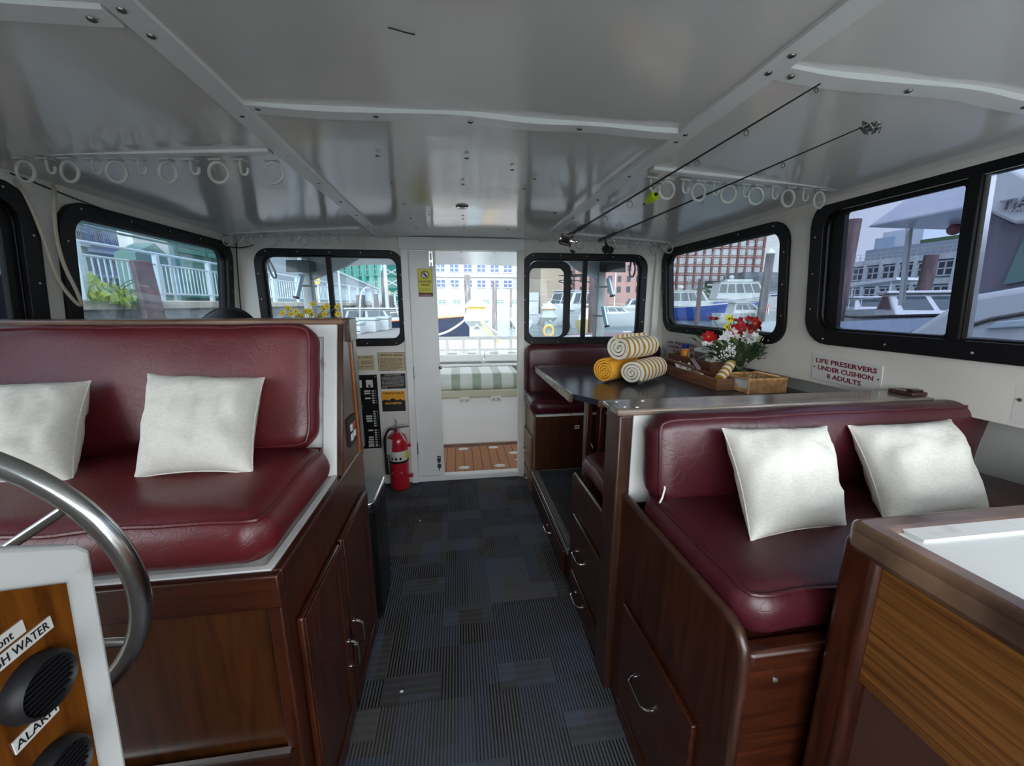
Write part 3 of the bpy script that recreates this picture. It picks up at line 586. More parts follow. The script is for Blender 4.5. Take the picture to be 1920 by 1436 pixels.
# ---- dinette
ds = thing('dinette_bench', 'forward dinette seat cabinet with two drawers, back to the partition', 'bench', (1.2, 1.55, 0))
part('side_panel', MB().prism([(1.313, 0.0), (1.79, 0.0), (1.79, 0.60), (1.782, 0.635), (1.755, 0.655), (1.313, 0.655)], 'x', rx0, rx0+0.02), M['mah_z'], ds, bevel=0.004)
part('edge_bullnose', MB().tube([(rx0+0.01, 1.313, 0.658), (rx0+0.01, 1.755, 0.658), (rx0+0.01, 1.780, 0.640), (rx0+0.01, 1.792, 0.60), (rx0+0.01, 1.792, 0.21)], 0.0115, 10), M['post_wood'], ds, smooth=True)
part('carcass', slab(rx0+0.02, 1.855, 1.313, 1.775, 0.0, 0.64), M['mah_x'], ds)
for z0, z1, hz in ((0.175, 0.47, 0.315), (0.015, 0.15, 0.085)):
    dr = part('drawer_front', slab(rx0-0.016, rx0, 1.33, 1.715, z0, z1), M['mah_y'], ds, bevel=0.005)
    pull(dr, (rx0-0.016, 1.575, hz), (0, 1, 0), (-1, 0, 0), 0.10)
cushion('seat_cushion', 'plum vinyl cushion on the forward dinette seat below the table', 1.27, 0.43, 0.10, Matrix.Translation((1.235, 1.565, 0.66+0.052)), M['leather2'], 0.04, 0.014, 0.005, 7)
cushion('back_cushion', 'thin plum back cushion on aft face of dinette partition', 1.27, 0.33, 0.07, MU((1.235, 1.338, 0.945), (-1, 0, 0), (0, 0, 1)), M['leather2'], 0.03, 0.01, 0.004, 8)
pf = thing('dinette_platform', 'raised carpeted dinette platform with long drawer and metal nosing', 'platform', (1.2, 2.3, 0))
part('carpet_top', slab(rx0+0.012, 1.855, 1.795, 2.80, 0.185, 0.203), M['carpet'], pf)
part('body', slab(rx0+0.002, 1.85, 1.796, 2.80, 0.0, 0.185), M['mah_y'], pf)
part('metal_nosing', slab(rx0-0.012, rx0+0.035, 1.80, 2.80, 0.196, 0.207).box(rx0-0.014, rx0-0.002, 1.80, 2.80, 0.17, 0.207), M['alu'], pf, bevel=0.002)
quad_screw(pf, [(rx0+0.012, 1.86+0.11*k, 0.207) for k in range(9)], M['screw'], (0, 0, 1), 0.005)
dr = part('drawer_front', slab(rx0-0.016, rx0+0.002, 1.87, 2.74, 0.01, 0.145), M['mah_y'], pf, bevel=0.005)
pull(dr, (rx0-0.016, 2.20, 0.075), (0, 1, 0), (-1, 0, 0), 0.09, M['brass'])
ab = thing('aft_bench', 'aft dinette bench cabinet with two small drawers beside the doorway', 'bench', (1.2, 2.98, 0))
part('front_panel', slab(rx0+0.015, 1.90, 2.81, 2.828, 0.203, 0.65), M['ply_z'], ab)
part('side_panel', slab(rx0-0.005, rx0+0.015, 2.81, AFT-0.002, 0.0, 0.66), M['teak_y'], ab, bevel=0.003)
part('carcass', slab(rx0+0.015, 1.90, 2.828, AFT-0.003, 0.0, 0.66), M['white'], ab)
part('white_edging', slab(rx0+0.016, 1.90, 2.806, 2.812, 0.645, 0.662), M['worn_white'], ab)
for z0, z1, hz in ((0.16, 0.47, 0.315), (0.01, 0.135, 0.075)):
    dr = part('drawer_front', slab(rx0-0.020, rx0-0.005, 2.835, AFT-0.03, z0, z1), M['teak_y'], ab, bevel=0.004)
    pull(dr, (rx0-0.020, 2.99, hz), (0, 1, 0), (-1, 0, 0), 0.075, M['brass'])
ou = part('outlet', MB().box(0.885, 0.925, 2.803, 2.81, 0.535, 0.565), M['plastic'], ab, bevel=0.002, label='small white socket')
part('socket_hole', MB().box(0.892, 0.900, 2.800, 2.8028, 0.548, 0.556).box(0.908, 0.916, 2.800, 2.8028, 0.548, 0.556), M['rubber'], ou)
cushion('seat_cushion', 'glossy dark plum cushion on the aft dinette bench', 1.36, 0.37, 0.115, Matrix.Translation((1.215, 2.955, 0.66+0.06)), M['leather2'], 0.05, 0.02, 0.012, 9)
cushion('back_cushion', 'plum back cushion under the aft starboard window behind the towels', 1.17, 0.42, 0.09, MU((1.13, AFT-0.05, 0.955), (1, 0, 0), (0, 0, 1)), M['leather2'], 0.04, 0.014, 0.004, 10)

# table
TZ = 1.02
m = noisy(mat('table_laminate', (0.035, 0.045, 0.06), 0.22, 0, 0.6), (0.020, 0.026, 0.036), (0.050, 0.060, 0.076), 6, 8, (0.6, 5, 1), 0.3, 0.75, 0.25, 0.002); M['laminate'] = m
tb = thing('dinette_table', 'dark blue-grey laminate dinette table with worn wood edges', 'table', (1.2, 2.35, 0.203))
tp = [(0.60, 2.90), (0.60, 1.985), (0.655, 1.90), (0.70, 1.825), (1.90, 1.825), (1.90, 2.90)]
part('tabletop', MB().prism(tp, 'z', TZ-0.03, TZ), M['laminate'], tb, bevel=0.002)
part('side_edging', MB().prism([(0.586, 1.965), (0.606, 1.965), (0.606, 2.92), (0.586, 2.92)], 'z', TZ-0.045, TZ+0.005), M['worn_white'] if False else M['lid_wood'], tb, bevel=0.004)
part('front_edging', slab(0.695, 1.90, 1.808, 1.826, TZ-0.035, TZ+0.003), M['teak_x'], tb, bevel=0.004)
part('rear_edging', slab(0.60, 1.90, 2.90, 2.922, TZ-0.03, TZ+0.012), M['mah_x'], tb, bevel=0.003)
for x, y in ((0.725, 2.055), (0.775, 1.985)): part('leg', MB().box(x-0.016, x+0.016, y-0.03, y+0.03, 0.2035, TZ-0.03), M['mah_z'], tb, bevel=0.006)
part('leg_hook', MB().tube([(0.735, 2.02, 0.72), (0.74, 2.0, 0.70), (0.742, 1.995, 0.68), (0.735, 2.0, 0.66), (0.73, 2.02, 0.665)], 0.004, 8), M['brass'], tb, smooth=True)

# ---- counter, front starboard
cb_ = thing('counter_cabinet', 'teak counter cabinet with rounded rim and white worn top in the lower right corner', 'cabinet', (1.2, 0.2, 0))
kx, ky, kz = 0.722, 0.578, 1.10
part('worn_top', slab(kx+0.04, 1.86, -0.6, ky-0.04, kz-0.04, kz-0.008), M['worn_white'], cb_)
part('rim', MB().prism([(kx, -0.6), (kx+0.052, -0.6), (kx+0.052, ky-0.052), (1.90, ky-0.052), (1.90, ky), (kx+0.02, ky), (kx+0.006, ky-0.006), (kx, ky-0.02)], 'z', kz-0.06, kz), M['rim_wood'], cb_, bevel=0.016, seg=5)
part('corner_post', slab(kx+0.001, kx+0.065, ky-0.07, ky-0.001, 0.0, kz-0.03), M['mah_z'], cb_, bevel=0.015, seg=4)
part('side_panel', slab(kx+0.012, kx+0.03, -0.6, ky-0.07, 0.80, kz-0.05), M['zebra'], cb_)
part('lower_panel', slab(kx+0.03, kx+0.04, -0.6, ky-0.07, 0.0, 0.80), M['brown_paint'], cb_)
part('aft_panel', slab(kx+0.065, 1.86, ky-0.03, ky-0.012, 0.0, kz-0.05), M['mah_z'], cb_)
part('paint_band', slab(kx+0.07, 1.86, ky-0.080, ky-0.042, kz-0.012, kz-0.003), M['peel'] if 'peel' in M else M['worn_white'], cb_)

# ---- helm
hw = Vector((-0.660, 0.50, 1.14)); HR = 0.226
wh = thing('steering_wheel', 'large stainless steel steering wheel at the left edge', 'steering wheel', hw)
tilt = Matrix.Translation(hw) @ Euler((R(6), 0, R(4))).to_matrix().to_4x4()
def wp(a, r_, dy=0): return tilt @ Vector((r_*math.cos(a), dy, r_*math.sin(a)))
part('rim', MB().tube([wp(2*PI*i/72, HR) for i in range(72)], 0.0125, 14, closed=True), M['brushed'], wh, smooth=True)
for k in range(6):
    a = R(33+60*k); part('spoke', MB().tube([wp(a, HR), wp(a, 0.05, -0.05)], 0.006, 10), M['steel'], wh, smooth=True)
part('hub', MB().lathe([(0.055, -0.012), (0.055, 0.012), (0.03, 0.03), (1e-4, 0.034)], tilt @ Matrix.Translation((0, -0.05, 0)) @ Euler((R(90), 0, 0)).to_matrix().to_4x4(), 24), M['steel'], wh, smooth=True)
part('shaft', MB().tube([wp(0, 0, -0.06), wp(0, 0, -0.28)], 0.018, 12), M['steel'], wh, smooth=True)
hp = thing('helm_console', 'white edged helm console side with veneer face at the lower left', 'console', (-0.45, 0.1, 0))
DX = -0.38
def dpt(px, py): q = atx(px, py, DX); return (q.y, q.z)
TRy, TRz = dpt(168, 1008); BRy, BRz = dpt(241, 1436)
sy, sz_ = (BRy-TRy)/(BRz-TRz), 0
fy = BRy + (0.0-BRz)*sy
tl = (-0.45, TRz + (TRy+0.45)*0.62)
prof = [(TRy-0.012, TRz+0.002), (TRy, TRz-0.012), (fy, 0.0), (-0.45, 0.0), tl]
part('white_side', MB().prism(prof, 'x', DX-0.04, DX), M['worn_white'], hp, bevel=0.006, seg=3)
inn = [(TRy-0.034, TRz-0.026), (fy-0.036, 0.03), (-0.44, 0.03), (-0.44, TRz + (TRy+0.45)*0.62-0.045)]
part('veneer_face', MB().prism(inn, 'x', DX, DX+0.003), M['dash_wood'], hp)
part('console_body', MB().prism([(TRy-0.13, TRz-0.05), (TRy-0.13, 0.0), (-0.45, 0.0), (-0.45, tl[1]-0.04)], 'x', -1.2, DX-0.04), M['white'], hp)
part('instrument_shelf', MB().prism([(TRy-0.06, TRz+0.032), (TRy-0.06, TRz+0.022), (-0.44, TRz+(TRy+0.38)*0.62), (-0.44, TRz+(TRy+0.38)*0.62+0.01)], 'x', -0.75, DX-0.012), M['worn_white'], hp)
def knob(py_, pz_, r_, lab):
    mt = MU((DX+0.003, py_, pz_), (0, 1, 0), (0, 0, 1)); k_ = part('horn', MB().lathe([(r_, 0), (r_*1.02, 0.005), (r_*0.96, 0.012), (r_*0.86, 0.015), (r_*0.80, 0.011), (r_*0.78, 0.009)], mt, 36), M['rubber'], hp, smooth=True, ang=50, label=lab)
    mb = MB()
    for i in range(-4, 5):
        yy = i*r_*0.17; h = math.sqrt(max(0, (r_*0.78)**2-yy*yy)); mb.obox(mt @ Matrix.Translation((0, yy, 0.0095)), h*2, r_*0.07, 0.006)
    part('grille', mb, M['rubber'], k_)
    return k_
gy, gz = dpt(54, 1287); knob(gy, gz, 0.027, 'round black ribbed speaker vent')
gy2, gz2 = dpt(88, 1452); knob(gy2, gz2, 0.027, 'second round black ribbed speaker vent')
def tape(txt, pxy, L, hgt, tsz, sxx=0.74):
    y_, z_ = dpt(*pxy); mt = MU((DX+0.0035, y_, z_), (0, 1, 0.03), (0, -0.03, 1))
    t2 = part('label_tape', MB().obox(mt, L, hgt, 0.0012), M['plastic'], hp)
    me = text_mesh(txt, tsz, 0.0002, mt @ Matrix.Translation((0, 0, 0.0009)), 0.0, 'CENTER', sxx); part('lettering', me, M['rubber'], t2)
tape('FRESH WATER', (17, 1223), 0.062, 0.0125, 0.0115)
tape('front', (-10, 1208), 0.036, 0.0120, 0.0115)
tape('ALARM', (60, 1362), 0.036, 0.0125, 0.0115, 0.9)

# ---- trash can
tcn = thing('trash_can', 'tall narrow black step trash can with steel lid beside the cabinet', 'trash can', (-0.50, 1.82, 0))
part('body', MB().prism(rrect(-0.595, -0.402, 1.675, 1.975, 0.035), 'z', 0.03, 0.565), mat('gloss_black', (0.010, 0.010, 0.011), 0.18, 0.4), tcn, smooth=True, ang=50)
part('base', MB().prism(rrect(-0.59, -0.405, 1.68, 1.97, 0.03), 'z', 0.0, 0.03), M['rubber'], tcn)
part('collar', MB().prism(rrect(-0.598, -0.398, 1.672, 1.978, 0.036), 'z', 0.565, 0.585), M['rubber'], tcn, smooth=True)
part('lid', MB().prism(rrect(-0.597, -0.399, 1.673, 1.977, 0.035), 'z', 0.585, 0.618), M['brushed'], tcn, smooth=True, bevel=0.008)
part('pedal', slab(-0.52, -0.48, 1.64, 1.675, 0.012, 0.022), M['steel'], tcn)
# ---- carpet litter
single('paper_scrap', MB().ball(atz(753, 1296, 0.006), 0.008, 6, (1, 0.7, 0.6)), M['plastic'], 'white crumb on the carpet near the lower edge', 'litter')
single('paper_scrap', MB().ball(atz(788, 976, 0.005), 0.007, 6, (1, 1, 0.6)), M['plastic'], 'white crumb on the carpet farther up the aisle', 'litter')
# ---------------------------------------------------------------- rings and hooks under the ceiling
def rack(label, p0, p1, items, zc=1.917, rr_=0.031, mring=None):
    """items: (kind, fraction along) pairs"""
    p0 = Vector(p0); p1 = Vector(p1); d = (p1-p0).normalized(); c = (p0+p1)/2; mring = mring or M['clear']
    rk = thing('rod_rack', label, 'rod rack', c, 'ceiling rod racks'); s_ = Vector((-d.y, d.x, 0))
    mt = MU(c, d, s_); L = (p1-p0).length
    part('rail', MB().obox(mt @ Matrix.Translation((0, 0, 0.006)), L, 0.032, 0.014), M['trim'], rk, bevel=0.002)
    for kind, f in items:
        q = p0.lerp(p1, f); q.z = min(p0.z, p1.z)-0.004
        pad = MB().obox(MU(q, d, s_), 0.04, 0.026, 0.005)
        if kind == 'r':
            cc = Vector((q.x, q.y, q.z-rr_-0.006)); jt = random.uniform(-0.15, 0.15); dd = (d*math.cos(jt)+s_*math.sin(jt))
            pad.tube([cc+dd*rr_*math.cos(2*PI*i/28)+Vector((0, 0, 1))*rr_*math.sin(2*PI*i/28) for i in range(28)], 0.0052, 8, closed=True)
            part('ring', pad, mring, rk, smooth=True)
        else:
            pts = [q, q+Vector((0, 0, -0.03))] + [q+Vector((0, 0, -0.03))+d*(0.012-0.012*math.cos(a))+Vector((0, 0, -0.013*math.sin(a))) for a in (R(30), R(60), R(90), R(120), R(150), R(180))] + [q+Vector((0, 0, -0.022))+d*0.024]
            pad.tube(pts, 0.0045, 7); part('hook', pad, mring, rk, smooth=True)
    return rk
def fr(p0, p1, pxs, z=1.95):
    # fraction along a rack of things seen at image columns pxs (the rack runs across)
    out = []
    for px in pxs:
        best = min(range(201), key=lambda i: abs(proj_x(Vector(p0).lerp(Vector(p1), i/200))-px)); out.append(best/200)
    return out
def proj_x(p):
    d = Vector(p)-EYEV; return CX+F_PX*d.dot(c_r)/d.dot(c_f)
def mk(label, a, b_, rings, hooks, **k):
    f1 = fr(a, b_, rings); f2 = fr(a, b_, hooks); return rack(label, a, b_, [('r', f) for f in f1]+[('h', f) for f in f2], **k)
mk('rod rack across the port ceiling in front, with long row of rings', (-1.50, 1.595, 1.966), (-0.592, 1.49, 1.985), (40, 125, 214, 308, 405, 510), (85, 170, 255, 355, 447))
mk('small rod rack above the aft port window', (-1.55, 2.98, 1.958), (-0.62, 2.80, 1.982), (424, 462, 511, 567, 610, 643), (445, 490, 541, 590, 630, 665))
mk('rod rack across the starboard ceiling above the life preserver sign', (0.73, 1.48, 1.984), (1.64, 1.545, 1.962), (1252, 1313, 1368, 1420, 1480, 1538), (1222, 1282, 1340, 1396, 1450, 1508))
mk('rod rack above the aft starboard window where both reels hang', (0.745, 2.80, 1.984), (1.63, 2.93, 1.955), (1087, 1122, 1160, 1190, 1225, 1256), (1072, 1105, 1141, 1175, 1207, 1242))
# ---- fishing rods
def rod(label, tip, butt, z0, z1, guides, handle_len, spin):
    a = atz(*tip, z0); b_ = atz(*butt, z1); d = (a-b_).normalized()
    t_ = thing('fishing_rod', label, 'fishing rod', b_)
    part('blank', MB().tube([b_+d*(0.02), b_+d*0.4, b_+(a-b_)*0.6, a], [0.0055, 0.005, 0.0034, 0.0015], 8), M['rubber'], t_, smooth=True)
    cork = mat('rod_grip', (0.02, 0.02, 0.02), 0.6) if spin else mat('rod_grip_dark', (0.03, 0.028, 0.025), 0.6)
    part('grip', MB().tube([b_-d*handle_len*0.5, b_-d*handle_len*0.45, b_-d*0.02, b_+d*0.03, b_+d*0.05, b_+d*0.14, b_+d*0.15], [0.008, 0.012, 0.011, 0.008, 0.013, 0.009, 0.006], 10), cork, t_, smooth=True)
    L = (a-b_).length
    for k, f in enumerate(guides):
        p = b_.lerp(a, f); r_ = 0.015*(1-f)+0.004; c = p-Vector((0, 0, r_*1.9))
        side = d.cross(Vector((0, 0, 1))).normalized()
        g_ = MB().tube([c+side*r_*math.cos(2*PI*i/16)+Vector((0, 0, 1))*r_*math.sin(2*PI*i/16) for i in range(16)], 0.0012, 5, closed=True)
        g_.tube([p, c+side*r_*0.8+Vector((0, 0, r_*0.5))], 0.001, 4).tube([p, c-side*r_*0.8+Vector((0, 0, r_*0.5))], 0.001, 4)
        part('guide', g_, M['screw'], t_, smooth=True)
    return t_, a, b_, d
r1, a1, b1, d1 = rod('upper fishing rod whose gold reel hangs beside the ceiling trim', (1538, 157), (1080, 433), 1.925, 1.905, (0.12, 0.28, 0.45, 0.60, 0.74, 0.87, 0.995), 0.10, False)
gold = mat('pale_gold_metal', (0.55, 0.50, 0.36), 0.2, 1.0)
rc = aty(1061, 450, b1.y+0.03)
mt = MU(rc, (0.9, -0.35, 0.15), (0.1, 0.2, 1.0))
mt = Matrix.Translation(rc) @ Vector((0.92, -0.3, -0.25)).to_track_quat('Z', 'Y').to_matrix().to_4x4()
reel = part('reel', MB().lathe([(0.004, -0.037), (0.033, -0.036), (0.035, -0.030), (0.034, -0.027), (0.016, -0.025), (0.016, 0.025), (0.034, 0.027), (0.035, 0.030), (0.033, 0.036), (0.004, 0.038)], mt, 22), gold, r1, smooth=True, ang=30, label='pale gold multiplying reel')
mb = MB()
for k in range(5):
    a = 2*PI*k/5+0.5; mb.tube([mt @ Vector((0.032*math.cos(a), 0.032*math.sin(a), -0.03)), mt @ Vector((0.032*math.cos(a), 0.032*math.sin(a), 0.03))], 0.0035, 7)
part('cage_bar', mb, M['steel'], reel, smooth=True)
part('spool', MB().lathe([(0.025, -0.022), (0.018, -0.018), (0.018, 0.018), (0.025, 0.022)], mt, 18), M['rubber'], reel, smooth=True)
part('crank', MB().tube([mt @ Vector((0, 0, 0.038)), mt @ Vector((0, 0, 0.048)), mt @ Vector((0.045, 0.012, 0.05))], 0.004, 7).ball(mt @ Vector((0.045, 0.012, 0.058)), 0.008, 8, (1, 1, 1.4)), M['steel'], reel, smooth=True)
kb = aty(1073, 471, b1.y+0.03); part('crank_knob', MB().tube([kb-Vector((0.012, 0, -0.006)), kb+Vector((0.014, 0, -0.008))], [0.007, 0.010], 9), M['rubber'], reel, smooth=True)
part('reel_foot', MB().tube([mt @ Vector((-0.01, 0.032, 0)), b1+d1*0.02], 0.006, 7), M['steel'], reel)
r2, a2, b2, d2 = rod('lower fishing rod with black spinning reel and tangled tip', (1618, 238), (1135, 446), 1.925, 1.90, (0.10, 0.21, 0.31, 0.45, 0.60, 0.72, 0.85), 0.20, True)
rc = aty(1139, 468, b2.y-0.02)
mt = Matrix.Translation(rc) @ Vector((0.8, 0.4, -0.1)).to_track_quat('Z', 'Y').to_matrix().to_4x4()
reel = part('reel', MB().lathe([(0.006, -0.03), (0.022, -0.026), (0.026, -0.01), (0.020, 0.0), (0.017, 0.006), (0.017, 0.022), (0.024, 0.026), (0.022, 0.034), (0.004, 0.036)], mt, 20).tube([b2+d2*0.005, b2+d2*0.002-Vector((0, 0, 0.03)), rc+Vector((0, 0, 0.02))], [0.006, 0.005, 0.008], 8), M['rubber'], r2, smooth=True, ang=40, label='black spinning reel')
part('bail', MB().tube([mt @ Vector((0.034*math.cos(a), 0.034*math.sin(a), 0.02+0.012*math.sin(a))) for a in [R(20*i) for i in range(12)]], 0.0015, 5), M['screw'], reel, smooth=True)
part('reel_crank', MB().tube([mt @ Vector((0, 0.0, -0.02)), mt @ Vector((0.01, -0.045, -0.02))], 0.003, 6).ball(mt @ Vector((0.01, -0.05, -0.028)), 0.008, 8), M['rubber'], reel, smooth=True)
tang = MB()
for k in range(14):
    q = a2 + Vector((random.uniform(-0.004, 0.022), random.uniform(-0.02, 0.006), random.uniform(-0.012, 0.006)))
    tang.tube([q+Vector((random.uniform(-.014, .014), random.uniform(-.014, .014), random.uniform(-.01, .01))) for _ in range(5)], 0.0016, 4)
part('tangled_tip', tang, M['screw'], r2)
fc = aty(1222, 371, 1.62); fdir = (aty(1240, 355, 1.55)-aty(1205, 384, 1.66)).normalized()
fl = thing('fishing_float', 'bright yellow-green fishing float hanging under the starboard rod rack', 'float', fc)
ft = Matrix.Translation(fc) @ fdir.to_track_quat('Z', 'Y').to_matrix().to_4x4()
part('body', MB().lathe([(0.006, -0.038), (0.012, -0.032), (0.017, -0.01), (0.020, 0.012), (0.019, 0.022), (0.008, 0.024)], ft, 20), mat('neon_yellow', (0.50, 0.72, 0.01), 0.4), fl, smooth=True, ang=45)
part('stem', MB().tube([ft @ Vector((0, 0, -0.062)), ft @ Vector((0, 0, -0.045))], 0.0015, 5).tube([ft @ Vector((0, 0, -0.046)), ft @ Vector((0, 0, -0.034))], 0.006, 8).lathe([(0.007, 0.022), (0.006, 0.03), (0.002, 0.034)], ft, 10).tube([ft @ Vector((0, 0, 0.03)), ft @ Vector((0.0, 0, 0.05))], 0.0012, 4), M['rubber'], fl)
part('line', MB().tube([ft @ Vector((0, 0, 0.05)), atz(1272, 330, 1.955), b1.lerp(a1, 0.62)], 0.0006, 4), M['plastic'], fl)
# ---- hose and wires on the port side
def wl(px, py, off=0.0):  # point on the port wall plane seen there
    d = ray(px, py); n = Vector((1, 0, -0.1)).normalized(); p0 = Vector((-1.65+off, 0, 1.2)); return EYEV + d*((p0-EYEV).dot(n)/d.dot(n))
def smooth_path(pts, it=2):
    pts = [Vector(p) for p in pts]
    for _ in range(it):
        q = [pts[0]]
        for i in range(len(pts)-1): q += [pts[i].lerp(pts[i+1], 0.25), pts[i].lerp(pts[i+1], 0.75)]
        q.append(pts[-1]); pts = q
    return pts
hose = mat('cream_hose', (0.42, 0.39, 0.31), 0.5)
single('hanging_hose', MB().tube(smooth_path([wl(90, 322, 0.10), wl(97, 340, 0.09), wl(103, 360, 0.05), wl(101, 400, 0.04), wl(106, 450, 0.04), wl(120, 500, 0.04), wl(144, 545, 0.05), wl(154, 572, 0.05), wl(146, 572, 0.05), wl(118, 540, 0.035), wl(100, 505, 0.03), wl(80, 440, 0.025), wl(55, 380, 0.02), wl(30, 338, 0.02), wl(0, 318, 0.02)]), 0.0065, 8), hose, 'cream rubber hose looping down between the two port windows', 'hose', smooth=True)
single('ceiling_wire', MB().tube(smooth_path([wl(20, 325, 0.045), wl(90, 352, 0.04), wl(160, 380, 0.04), wl(250, 412, 0.04), wl(290, 432, 0.04), wl(310, 441, 0.05), wl(345, 441, 0.05), wl(365, 437, 0.045), wl(380, 446, 0.04), wl(425, 462, 0.04)]), 0.0028, 6), M['rubber'], 'dark wire strung along the top of the port windows', 'wire', smooth=True)
yb = AFT-0.035
single('corner_wire', MB().tube(smooth_path([aty(443, 455, yb), aty(445, 500, yb), aty(449, 550, yb), aty(453, 600, yb), aty(455, 640, yb)]), 0.004, 6), M['rubber'], 'black wire running down the aft port corner', 'wire', smooth=True)
single('corner_wire', MB().tube(smooth_path([aty(425, 462, 3.08), aty(440, 464, 3.1), aty(455, 465, 3.11), aty(475, 459, 3.11)]), 0.004, 6), M['rubber'], 'short black cable crossing the top of the aft port corner', 'wire', smooth=True)
# ---- signs
def rows_of_marks(mt, w_, h, n, hgt, m, parent, seed=1, z=0.0012, x0=0.0, gap=0.35, name='small_print'):
    rnd = random.Random(seed); mb = MB()
    for r_ in range(n):
        y = h/2-(r_+0.5)*h/n; x = -w_/2; end = w_/2 if r_ < n-1 else rnd.uniform(-0.1, w_/2)
        while x < end-hgt:
            l = rnd.uniform(1.2, 4.5)*hgt
            l = min(l, end-x)
            # each word a run of short upright strokes
            k = 0.0
            while k < l-hgt*0.3: mb.obox(mt @ Matrix.Translation((x+k+hgt*0.15, y, z)), hgt*0.32, hgt*rnd.uniform(0.75, 1.0), 0.0004); k += hgt*0.5
            x += l+hgt*0.6
    return part(name, mb, m, parent)
def sign(name, label, mt, w_, h, m, th=0.004, parent=None, cat='sign'):
    c = mt.translation; t_ = thing(name, label, cat, c)
    part('sign_board', MB().obox(mt, w_, h, th), m, t_, bevel=0.0008); return t_
red_ink = mat('dark_red_ink', (0.16, 0.008, 0.015), 0.5); blk = mat('black_ink', (0.006, 0.006, 0.006), 0.5); wink = mat('pale_ink', (0.55, 0.54, 0.48), 0.5)
signw = mat('sign_white', (0.62, 0.61, 0.60), 0.3)
def lifesign(label, y0, y1, z0, z1, loc_tilt):
    yc, zc = (y0+y1)/2, (z0+z1)/2; x = 1.76-0.1*(zc-1.2)-0.004
    mt = MU((x, yc, zc), (0, -1, loc_tilt), (-0.1, 0, 1)); w_, h = abs(y1-y0), z1-z0
    t_ = sign('safety_sign', label, mt, w_, h, signw)
    for txt, oy_, s_ in (('LIFE PRESERVERS', h*0.28, 0.88), ('UNDER CUSHION', 0.0, 0.80), ('8 ADULTS', -h*0.28, 0.50)):
        me = text_fit(txt, w_*s_, h*0.185, mt @ Matrix.Translation((0, oy_, 0.0024)), 0.025); part('lettering', me, red_ink, t_)
    quad_screw(t_, [mt @ Vector((sx_*w_*0.46, -0.0*h, 0.002)) for sx_ in (-1, 1)], M['screw'], (-1, 0, 0), 0.0045)
    return t_
lifesign('white LIFE PRESERVERS sign with red letters above the plum settee', 1.690, 1.362, 1.128, 1.250, -0.03)
lifesign('white LIFE PRESERVERS sign in the aft corner behind the orange bottle', 3.095, 2.62, 1.090, 1.212, 0.0)
s3 = sign('wall_plate', 'white plate cut by the right edge of the photo below the large window', MU((1.765, 0.86, 1.185), (0, -1, 0), (-0.1, 0, 1)), 0.22, 0.125, M['plastic'], 0.008, cat='plate')
quad_screw(s3, [(1.757, 0.955, 1.20)], M['screw'], (-1, 0, 0), 0.006)
def amt(px0, py0, px1, py1, y=AFT-0.006):  # placard on the aft wall between two image corners
    a = aty(px0, py0, y); b_ = aty(px1, py1, y); c = (a+b_)/2
    return MU(c, (1, 0, 0), (0, 0, 1)), abs(b_.x-a.x), abs(a.z-b_.z)
tan = mat('tan_placard', (0.50, 0.40, 0.22), 0.5)
mt, w_, h = amt(708, 661, 760, 694); t_ = sign('placard', 'tan REPORT ALL INJURIES placard beside the doorway', mt, w_, h, tan)
part('lettering', text_fit('REPORT ALL INJURIES', w_*0.86, h*0.12, mt @ Matrix.Translation((0, h*0.34, 0.0024)), 0.03), blk, t_)
rows_of_marks(mt @ Matrix.Translation((0, -h*0.12, 0)), w_*0.86, h*0.66, 9, h*0.045, blk, t_, 3, 0.0024)
part('border', plate(rrect(-w_/2, w_/2, -h/2, h/2, 0.002), [rrect(-w_/2+.003, w_/2-.003, -h/2+.003, h/2-.003, 0.002)], 0.0008, mt @ Matrix.Translation((0, 0, 0.0024))), blk, t_)
mt, w_, h = amt(645, 667, 703, 693); t_ = sign('placard', 'tan placard of small print left of the injuries placard', mt, w_, h, tan)
rows_of_marks(mt @ Matrix.Translation((0, h*0.30, 0)), w_*0.9, h*0.25, 2, h*0.08, blk, t_, 5, 0.0024)
rows_of_marks(mt @ Matrix.Translation((w_*0.02-w_*0.22, -h*0.02, 0)), w_*0.38, h*0.34, 4, h*0.05, blk, t_, 6, 0.0024)
rows_of_marks(mt @ Matrix.Translation((w_*0.25, -h*0.02, 0)), w_*0.38, h*0.34, 4, h*0.05, blk, t_, 7, 0.0024)
rows_of_marks(mt @ Matrix.Translation((0, -h*0.34, 0)), w_*0.9, h*0.24, 2, h*0.06, blk, t_, 8, 0.0024)
mt, w_, h = amt(713, 701, 761, 728); t_ = sign('placard', 'black placard of pale small print above the orange one', mt, w_, h, blk)
part('lettering', text_fit('DISCHARGE OF OIL PROHIBITED', w_*0.66, h*0.075, mt @ Matrix.Translation((0, h*0.42, 0.0024)), 0.02), wink, t_)
rows_of_marks(mt @ Matrix.Translation((0, -h*0.06, 0)), w_*0.9, h*0.78, 9, h*0.042, wink, t_, 11, 0.0024)
mt, w_, h = amt(715, 734, 761, 770); org = mat('orange_placard', (0.75, 0.33, 0.012), 0.45)
t_ = sign('placard', 'orange and black PROHIBITED placard above the fire extinguisher', mt, w_, h, org)
part('black_lower', plate([(-w_/2, -h/2), (w_/2, -h/2), (w_/2, h*0.03), (w_*0.36, h*0.05), (w_*0.30, h*0.11), (w_*0.2, h*0.06), (w_*0.1, h*0.06), (w_*0.02, h*0.15), (-w_*0.12, h*0.12), (-w_*0.15, h*0.05), (-w_*0.34, h*0.08), (-w_*0.38, h*0.11), (-w_/2, h*0.03)], [], 0.0008, mt @ Matrix.Translation((0, 0, 0.0022))), blk, t_)
part('lettering', text_fit('POSSESSION OF DRUGS', w_*0.88, h*0.085, mt @ Matrix.Translation((0, h*0.40, 0.0028)), 0.03), blk, t_)
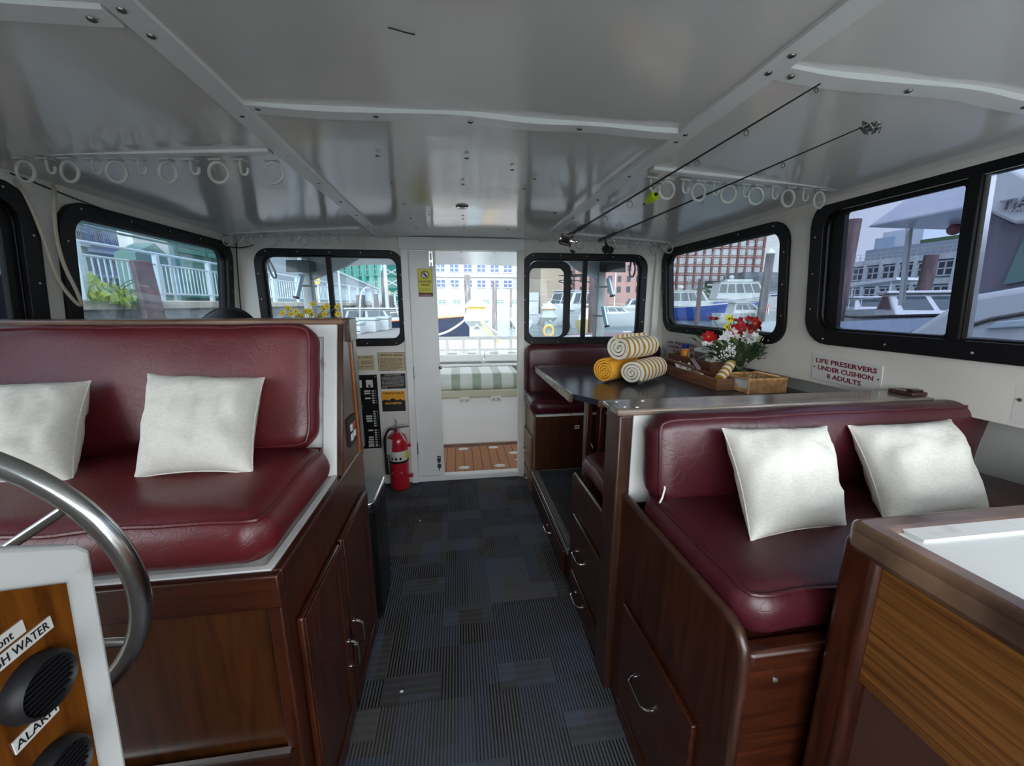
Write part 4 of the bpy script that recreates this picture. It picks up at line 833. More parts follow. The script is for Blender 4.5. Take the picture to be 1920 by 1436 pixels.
part('lettering', text_fit('PROHIBITED', w_*0.72, h*0.105, mt @ Matrix.Translation((0, -h*0.10, 0.0030)), 0.03), org, t_)
mt, w_, h = amt(782.5, 504, 812, 556, AFT-0.002); yel = mat('yellow_sign', (0.62, 0.60, 0.015), 0.4)
t_ = sign('placard', 'yellow DRUG FREE VESSEL sign with crossed circle on the white door', mt, w_, h, yel, 0.003)
part('border', plate(rrect(-w_/2, w_/2, -h/2, h/2, 0.002), [rrect(-w_/2+.002, w_/2-.002, -h/2+.03, h/2-.002, 0.002)], 0.0008, mt @ Matrix.Translation((0, 0, 0.002))), red_ink, t_)
ci = [(0.030*math.cos(2*PI*i/28), 0.030*math.sin(2*PI*i/28)) for i in range(28)]; ci2 = [(x*.8, y*.8) for x, y in ci]
sy_ = mt @ Matrix.Translation((0, h*0.29, 0.002)); part('crossed_circle', plate(ci, [ci2], 0.0012, sy_), red_ink, t_)
part('circle_field', plate(ci2, [], 0.0006, sy_), M['plastic'], t_)
part('crossing_bar', MB().obox(sy_ @ Matrix.Rotation(R(-45), 4, 'Z') @ Matrix.Translation((0, 0, 0.0012)), 0.052, 0.006, 0.0006), red_ink, t_)
part('pictogram', MB().obox(sy_ @ Matrix.Rotation(R(25), 4, 'Z') @ Matrix.Translation((0, 0, 0.0006)), 0.012, 0.034, 0.0005).obox(sy_ @ Matrix.Rotation(R(60), 4, 'Z') @ Matrix.Translation((0, 0, 0.0006)), 0.008, 0.030, 0.0005), blk, t_)
part('lettering', text_fit('DRUG FREE', w_*0.86, h*0.075, mt @ Matrix.Translation((0, h*0.05, 0.0024)), 0.03), red_ink, t_)
part('lettering', text_fit('VESSEL', w_*0.60, h*0.075, mt @ Matrix.Translation((0, -h*0.075, 0.0024)), 0.03), red_ink, t_)
rows_of_marks(mt @ Matrix.Translation((0, -h*0.27, 0)), w_*0.86, h*0.16, 3, h*0.026, blk, t_, 21, 0.0022)
rows_of_marks(mt @ Matrix.Translation((0, -h*0.45, 0)), w_*0.9, h*0.05, 1, h*0.022, M['plastic'], t_, 22, 0.0028)
# breaker panel
a = aty(640, 703, AFT-0.01); b_ = aty(714.5, 841, AFT-0.01); ex = -0.655
bp = thing('breaker_panel', 'tall black electrical panel with rows of white labels beside the placards', 'electrical panel', (-0.75, AFT-0.01, 0.64))
part('panel_plate', MB().box(-0.90, ex, AFT-0.016, AFT-0.001, 0.328, 0.945), M['black'], bp, bevel=0.002)
yq = AFT-0.017
for x_, lab in ((-0.798, 'small meter with curved dial'), (-0.713, 'square white meter')):
    mtx_ = part('meter', MB().box(x_-0.026, x_+0.026, yq-0.006, yq, 0.845, 0.905), M['plastic'], bp, bevel=0.002, label=lab)
    part('meter_face', MB().box(x_-0.008, x_+0.008, yq-0.0075, yq-0.006, 0.848, 0.868), M['rubber'], mtx_)
rows1 = [0.815, 0.795, 0.775, 0.755, 0.735, 0.718]; rows2 = [0.645, 0.625, 0.605, 0.585, 0.565, 0.545, 0.525, 0.485, 0.465, 0.445, 0.425, 0.405, 0.385, 0.365, 0.350]
rnd = random.Random(4)
for i, z in enumerate(rows1+rows2):
    part('breaker', MB().box(-0.700, -0.682, yq-0.006, yq, z-0.005, z+0.005), M['plastic'], bp, bevel=0.001)
    if i in (0, 1, 3, 8, 9, 10, 13, 16, 17, 18, 19, 20): part('breaker_label', MB().box(-0.748+rnd.uniform(-.012, 0), -0.712, yq-0.001, yq, z-0.0065, z+0.0065), M['plastic'], bp)
    part('breaker_lamp', MB().box(-0.674, -0.668, yq-0.002, yq, z-0.003, z+0.003), M['screw_l'], bp)
quad_screw(bp, [(ex-0.012, AFT-0.016, 0.93), (ex-0.012, AFT-0.016, 0.345), (ex-0.012, AFT-0.016, 0.64), (-0.78, AFT-0.016, 0.69)], M['screw_l'], (0, -1, 0), 0.004)
# fire extinguisher
red = mat('extinguisher_red', (0.42, 0.012, 0.022), 0.28, 0, 0.5, 0.4)
ec = Vector((-0.508, 3.07, 0.0)); fe = thing('fire_extinguisher', 'red fire extinguisher with black hose standing by the doorway', 'fire extinguisher', ec)
part('cylinder', MB().lathe([(0.062, 0.004), (0.074, 0.012), (0.076, 0.03), (0.076, 0.40), (0.072, 0.435), (0.056, 0.462), (0.030, 0.478), (0.022, 0.485), (0.022, 0.50)], Matrix.Translation(ec), 32), red, fe, smooth=True, ang=50)
part('black_band', MB().lathe([(0.0765, 0.245), (0.0775, 0.247), (0.0775, 0.262), (0.0765, 0.264)], Matrix.Translation(ec), 32), M['rubber'], fe, smooth=True)
def wrap(a0, a1, z0, z1, r_=0.0768):
    mb = MB(); n = 14; vs = []
    for i in range(n+1): t = R(a0+(a1-a0)*i/n); vs += [(ec.x+r_*math.cos(t), ec.y+r_*math.sin(t), z0), (ec.x+r_*math.cos(t), ec.y+r_*math.sin(t), z1)]
    return mb.add(vs, [(2*i, 2*i+2, 2*i+3, 2*i+1) for i in range(n)])
lb = part('label_wrap', wrap(205, 335, 0.262, 0.345), M['plastic'], fe, smooth=True)
mb = MB()
for k, an in enumerate((238, 262, 288)):
    t = R(an); q = Vector((ec.x+0.0772*math.cos(t), ec.y+0.0772*math.sin(t), 0.285)); mb.obox(MU(q, (-math.sin(t), math.cos(t), 0), (0, 0, 1)), 0.018, 0.020, 0.0006)
part('icons', mb, M['rubber'], lb)
part('yellow_label', wrap(318, 345, 0.275, 0.34, 0.0774), yel, lb, smooth=True)
tg = part('tag', MB().obox(MU(ec+Vector((-0.058, -0.060, 0.385)), (0.80, -0.6, 0.0), (0.12, 0, 1)), 0.055, 0.13, 0.0012), M['plastic'], fe, label='white inspection tag')
ta = R(262); dm = MB(); q = Vector((ec.x+0.0768*math.cos(ta), ec.y+0.0768*math.sin(ta), 0.165)); mt = MU(q, (-math.sin(ta), math.cos(ta), 0), (0, 0, 1))
part('diamond_label', MB().add([mt @ Vector(v) for v in ((-0.045, 0, -0.010), (0, -0.020, 0.0006), (0.045, 0, -0.010), (0, 0.020, 0.0006))], [(0, 1, 2, 3)]), M['plastic'], fe)
part('valve', MB().lathe([(0.018, 0.50), (0.018, 0.52), (0.012, 0.525)], Matrix.Translation(ec), 16), M['steel'], fe, smooth=True)
part('lever', MB().obox(MU(ec+Vector((0.035, -0.02, 0.535)), (1, -0.3, 0.18), (0, 0, 1)), 0.14, 0.012, 0.016).tube([ec+Vector((-0.01, -0.01, 0.60)), ec+Vector((0.0, -0.012, 0.57)), ec+Vector((-0.01, -0.01, 0.53)), ec+Vector((0.04, -0.035, 0.47)), ec+Vector((0.065, -0.04, 0.42))], 0.006, 7), M['alu'], fe, smooth=True)
part('hose', MB().tube(smooth_path([ec+Vector((-0.02, 0, 0.51)), ec+Vector((-0.06, -0.01, 0.52)), ec+Vector((-0.098, -0.015, 0.46)), ec+Vector((-0.10, -0.02, 0.38)), ec+Vector((-0.096, -0.02, 0.28))]), 0.009, 8).tube([ec+Vector((-0.096, -0.02, 0.28)), ec+Vector((-0.094, -0.02, 0.14))], [0.010, 0.014], 10), M['rubber'], fe, smooth=True)
part('bracket', MB().box(ec.x-0.03, ec.x+0.03, ec.y+0.075, AFT-0.002, 0.05, 0.44).obox(MU(ec+Vector((0.082, -0.01, 0.375)), (1, -0.3, 0.1), (0, 0, 1)), 0.04, 0.02, 0.022).obox(MU(ec+Vector((0.085, -0.01, 0.11)), (1, -0.3, 0.1), (0, 0, 1)), 0.045, 0.02, 0.03), red, fe, bevel=0.002)
# ---- galley counter hidden behind the partition carries the lid and the flowers
gc = thing('galley_counter', 'galley counter behind the wooden partition, carrying the black lid and yellow flowers', 'counter', (-1.25, 2.4, 0))
part('counter_body', slab(-1.66, -0.90, 1.66, 3.13, 0.0, 1.06), M['mah_y'], gc)
part('worktop', slab(-1.66, -0.88, 1.65, 3.13, 1.06, 1.09), M['laminate'], gc, bevel=0.004)
c = Vector((-1.27, 2.35, 1.0905)); ld = thing('domed_lid', 'large black round lid peeking over the wooden partition cap', 'lid', c)
mt = Matrix.Translation(c+Vector((0, 0, 0.195))) @ Euler((R(80), 0, R(-10))).to_matrix().to_4x4()
part('dome', MB().lathe([(0.19, -0.03), (0.195, 0.0), (0.185, 0.02), (0.15, 0.05), (0.09, 0.07), (1e-4, 0.078)], mt, 40), M['rubber'], ld, smooth=True, ang=50)
part('rim_ring', MB().tube([mt @ Vector((0.195*math.cos(2*PI*i/48), 0.195*math.sin(2*PI*i/48), 0)) for i in range(48)], 0.008, 8, closed=True), M['black'], ld, smooth=True)
part('stand', MB().box(c.x-0.05, c.x+0.05, c.y-0.04, c.y+0.05, 1.0905, 1.12), M['black'], ld)
# ---- flowers
petal_y = mat('yellow_petal', (0.88, 0.66, 0.04), 0.6); cen_d = mat('dark_flower_centre', (0.12, 0.06, 0.01), 0.8)
leaf_m = noisy(mat('leaf_green', (0.05, 0.10, 0.03), 0.5), (0.03, 0.065, 0.025), (0.075, 0.14, 0.05), 12); leaf_pale = mat('dusty_leaf', (0.13, 0.17, 0.11), 0.7); stem_m = mat('stem_green', (0.10, 0.16, 0.05), 0.6)
def blossom(parent, c, nrm, r_, n, pm, cm, cup=0.25, wide=0.5, cr_=0.25, name='flower_head', layers=1):
    q = Vector(nrm).normalized().to_track_quat('Z', 'Y').to_matrix().to_4x4(); mt = Matrix.Translation(c) @ q @ Matrix.Rotation(random.uniform(0, 6), 4, 'Z'); mb = MB()
    for ly in range(layers):
        rr2 = r_*(1-0.28*ly); cp = cup+0.35*ly
        for k in range(n):
            a = 2*PI*(k+0.5*ly)/n + random.uniform(-.08, .08); rows = []
            for i in range(5):
                t = i/4; wv = math.sin(PI*min(1, (t*0.86+0.1)))**0.8*rr2*wide/1.0*0.62; rad = rr2*t; z = cp*rr2*t*t + 0.03*rr2*math.sin(k*3+t*4)
                rows.append([(rad, -wv, z+0.08*rr2*t), (rad*1.02, 0, z-0.0*rr2), (rad, wv, z+0.08*rr2*t)])
            vs = [mt @ (Matrix.Rotation(a, 4, 'Z') @ Vector(v)) for row in rows for v in row]
            mb.add(vs, [(i*3+j, i*3+j+1, (i+1)*3+j+1, (i+1)*3+j) for i in range(4) for j in range(2)])
    h = part(name, mb, pm, parent, smooth=True, ang=180)
    if cm: part('flower_centre', MB().lathe([(r_*cr_, 0.02*r_), (r_*cr_*0.9, 0.12*r_), (r_*cr_*0.5, 0.2*r_), (1e-4, 0.22*r_)], mt, 10), cm, h, smooth=True)
    return h
def leaf(c, d, L, wd, m, parent, name='leaf'):
    d = Vector(d).normalized(); s_ = d.cross(Vector((0, 0, 1))); s_ = s_.normalized() if s_.length > 0.1 else Vector((1, 0, 0)); up = s_.cross(d); mb = MB(); vs = []; n = 8
    for i in range(n+1):
        t = i/n; w_ = math.sin(PI*min(1, t*0.95+0.03))**0.75*wd/2; p = Vector(c)+d*L*t+Vector((0, 0, -L*0.25*t*t)); vs += [p+s_*w_+up*w_*0.3, p, p-s_*w_+up*w_*0.3]
    mb.add(vs, [(i*3+j, i*3+j+1, (i+1)*3+j+1, (i+1)*3+j) for i in range(n) for j in range(2)])
    return part(name, mb, m, parent, smooth=True, ang=180)
yv = Vector((-1.02, 2.88, 1.0905)); yf = thing('flower_vase', 'yellow daisies showing over the partition before the aft port window', 'flowers', yv)
part('vase', MB().lathe([(0.05, 0), (0.07, 0.03), (0.075, 0.10), (0.05, 0.17), (0.055, 0.19)], Matrix.Translation(yv), 24), M['plastic'], yf, smooth=True)
for px, py in ((530, 586), (540, 577), (546, 588), (555, 583), (566, 591), (573, 583), (580, 582), (587, 569), (584, 588), (607, 577), (613, 573), (609, 588), (634, 588), (633, 574), (600, 592), (560, 592)):
    c = aty(px, py+1, 2.88+random.uniform(-.06, .06)); part('stem', MB().tube(smooth_path([yv+Vector((0, 0, 0.16)), (yv+Vector((0, 0, 0.16))).lerp(c, 0.6)+Vector((0, 0, 0.04)), c], 1), 0.002, 5), stem_m, yf)
    blossom(yf, c, (random.uniform(-.3, .3), -1, random.uniform(0.1, .9)), 0.025, 8, petal_y, cen_d, 0.1, 0.36, 0.16)
for px, py in ((661, 604), (665, 623), (657, 614), (533, 597)):
    c = aty(px, py, 2.86); part('stem', MB().tube(smooth_path([yv+Vector((0, 0, 0.16)), (yv+Vector((0.1, 0, 0.22))).lerp(c, 0.5), c], 1), 0.002, 5), stem_m, yf)
    leaf(c, (0.6, -0.3, 0.2), 0.045, 0.034, leaf_m, yf)

# ---- towels on the table
def stripes(name, c1, c2, period, duty, off=0.0, wob=0.0):
    m = mat(name, c1, 0.95, 0, 0.1); tcd = N(m, 'ShaderNodeTexCoord'); s_ = N(m, 'ShaderNodeSeparateXYZ'); LK(m, tcd.outputs['Object'], s_.inputs[0])
    nz = N(m, 'ShaderNodeTexNoise'); nz.inputs['Scale'].default_value = 9; LK(m, tcd.outputs['Object'], nz.inputs['Vector'])
    x = mth(m, 'MULTIPLY_ADD', nz.outputs['Fac'], wob, s_.outputs[0]); f = mth(m, 'FRACT', mth(m, 'MULTIPLY_ADD', x, 1/period, off)); g = mth(m, 'GREATER_THAN', f, duty)
    mx = N(m, 'ShaderNodeMix', data_type='RGBA'); LK(m, g, mx.inputs[0]); mx.inputs[6].default_value = (*c1, 1); mx.inputs[7].default_value = (*c2, 1); LK(m, mx.outputs[2], bsdf(m).inputs['Base Color'])
    n2 = N(m, 'ShaderNodeTexNoise'); n2.inputs['Scale'].default_value = 350; b_ = N(m, 'ShaderNodeBump'); b_.inputs['Strength'].default_value = 0.5; b_.inputs['Distance'].default_value = 0.002
    LK(m, tcd.outputs['Object'], n2.inputs['Vector']); LK(m, n2.outputs['Fac'], b_.inputs['Height']); LK(m, b_.outputs[0], bsdf(m).inputs['Normal']); return m
cream, gold_c = (0.78, 0.74, 0.62), (0.46, 0.24, 0.025)
tw_m = stripes('striped_terry', cream, gold_c, 0.047, 0.58, 0.22, 0.004); tw_m2 = stripes('wavy_striped_terry', cream, gold_c, 0.049, 0.60, -0.2, 0.05); or_m = noisy(mat('orange_terry', (0.80, 0.36, 0.03), 0.95, 0, 0.1), (0.80, 0.36, 0.025), (0.95, 0.50, 0.07), 60, 3, (1, 1, 1), 0.3, 0.7, 0.5, 0.003)
def towel(label, start, ang, L, r_, m, turns=4.5, group='rolled towels', squash=0.94, wob=0.0, flap=0.0, loc_z=None, name='rolled_towel'):
    o_ = thing(name, label, 'towel', start, group); o_.rotation_euler.z = R(ang)
    th = r_/turns*0.66; n = int(turns*26); mb = MB(); A = []; B = []
    for i in range(n+1):
        t = i/n; a = t*turns*2*PI; rad = 0.006+(r_-0.006)*t; rad *= 1+0.02*math.sin(3*a+1); sink = max(-1, math.sin(a))
        ca, sa = math.cos(a), math.sin(a); y_ = rad*ca; z_ = rad*sa*squash
        y2 = (rad-th)*ca; z2 = (rad-th)*sa*squash; A.append((y_, max(z_, -r_*0.90))); B.append((y2, max(z2, -r_*0.90+th*0.6)))
    if flap:
        y_, z_ = A[-1]; A.append((y_+0.01, z_-flap)); B.append((y_-th, z_-flap))
        n += 1
    S = 10; vs = []
    for k in range(S+1):
        x = L*k/S; e = 1 + wob*math.sin(5*x/L+k) ; endr = 1-0.06*(abs(2*k/S-1)**6)
        for i in range(n+1): 
            j = 0.003*math.sin(i*0.23)*(1 if k in (0, S) else 0)
            vs.append((x+j, A[i][0]*e*endr, A[i][1]*e*endr))
            vs.append((x+j, B[i][0]*e*endr, B[i][1]*e*endr))
    W = 2*(n+1); fs = []
    for k in range(S):
        for i in range(n):
            p = k*W+2*i; fs.append((p, p+2, p+2+W, p+W)); fs.append((p+1, p+1+W, p+3+W, p+3))
        p = k*W; fs.append((p, p+W, p+W+1, p+1)); p = k*W+2*n; fs.append((p, p+1, p+W+1, p+W))
    for i in range(n): p = 2*i; fs.append((p, p+1, p+3, p+2)); p = S*W+2*i; fs.append((p, p+2, p+3, p+1))
    mb.add(vs, fs); me = mb.mesh('roll', m, None, True, 60); ob = bpy.data.objects.new('roll', me); COL.objects.link(ob); ob.parent = o_
    return o_
ra = 0.082
towel('striped rolled towel lying right, at the front of the towel stack', (1.015, 2.145, TZ+ra*0.93), 38, 0.335, ra, tw_m, 3.6)
towel('plain orange rolled towel at the left of the towel stack', (0.885, 2.255, TZ+ra*0.93), 36, 0.34, 0.080, or_m, 4.3, squash=1.0)
towel('striped rolled towel resting on top of the other two', (0.95, 2.20, TZ+ra*0.93+0.142), 32, 0.34, 0.089, tw_m2, 3.2, wob=0.015, flap=0.05)

# ---- wooden caddy on the starboard side of the table
cdw = wood('caddy_wood', (0.10, 0.035, 0.018), (0.26, 0.105, 0.055), (9, 0.8, 9), 0.4, 0.1)
cd = thing('wooden_caddy', 'long low wooden caddy tray with swing handle on the table', 'caddy', (1.5, 2.3, TZ))
cx0, cx1, cy0, cy1, ch = 1.42, 1.530, 1.93, 2.66, 0.068
part('tray_side', slab(cx0, cx0+0.010, cy0, cy1, TZ+0.001, TZ+ch), cdw, cd, bevel=0.0015)
part('tray_side', slab(cx1-0.010, cx1, cy0, cy1, TZ+0.001, TZ+ch), cdw, cd, bevel=0.0015)
part('tray_end', slab(cx0+0.010, cx1-0.010, cy0, cy0+0.010, TZ+0.001, TZ+ch), M['teak_x'], cd, bevel=0.0015)
part('tray_end', slab(cx0+0.010, cx1-0.010, cy1-0.010, cy1, TZ+0.001, TZ+ch), cdw, cd, bevel=0.0015)
part('tray_floor', slab(cx0+0.010, cx1-0.010, cy0+0.010, cy1-0.010, TZ+0.001, TZ+0.008), cdw, cd)
hp0 = Vector((1.50, 2.12, TZ+0.11)); 
part('swing_handle', MB().obox(MU((1.505, 2.27, TZ+0.100), (0.35, 0.9, 0.16), (-0.1, -0.15, 1)), 0.22, 0.010, 0.026).tube([(1.465, 2.22, TZ+0.085), (1.455, 2.58, TZ+0.095)], 0.011, 12), M['teak_y'], cd, bevel=0.001)
tbx = thing('divided_box', 'taller wooden box behind the caddy holding the bottle and dispenser', 'box', (1.64, 2.4, TZ))
bx0, bx1, by0, by1, bh = 1.575, 1.71, 2.22, 2.72, 0.115
for args, nm in (((bx0, bx0+.009, by0, by1), 'box_side'), ((bx1-.009, bx1, by0, by1), 'box_side'), ((bx0+.009, bx1-.009, by0, by0+.009), 'box_end'), ((bx0+.009, bx1-.009, by1-.009, by1), 'box_end'), ((bx0+.009, bx1-.009, 2.46, 2.469), 'divider')):
    part(nm, slab(*args, TZ+0.001, TZ+bh), cdw, tbx, bevel=0.001)
part('box_floor', slab(bx0+.009, bx1-.009, by0+.009, by1-.009, TZ+0.001, TZ+0.03), cdw, tbx)
bo = Vector((1.635, 2.60, TZ+0.0305)); bt = thing('sunscreen_bottle', 'orange bottle with blue cap standing in the wooden box', 'bottle', bo)
orb = mat('orange_plastic', (0.78, 0.28, 0.015), 0.3); blu = mat('blue_cap', (0.01, 0.03, 0.25), 0.35)
part('bottle_body', MB().lathe([(0.026, 0.0), (0.030, 0.006), (0.030, 0.11), (0.026, 0.128), (0.022, 0.132)], Matrix.Translation(bo), 24), orb, bt, smooth=True, ang=50)
part('bottle_cap', MB().lathe([(0.023, 0.130), (0.024, 0.133), (0.024, 0.160), (0.020, 0.164)], Matrix.Translation(bo), 24), blu, bt, smooth=True, ang=40)
part('bottle_label', MB().add([(bo.x+0.0305*math.cos(R(a)), bo.y+0.0305*math.sin(R(a)), bo.z+z) for a in range(-80, 21, 10) for z in (0.02, 0.10)], [(2*i, 2*i+2, 2*i+3, 2*i+1) for i in range(10)]), M['plastic'], bt, smooth=True)
wd_ = thing('napkin_dispenser', 'grey and white plastic box beside the orange bottle', 'dispenser', (1.645, 2.36, TZ+0.031))
part('shell', slab(1.592, 1.695, 2.24, 2.44, TZ+0.031, TZ+0.185), M['plastic'], wd_, bevel=0.012, seg=4)
part('side_slot', slab(1.5885, 1.5915, 2.30, 2.42, TZ+0.10, TZ+0.165), M['brushed'], wd_, bevel=0.001)
# small rolled washcloths and shells in the tray
wc = stripes('wash_stripes', cream, gold_c, 0.034, 0.52, 0.55); wc2 = stripes('wash_stripes_2', cream, gold_c, 0.034, 0.52, 0.2)
t1 = towel('small striped rolled washcloth propped upright in the caddy end', (1.468, 1.985, TZ+0.052), 60, 0.150, 0.030, wc, 2.6, 'washcloths in the caddy', squash=1.0, name='rolled_washcloth'); t1.rotation_euler = Euler((0, R(-34), R(28)))
t2 = towel('small striped rolled washcloth lying flat in the caddy', (1.455, 2.13, TZ+0.040), 75, 0.13, 0.028, wc2, 2.6, 'washcloths in the caddy', squash=1.0, name='rolled_washcloth')
sw = mat('white_petal', (0.78, 0.78, 0.76), 0.6)
for k, (x, y, lb_) in enumerate(((1.475, 2.39, 'white cloth blossom lying in the caddy, farther from the upright washcloth'), (1.480, 2.31, 'white cloth blossom lying in the caddy, nearer the upright washcloth'))):
    f_ = thing('cloth_blossom', lb_, 'blossom', (x, y, TZ+0.03)); blossom(f_, Vector((x, y, TZ+0.062)), (-0.5, -0.6, 0.8), 0.036, 6, sw, cen_d, 0.5, 0.55, 0.15, layers=2)
    part('calyx', MB().ball((x, y, TZ+0.036), 0.028, 8), sw, f_, smooth=True)
# wicker basket
wk = noisy(mat('wicker', (0.45, 0.25, 0.10), 0.5), (0.40, 0.20, 0.07), (0.72, 0.46, 0.22), 40)
bk = thing('wicker_basket', 'golden wicker napkin basket at the near end of the table', 'basket', (1.6, 1.9, TZ))
def weave(p0, p1, z0, z1, rows, n, h0=None):
    p0 = Vector(p0); p1 = Vector(p1); mb = MB(); L = (p1-p0).length; d = (p1-p0)/L; nn = Vector((d.y, -d.x, 0)); kk = max(4, int(L/0.011))
    for r_ in range(rows):
        pts = []
        for i in range(kk*2+1):
            t = i/(kk*2); zt = (z1 if h0 is None else z1*t+h0*(1-t)); z = z0+(zt-z0)*(r_+0.5)/rows
            pts.append(p0+d*L*t+nn*0.006*math.sin(PI*i+PI*r_+PI/2)*(1 if i % 2 else 1)+Vector((0, 0, z)))
        mb.tube(pts, 0.0033, 5)
    return mb
bz = TZ+0.002; BX0, BX1, BY0, BY1 = 1.542, 1.765, 1.838, 2.035
part('woven_side', weave((BX0, BY0, 0), (BX1, BY0, 0), bz, bz+0.075, 9, 9), wk, bk, smooth=True)
part('woven_side', weave((BX1, BY0, 0), (BX1, BY1, 0), bz, bz+0.075, 9, 9), wk, bk, smooth=True)
part('woven_side', weave((BX1, BY1, 0), (BX0, BY1, 0), bz, bz+0.075, 9, 9), wk, bk, smooth=True)
part('woven_side', weave((BX0, BY1, 0), (BX0, BY0, 0), bz, bz+0.024, 3, 9, None), wk, bk, smooth=True)
part('woven_base', slab(BX0, BX1, BY0, BY1, bz-0.001, bz+0.004), wk, bk)
rim = MB().tube([(BX0, BY0, bz+0.078), (BX1, BY0, bz+0.078), (BX1, BY1, bz+0.078), (BX0, BY1, bz+0.078)], 0.006, 7, closed=True)
for x_, y_ in ((BX0, BY0), (BX1, BY0), (BX1, BY1), (BX0, BY1)): rim.tube([(x_, y_, bz), (x_, y_, bz+0.085)], 0.006, 7)
part('rim', rim, wk, bk, smooth=True)
part('cross_handle', MB().tube([(BX0+0.05, BY0+0.07, bz+0.078), (BX0+0.10, BY0+0.09, bz+0.105), (BX1, BY0+0.05, bz+0.08)], 0.005, 7).tube([(BX0+0.04, BY0+0.02, bz+0.078), (BX0+0.10, BY0+0.09, bz+0.105), (BX1-0.01, BY1-0.03, bz+0.08)], 0.004, 7), wk, bk, smooth=True)
single('paper_napkin', MB().add([(BX0+0.010, BY0+0.018, bz+0.010), (BX0+0.12, BY0+0.016, bz+0.045), (BX0+0.125, BY0+0.15, bz+0.060), (BX0+0.012, BY0+0.16, bz+0.055), (BX0+0.06, BY0+0.09, bz+0.050), (BX0+0.010, BY0+0.018, bz+0.006), (BX0+0.12, BY0+0.016, bz+0.006), (BX0+0.125, BY0+0.15, bz+0.006), (BX0+0.012, BY0+0.16, bz+0.006)], [(0, 1, 4), (1, 2, 4), (2, 3, 4), (3, 0, 4), (0, 5, 6, 1), (1, 6, 7, 2), (2, 7, 8, 3), (3, 8, 5, 0), (5, 8, 7, 6)]), sw, 'folded white napkins inside the wicker basket', 'napkin')
# flower arrangement
fa0 = Vector((1.70, 2.155, TZ+0.001)); fa = thing('flower_arrangement', 'arrangement of red, white and yellow silk flowers by the starboard window', 'flowers', fa0)
part('wooden_base', slab(1.765, 1.865, 2.10, 2.22, TZ+0.001, TZ+0.062), cdw, fa, bevel=0.003, label='square wooden block pot')
part('moss', MB().ball((1.715, 2.12, TZ+0.045), 0.044, 10, (1, 1, 1)), leaf_m, fa, smooth=True)
def at_f(px, py, dy=0.0):
    q = aty(px, py, 2.12+dy); return q if q.x < 1.685 else atx(px, py, 1.685-abs(dy)*0.5)
root = Vector((1.715, 2.12, TZ+0.07))
rd = mat('red_petal', (0.38, 0.003, 0.007), 0.6, 0, 0.25); cy_ = mat('flower_yellow_centre', (0.6, 0.35, 0.03), 0.7); yl = mat('lemon_petal', (0.75, 0.66, 0.03), 0.6)
def stem_to(c, m=stem_m, r_=0.0022): part('stem', MB().tube(smooth_path([root, root.lerp(c, 0.5)+Vector((0, 0, 0.03)), c], 2), r_, 5), m, fa, smooth=True)
for px, py, dy, r_, nn in ((1337, 599, 0, 0.036, (0, -0.2, 1)), (1375, 600, 0.02, 0.034, (0.3, -0.4, 1)), (1386, 605, 0, 0.036, (0.4, -1, 0.3)), (1378, 617, -0.02, 0.034, (-0.2, -1, 0.1)), (1400, 616, 0, 0.034, (-0.3, -1, 0.4)), (1415, 607, -0.02, 0.042, (0.3, -1, 0.4)), (1422, 612, 0.02, 0.036, (0.8, -0.6, 0.3)), (1328, 631, -0.03, 0.036, (-0.5, -1, 0.3)), (1337, 634, 0.01, 0.030, (0.3, -1, -0.1)), (1390, 627, 0.0, 0.032, (0.1, -1, -0.4)), (1405, 600, 0.02, 0.030, (-0.2, -0.5, 1)), (1408, 620, 0.0, 0.030, (0.2, -1, 0.0))):
    c = at_f(px, py, dy); stem_to(c); blossom(fa, c, nn, r_, 6, rd, cy_, 0.30, 0.75, 0.18, layers=1)
for px, py, r_ in ((1367, 598, 0.030), (1363, 613, 0.026), (1376, 636, 0.024)):
    c = at_f(px, py, 0.01); stem_to(c); blossom(fa, c, (-0.1, -1, 0.5), r_, 8, yl, cen_d, 0.1, 0.42, 0.2)
for px, py, r_ in ((1362, 629, 0.034), (1372, 624, 0.034), (1355, 634, 0.028), (1380, 630, 0.028), (1401, 628, 0.034), (1408, 636, 0.036), (1396, 637, 0.030), (1414, 631, 0.028), (1360, 647, 0.034), (1368, 655, 0.03), (1328, 642, 0.024), (1320, 643, 0.020)):
    c = at_f(px, py, -0.02); stem_to(c, leaf_pale); blossom(fa, c, (random.uniform(-.4, .4), -1, random.uniform(0, .6)), r_, 7, sw, None, 0.35, 0.40, layers=2)
for k in range(46):   # sprays of tiny white buds
    px = random.gauss(1362, 13); py = random.gauss(662, 7); c = at_f(px, py, -0.05+random.uniform(-.02, .02)); part('bud', MB().ball(c, 0.0052, 5), sw, fa, smooth=True)
for k in range(8):
    c = at_f(1350+4*k, 660+random.uniform(-5, 5), -0.05); stem_to(c, stem_m, 0.0012)
c = at_f(1402, 597, 0); stem_to(c); part('red_bud', MB().ball(c, 0.012, 8, (0.8, 0.8, 1.5)), rd, fa, smooth=True)
for k in range(120):
    px = random.uniform(1312, 1440); t = (px-1318)/118; py = random.uniform(636+6*abs(t-.5), 690-22*abs(2*t-1)); c = at_f(px, py, random.uniform(-.05, .05))
    d = (c-root); leaf(c-d*0.25, (d.x+random.uniform(-.05, .05), d.y-0.04, abs(d.z)+random.uniform(-.05, .10)), random.uniform(0.06, 0.11), random.uniform(0.022, 0.042), leaf_m if random.random() < 0.65 else leaf_pale, fa)
for px, py, m_ in ((1312, 634, leaf_m), (1318, 626, leaf_m), (1305, 640, leaf_m)): c = at_f(px, py); stem_to(c); leaf(c, (-0.6, 0, 0.5), 0.06, 0.036, m_, fa)
M['sprig'] = mat('pale_sprig', (0.42, 0.45, 0.25), 0.7)
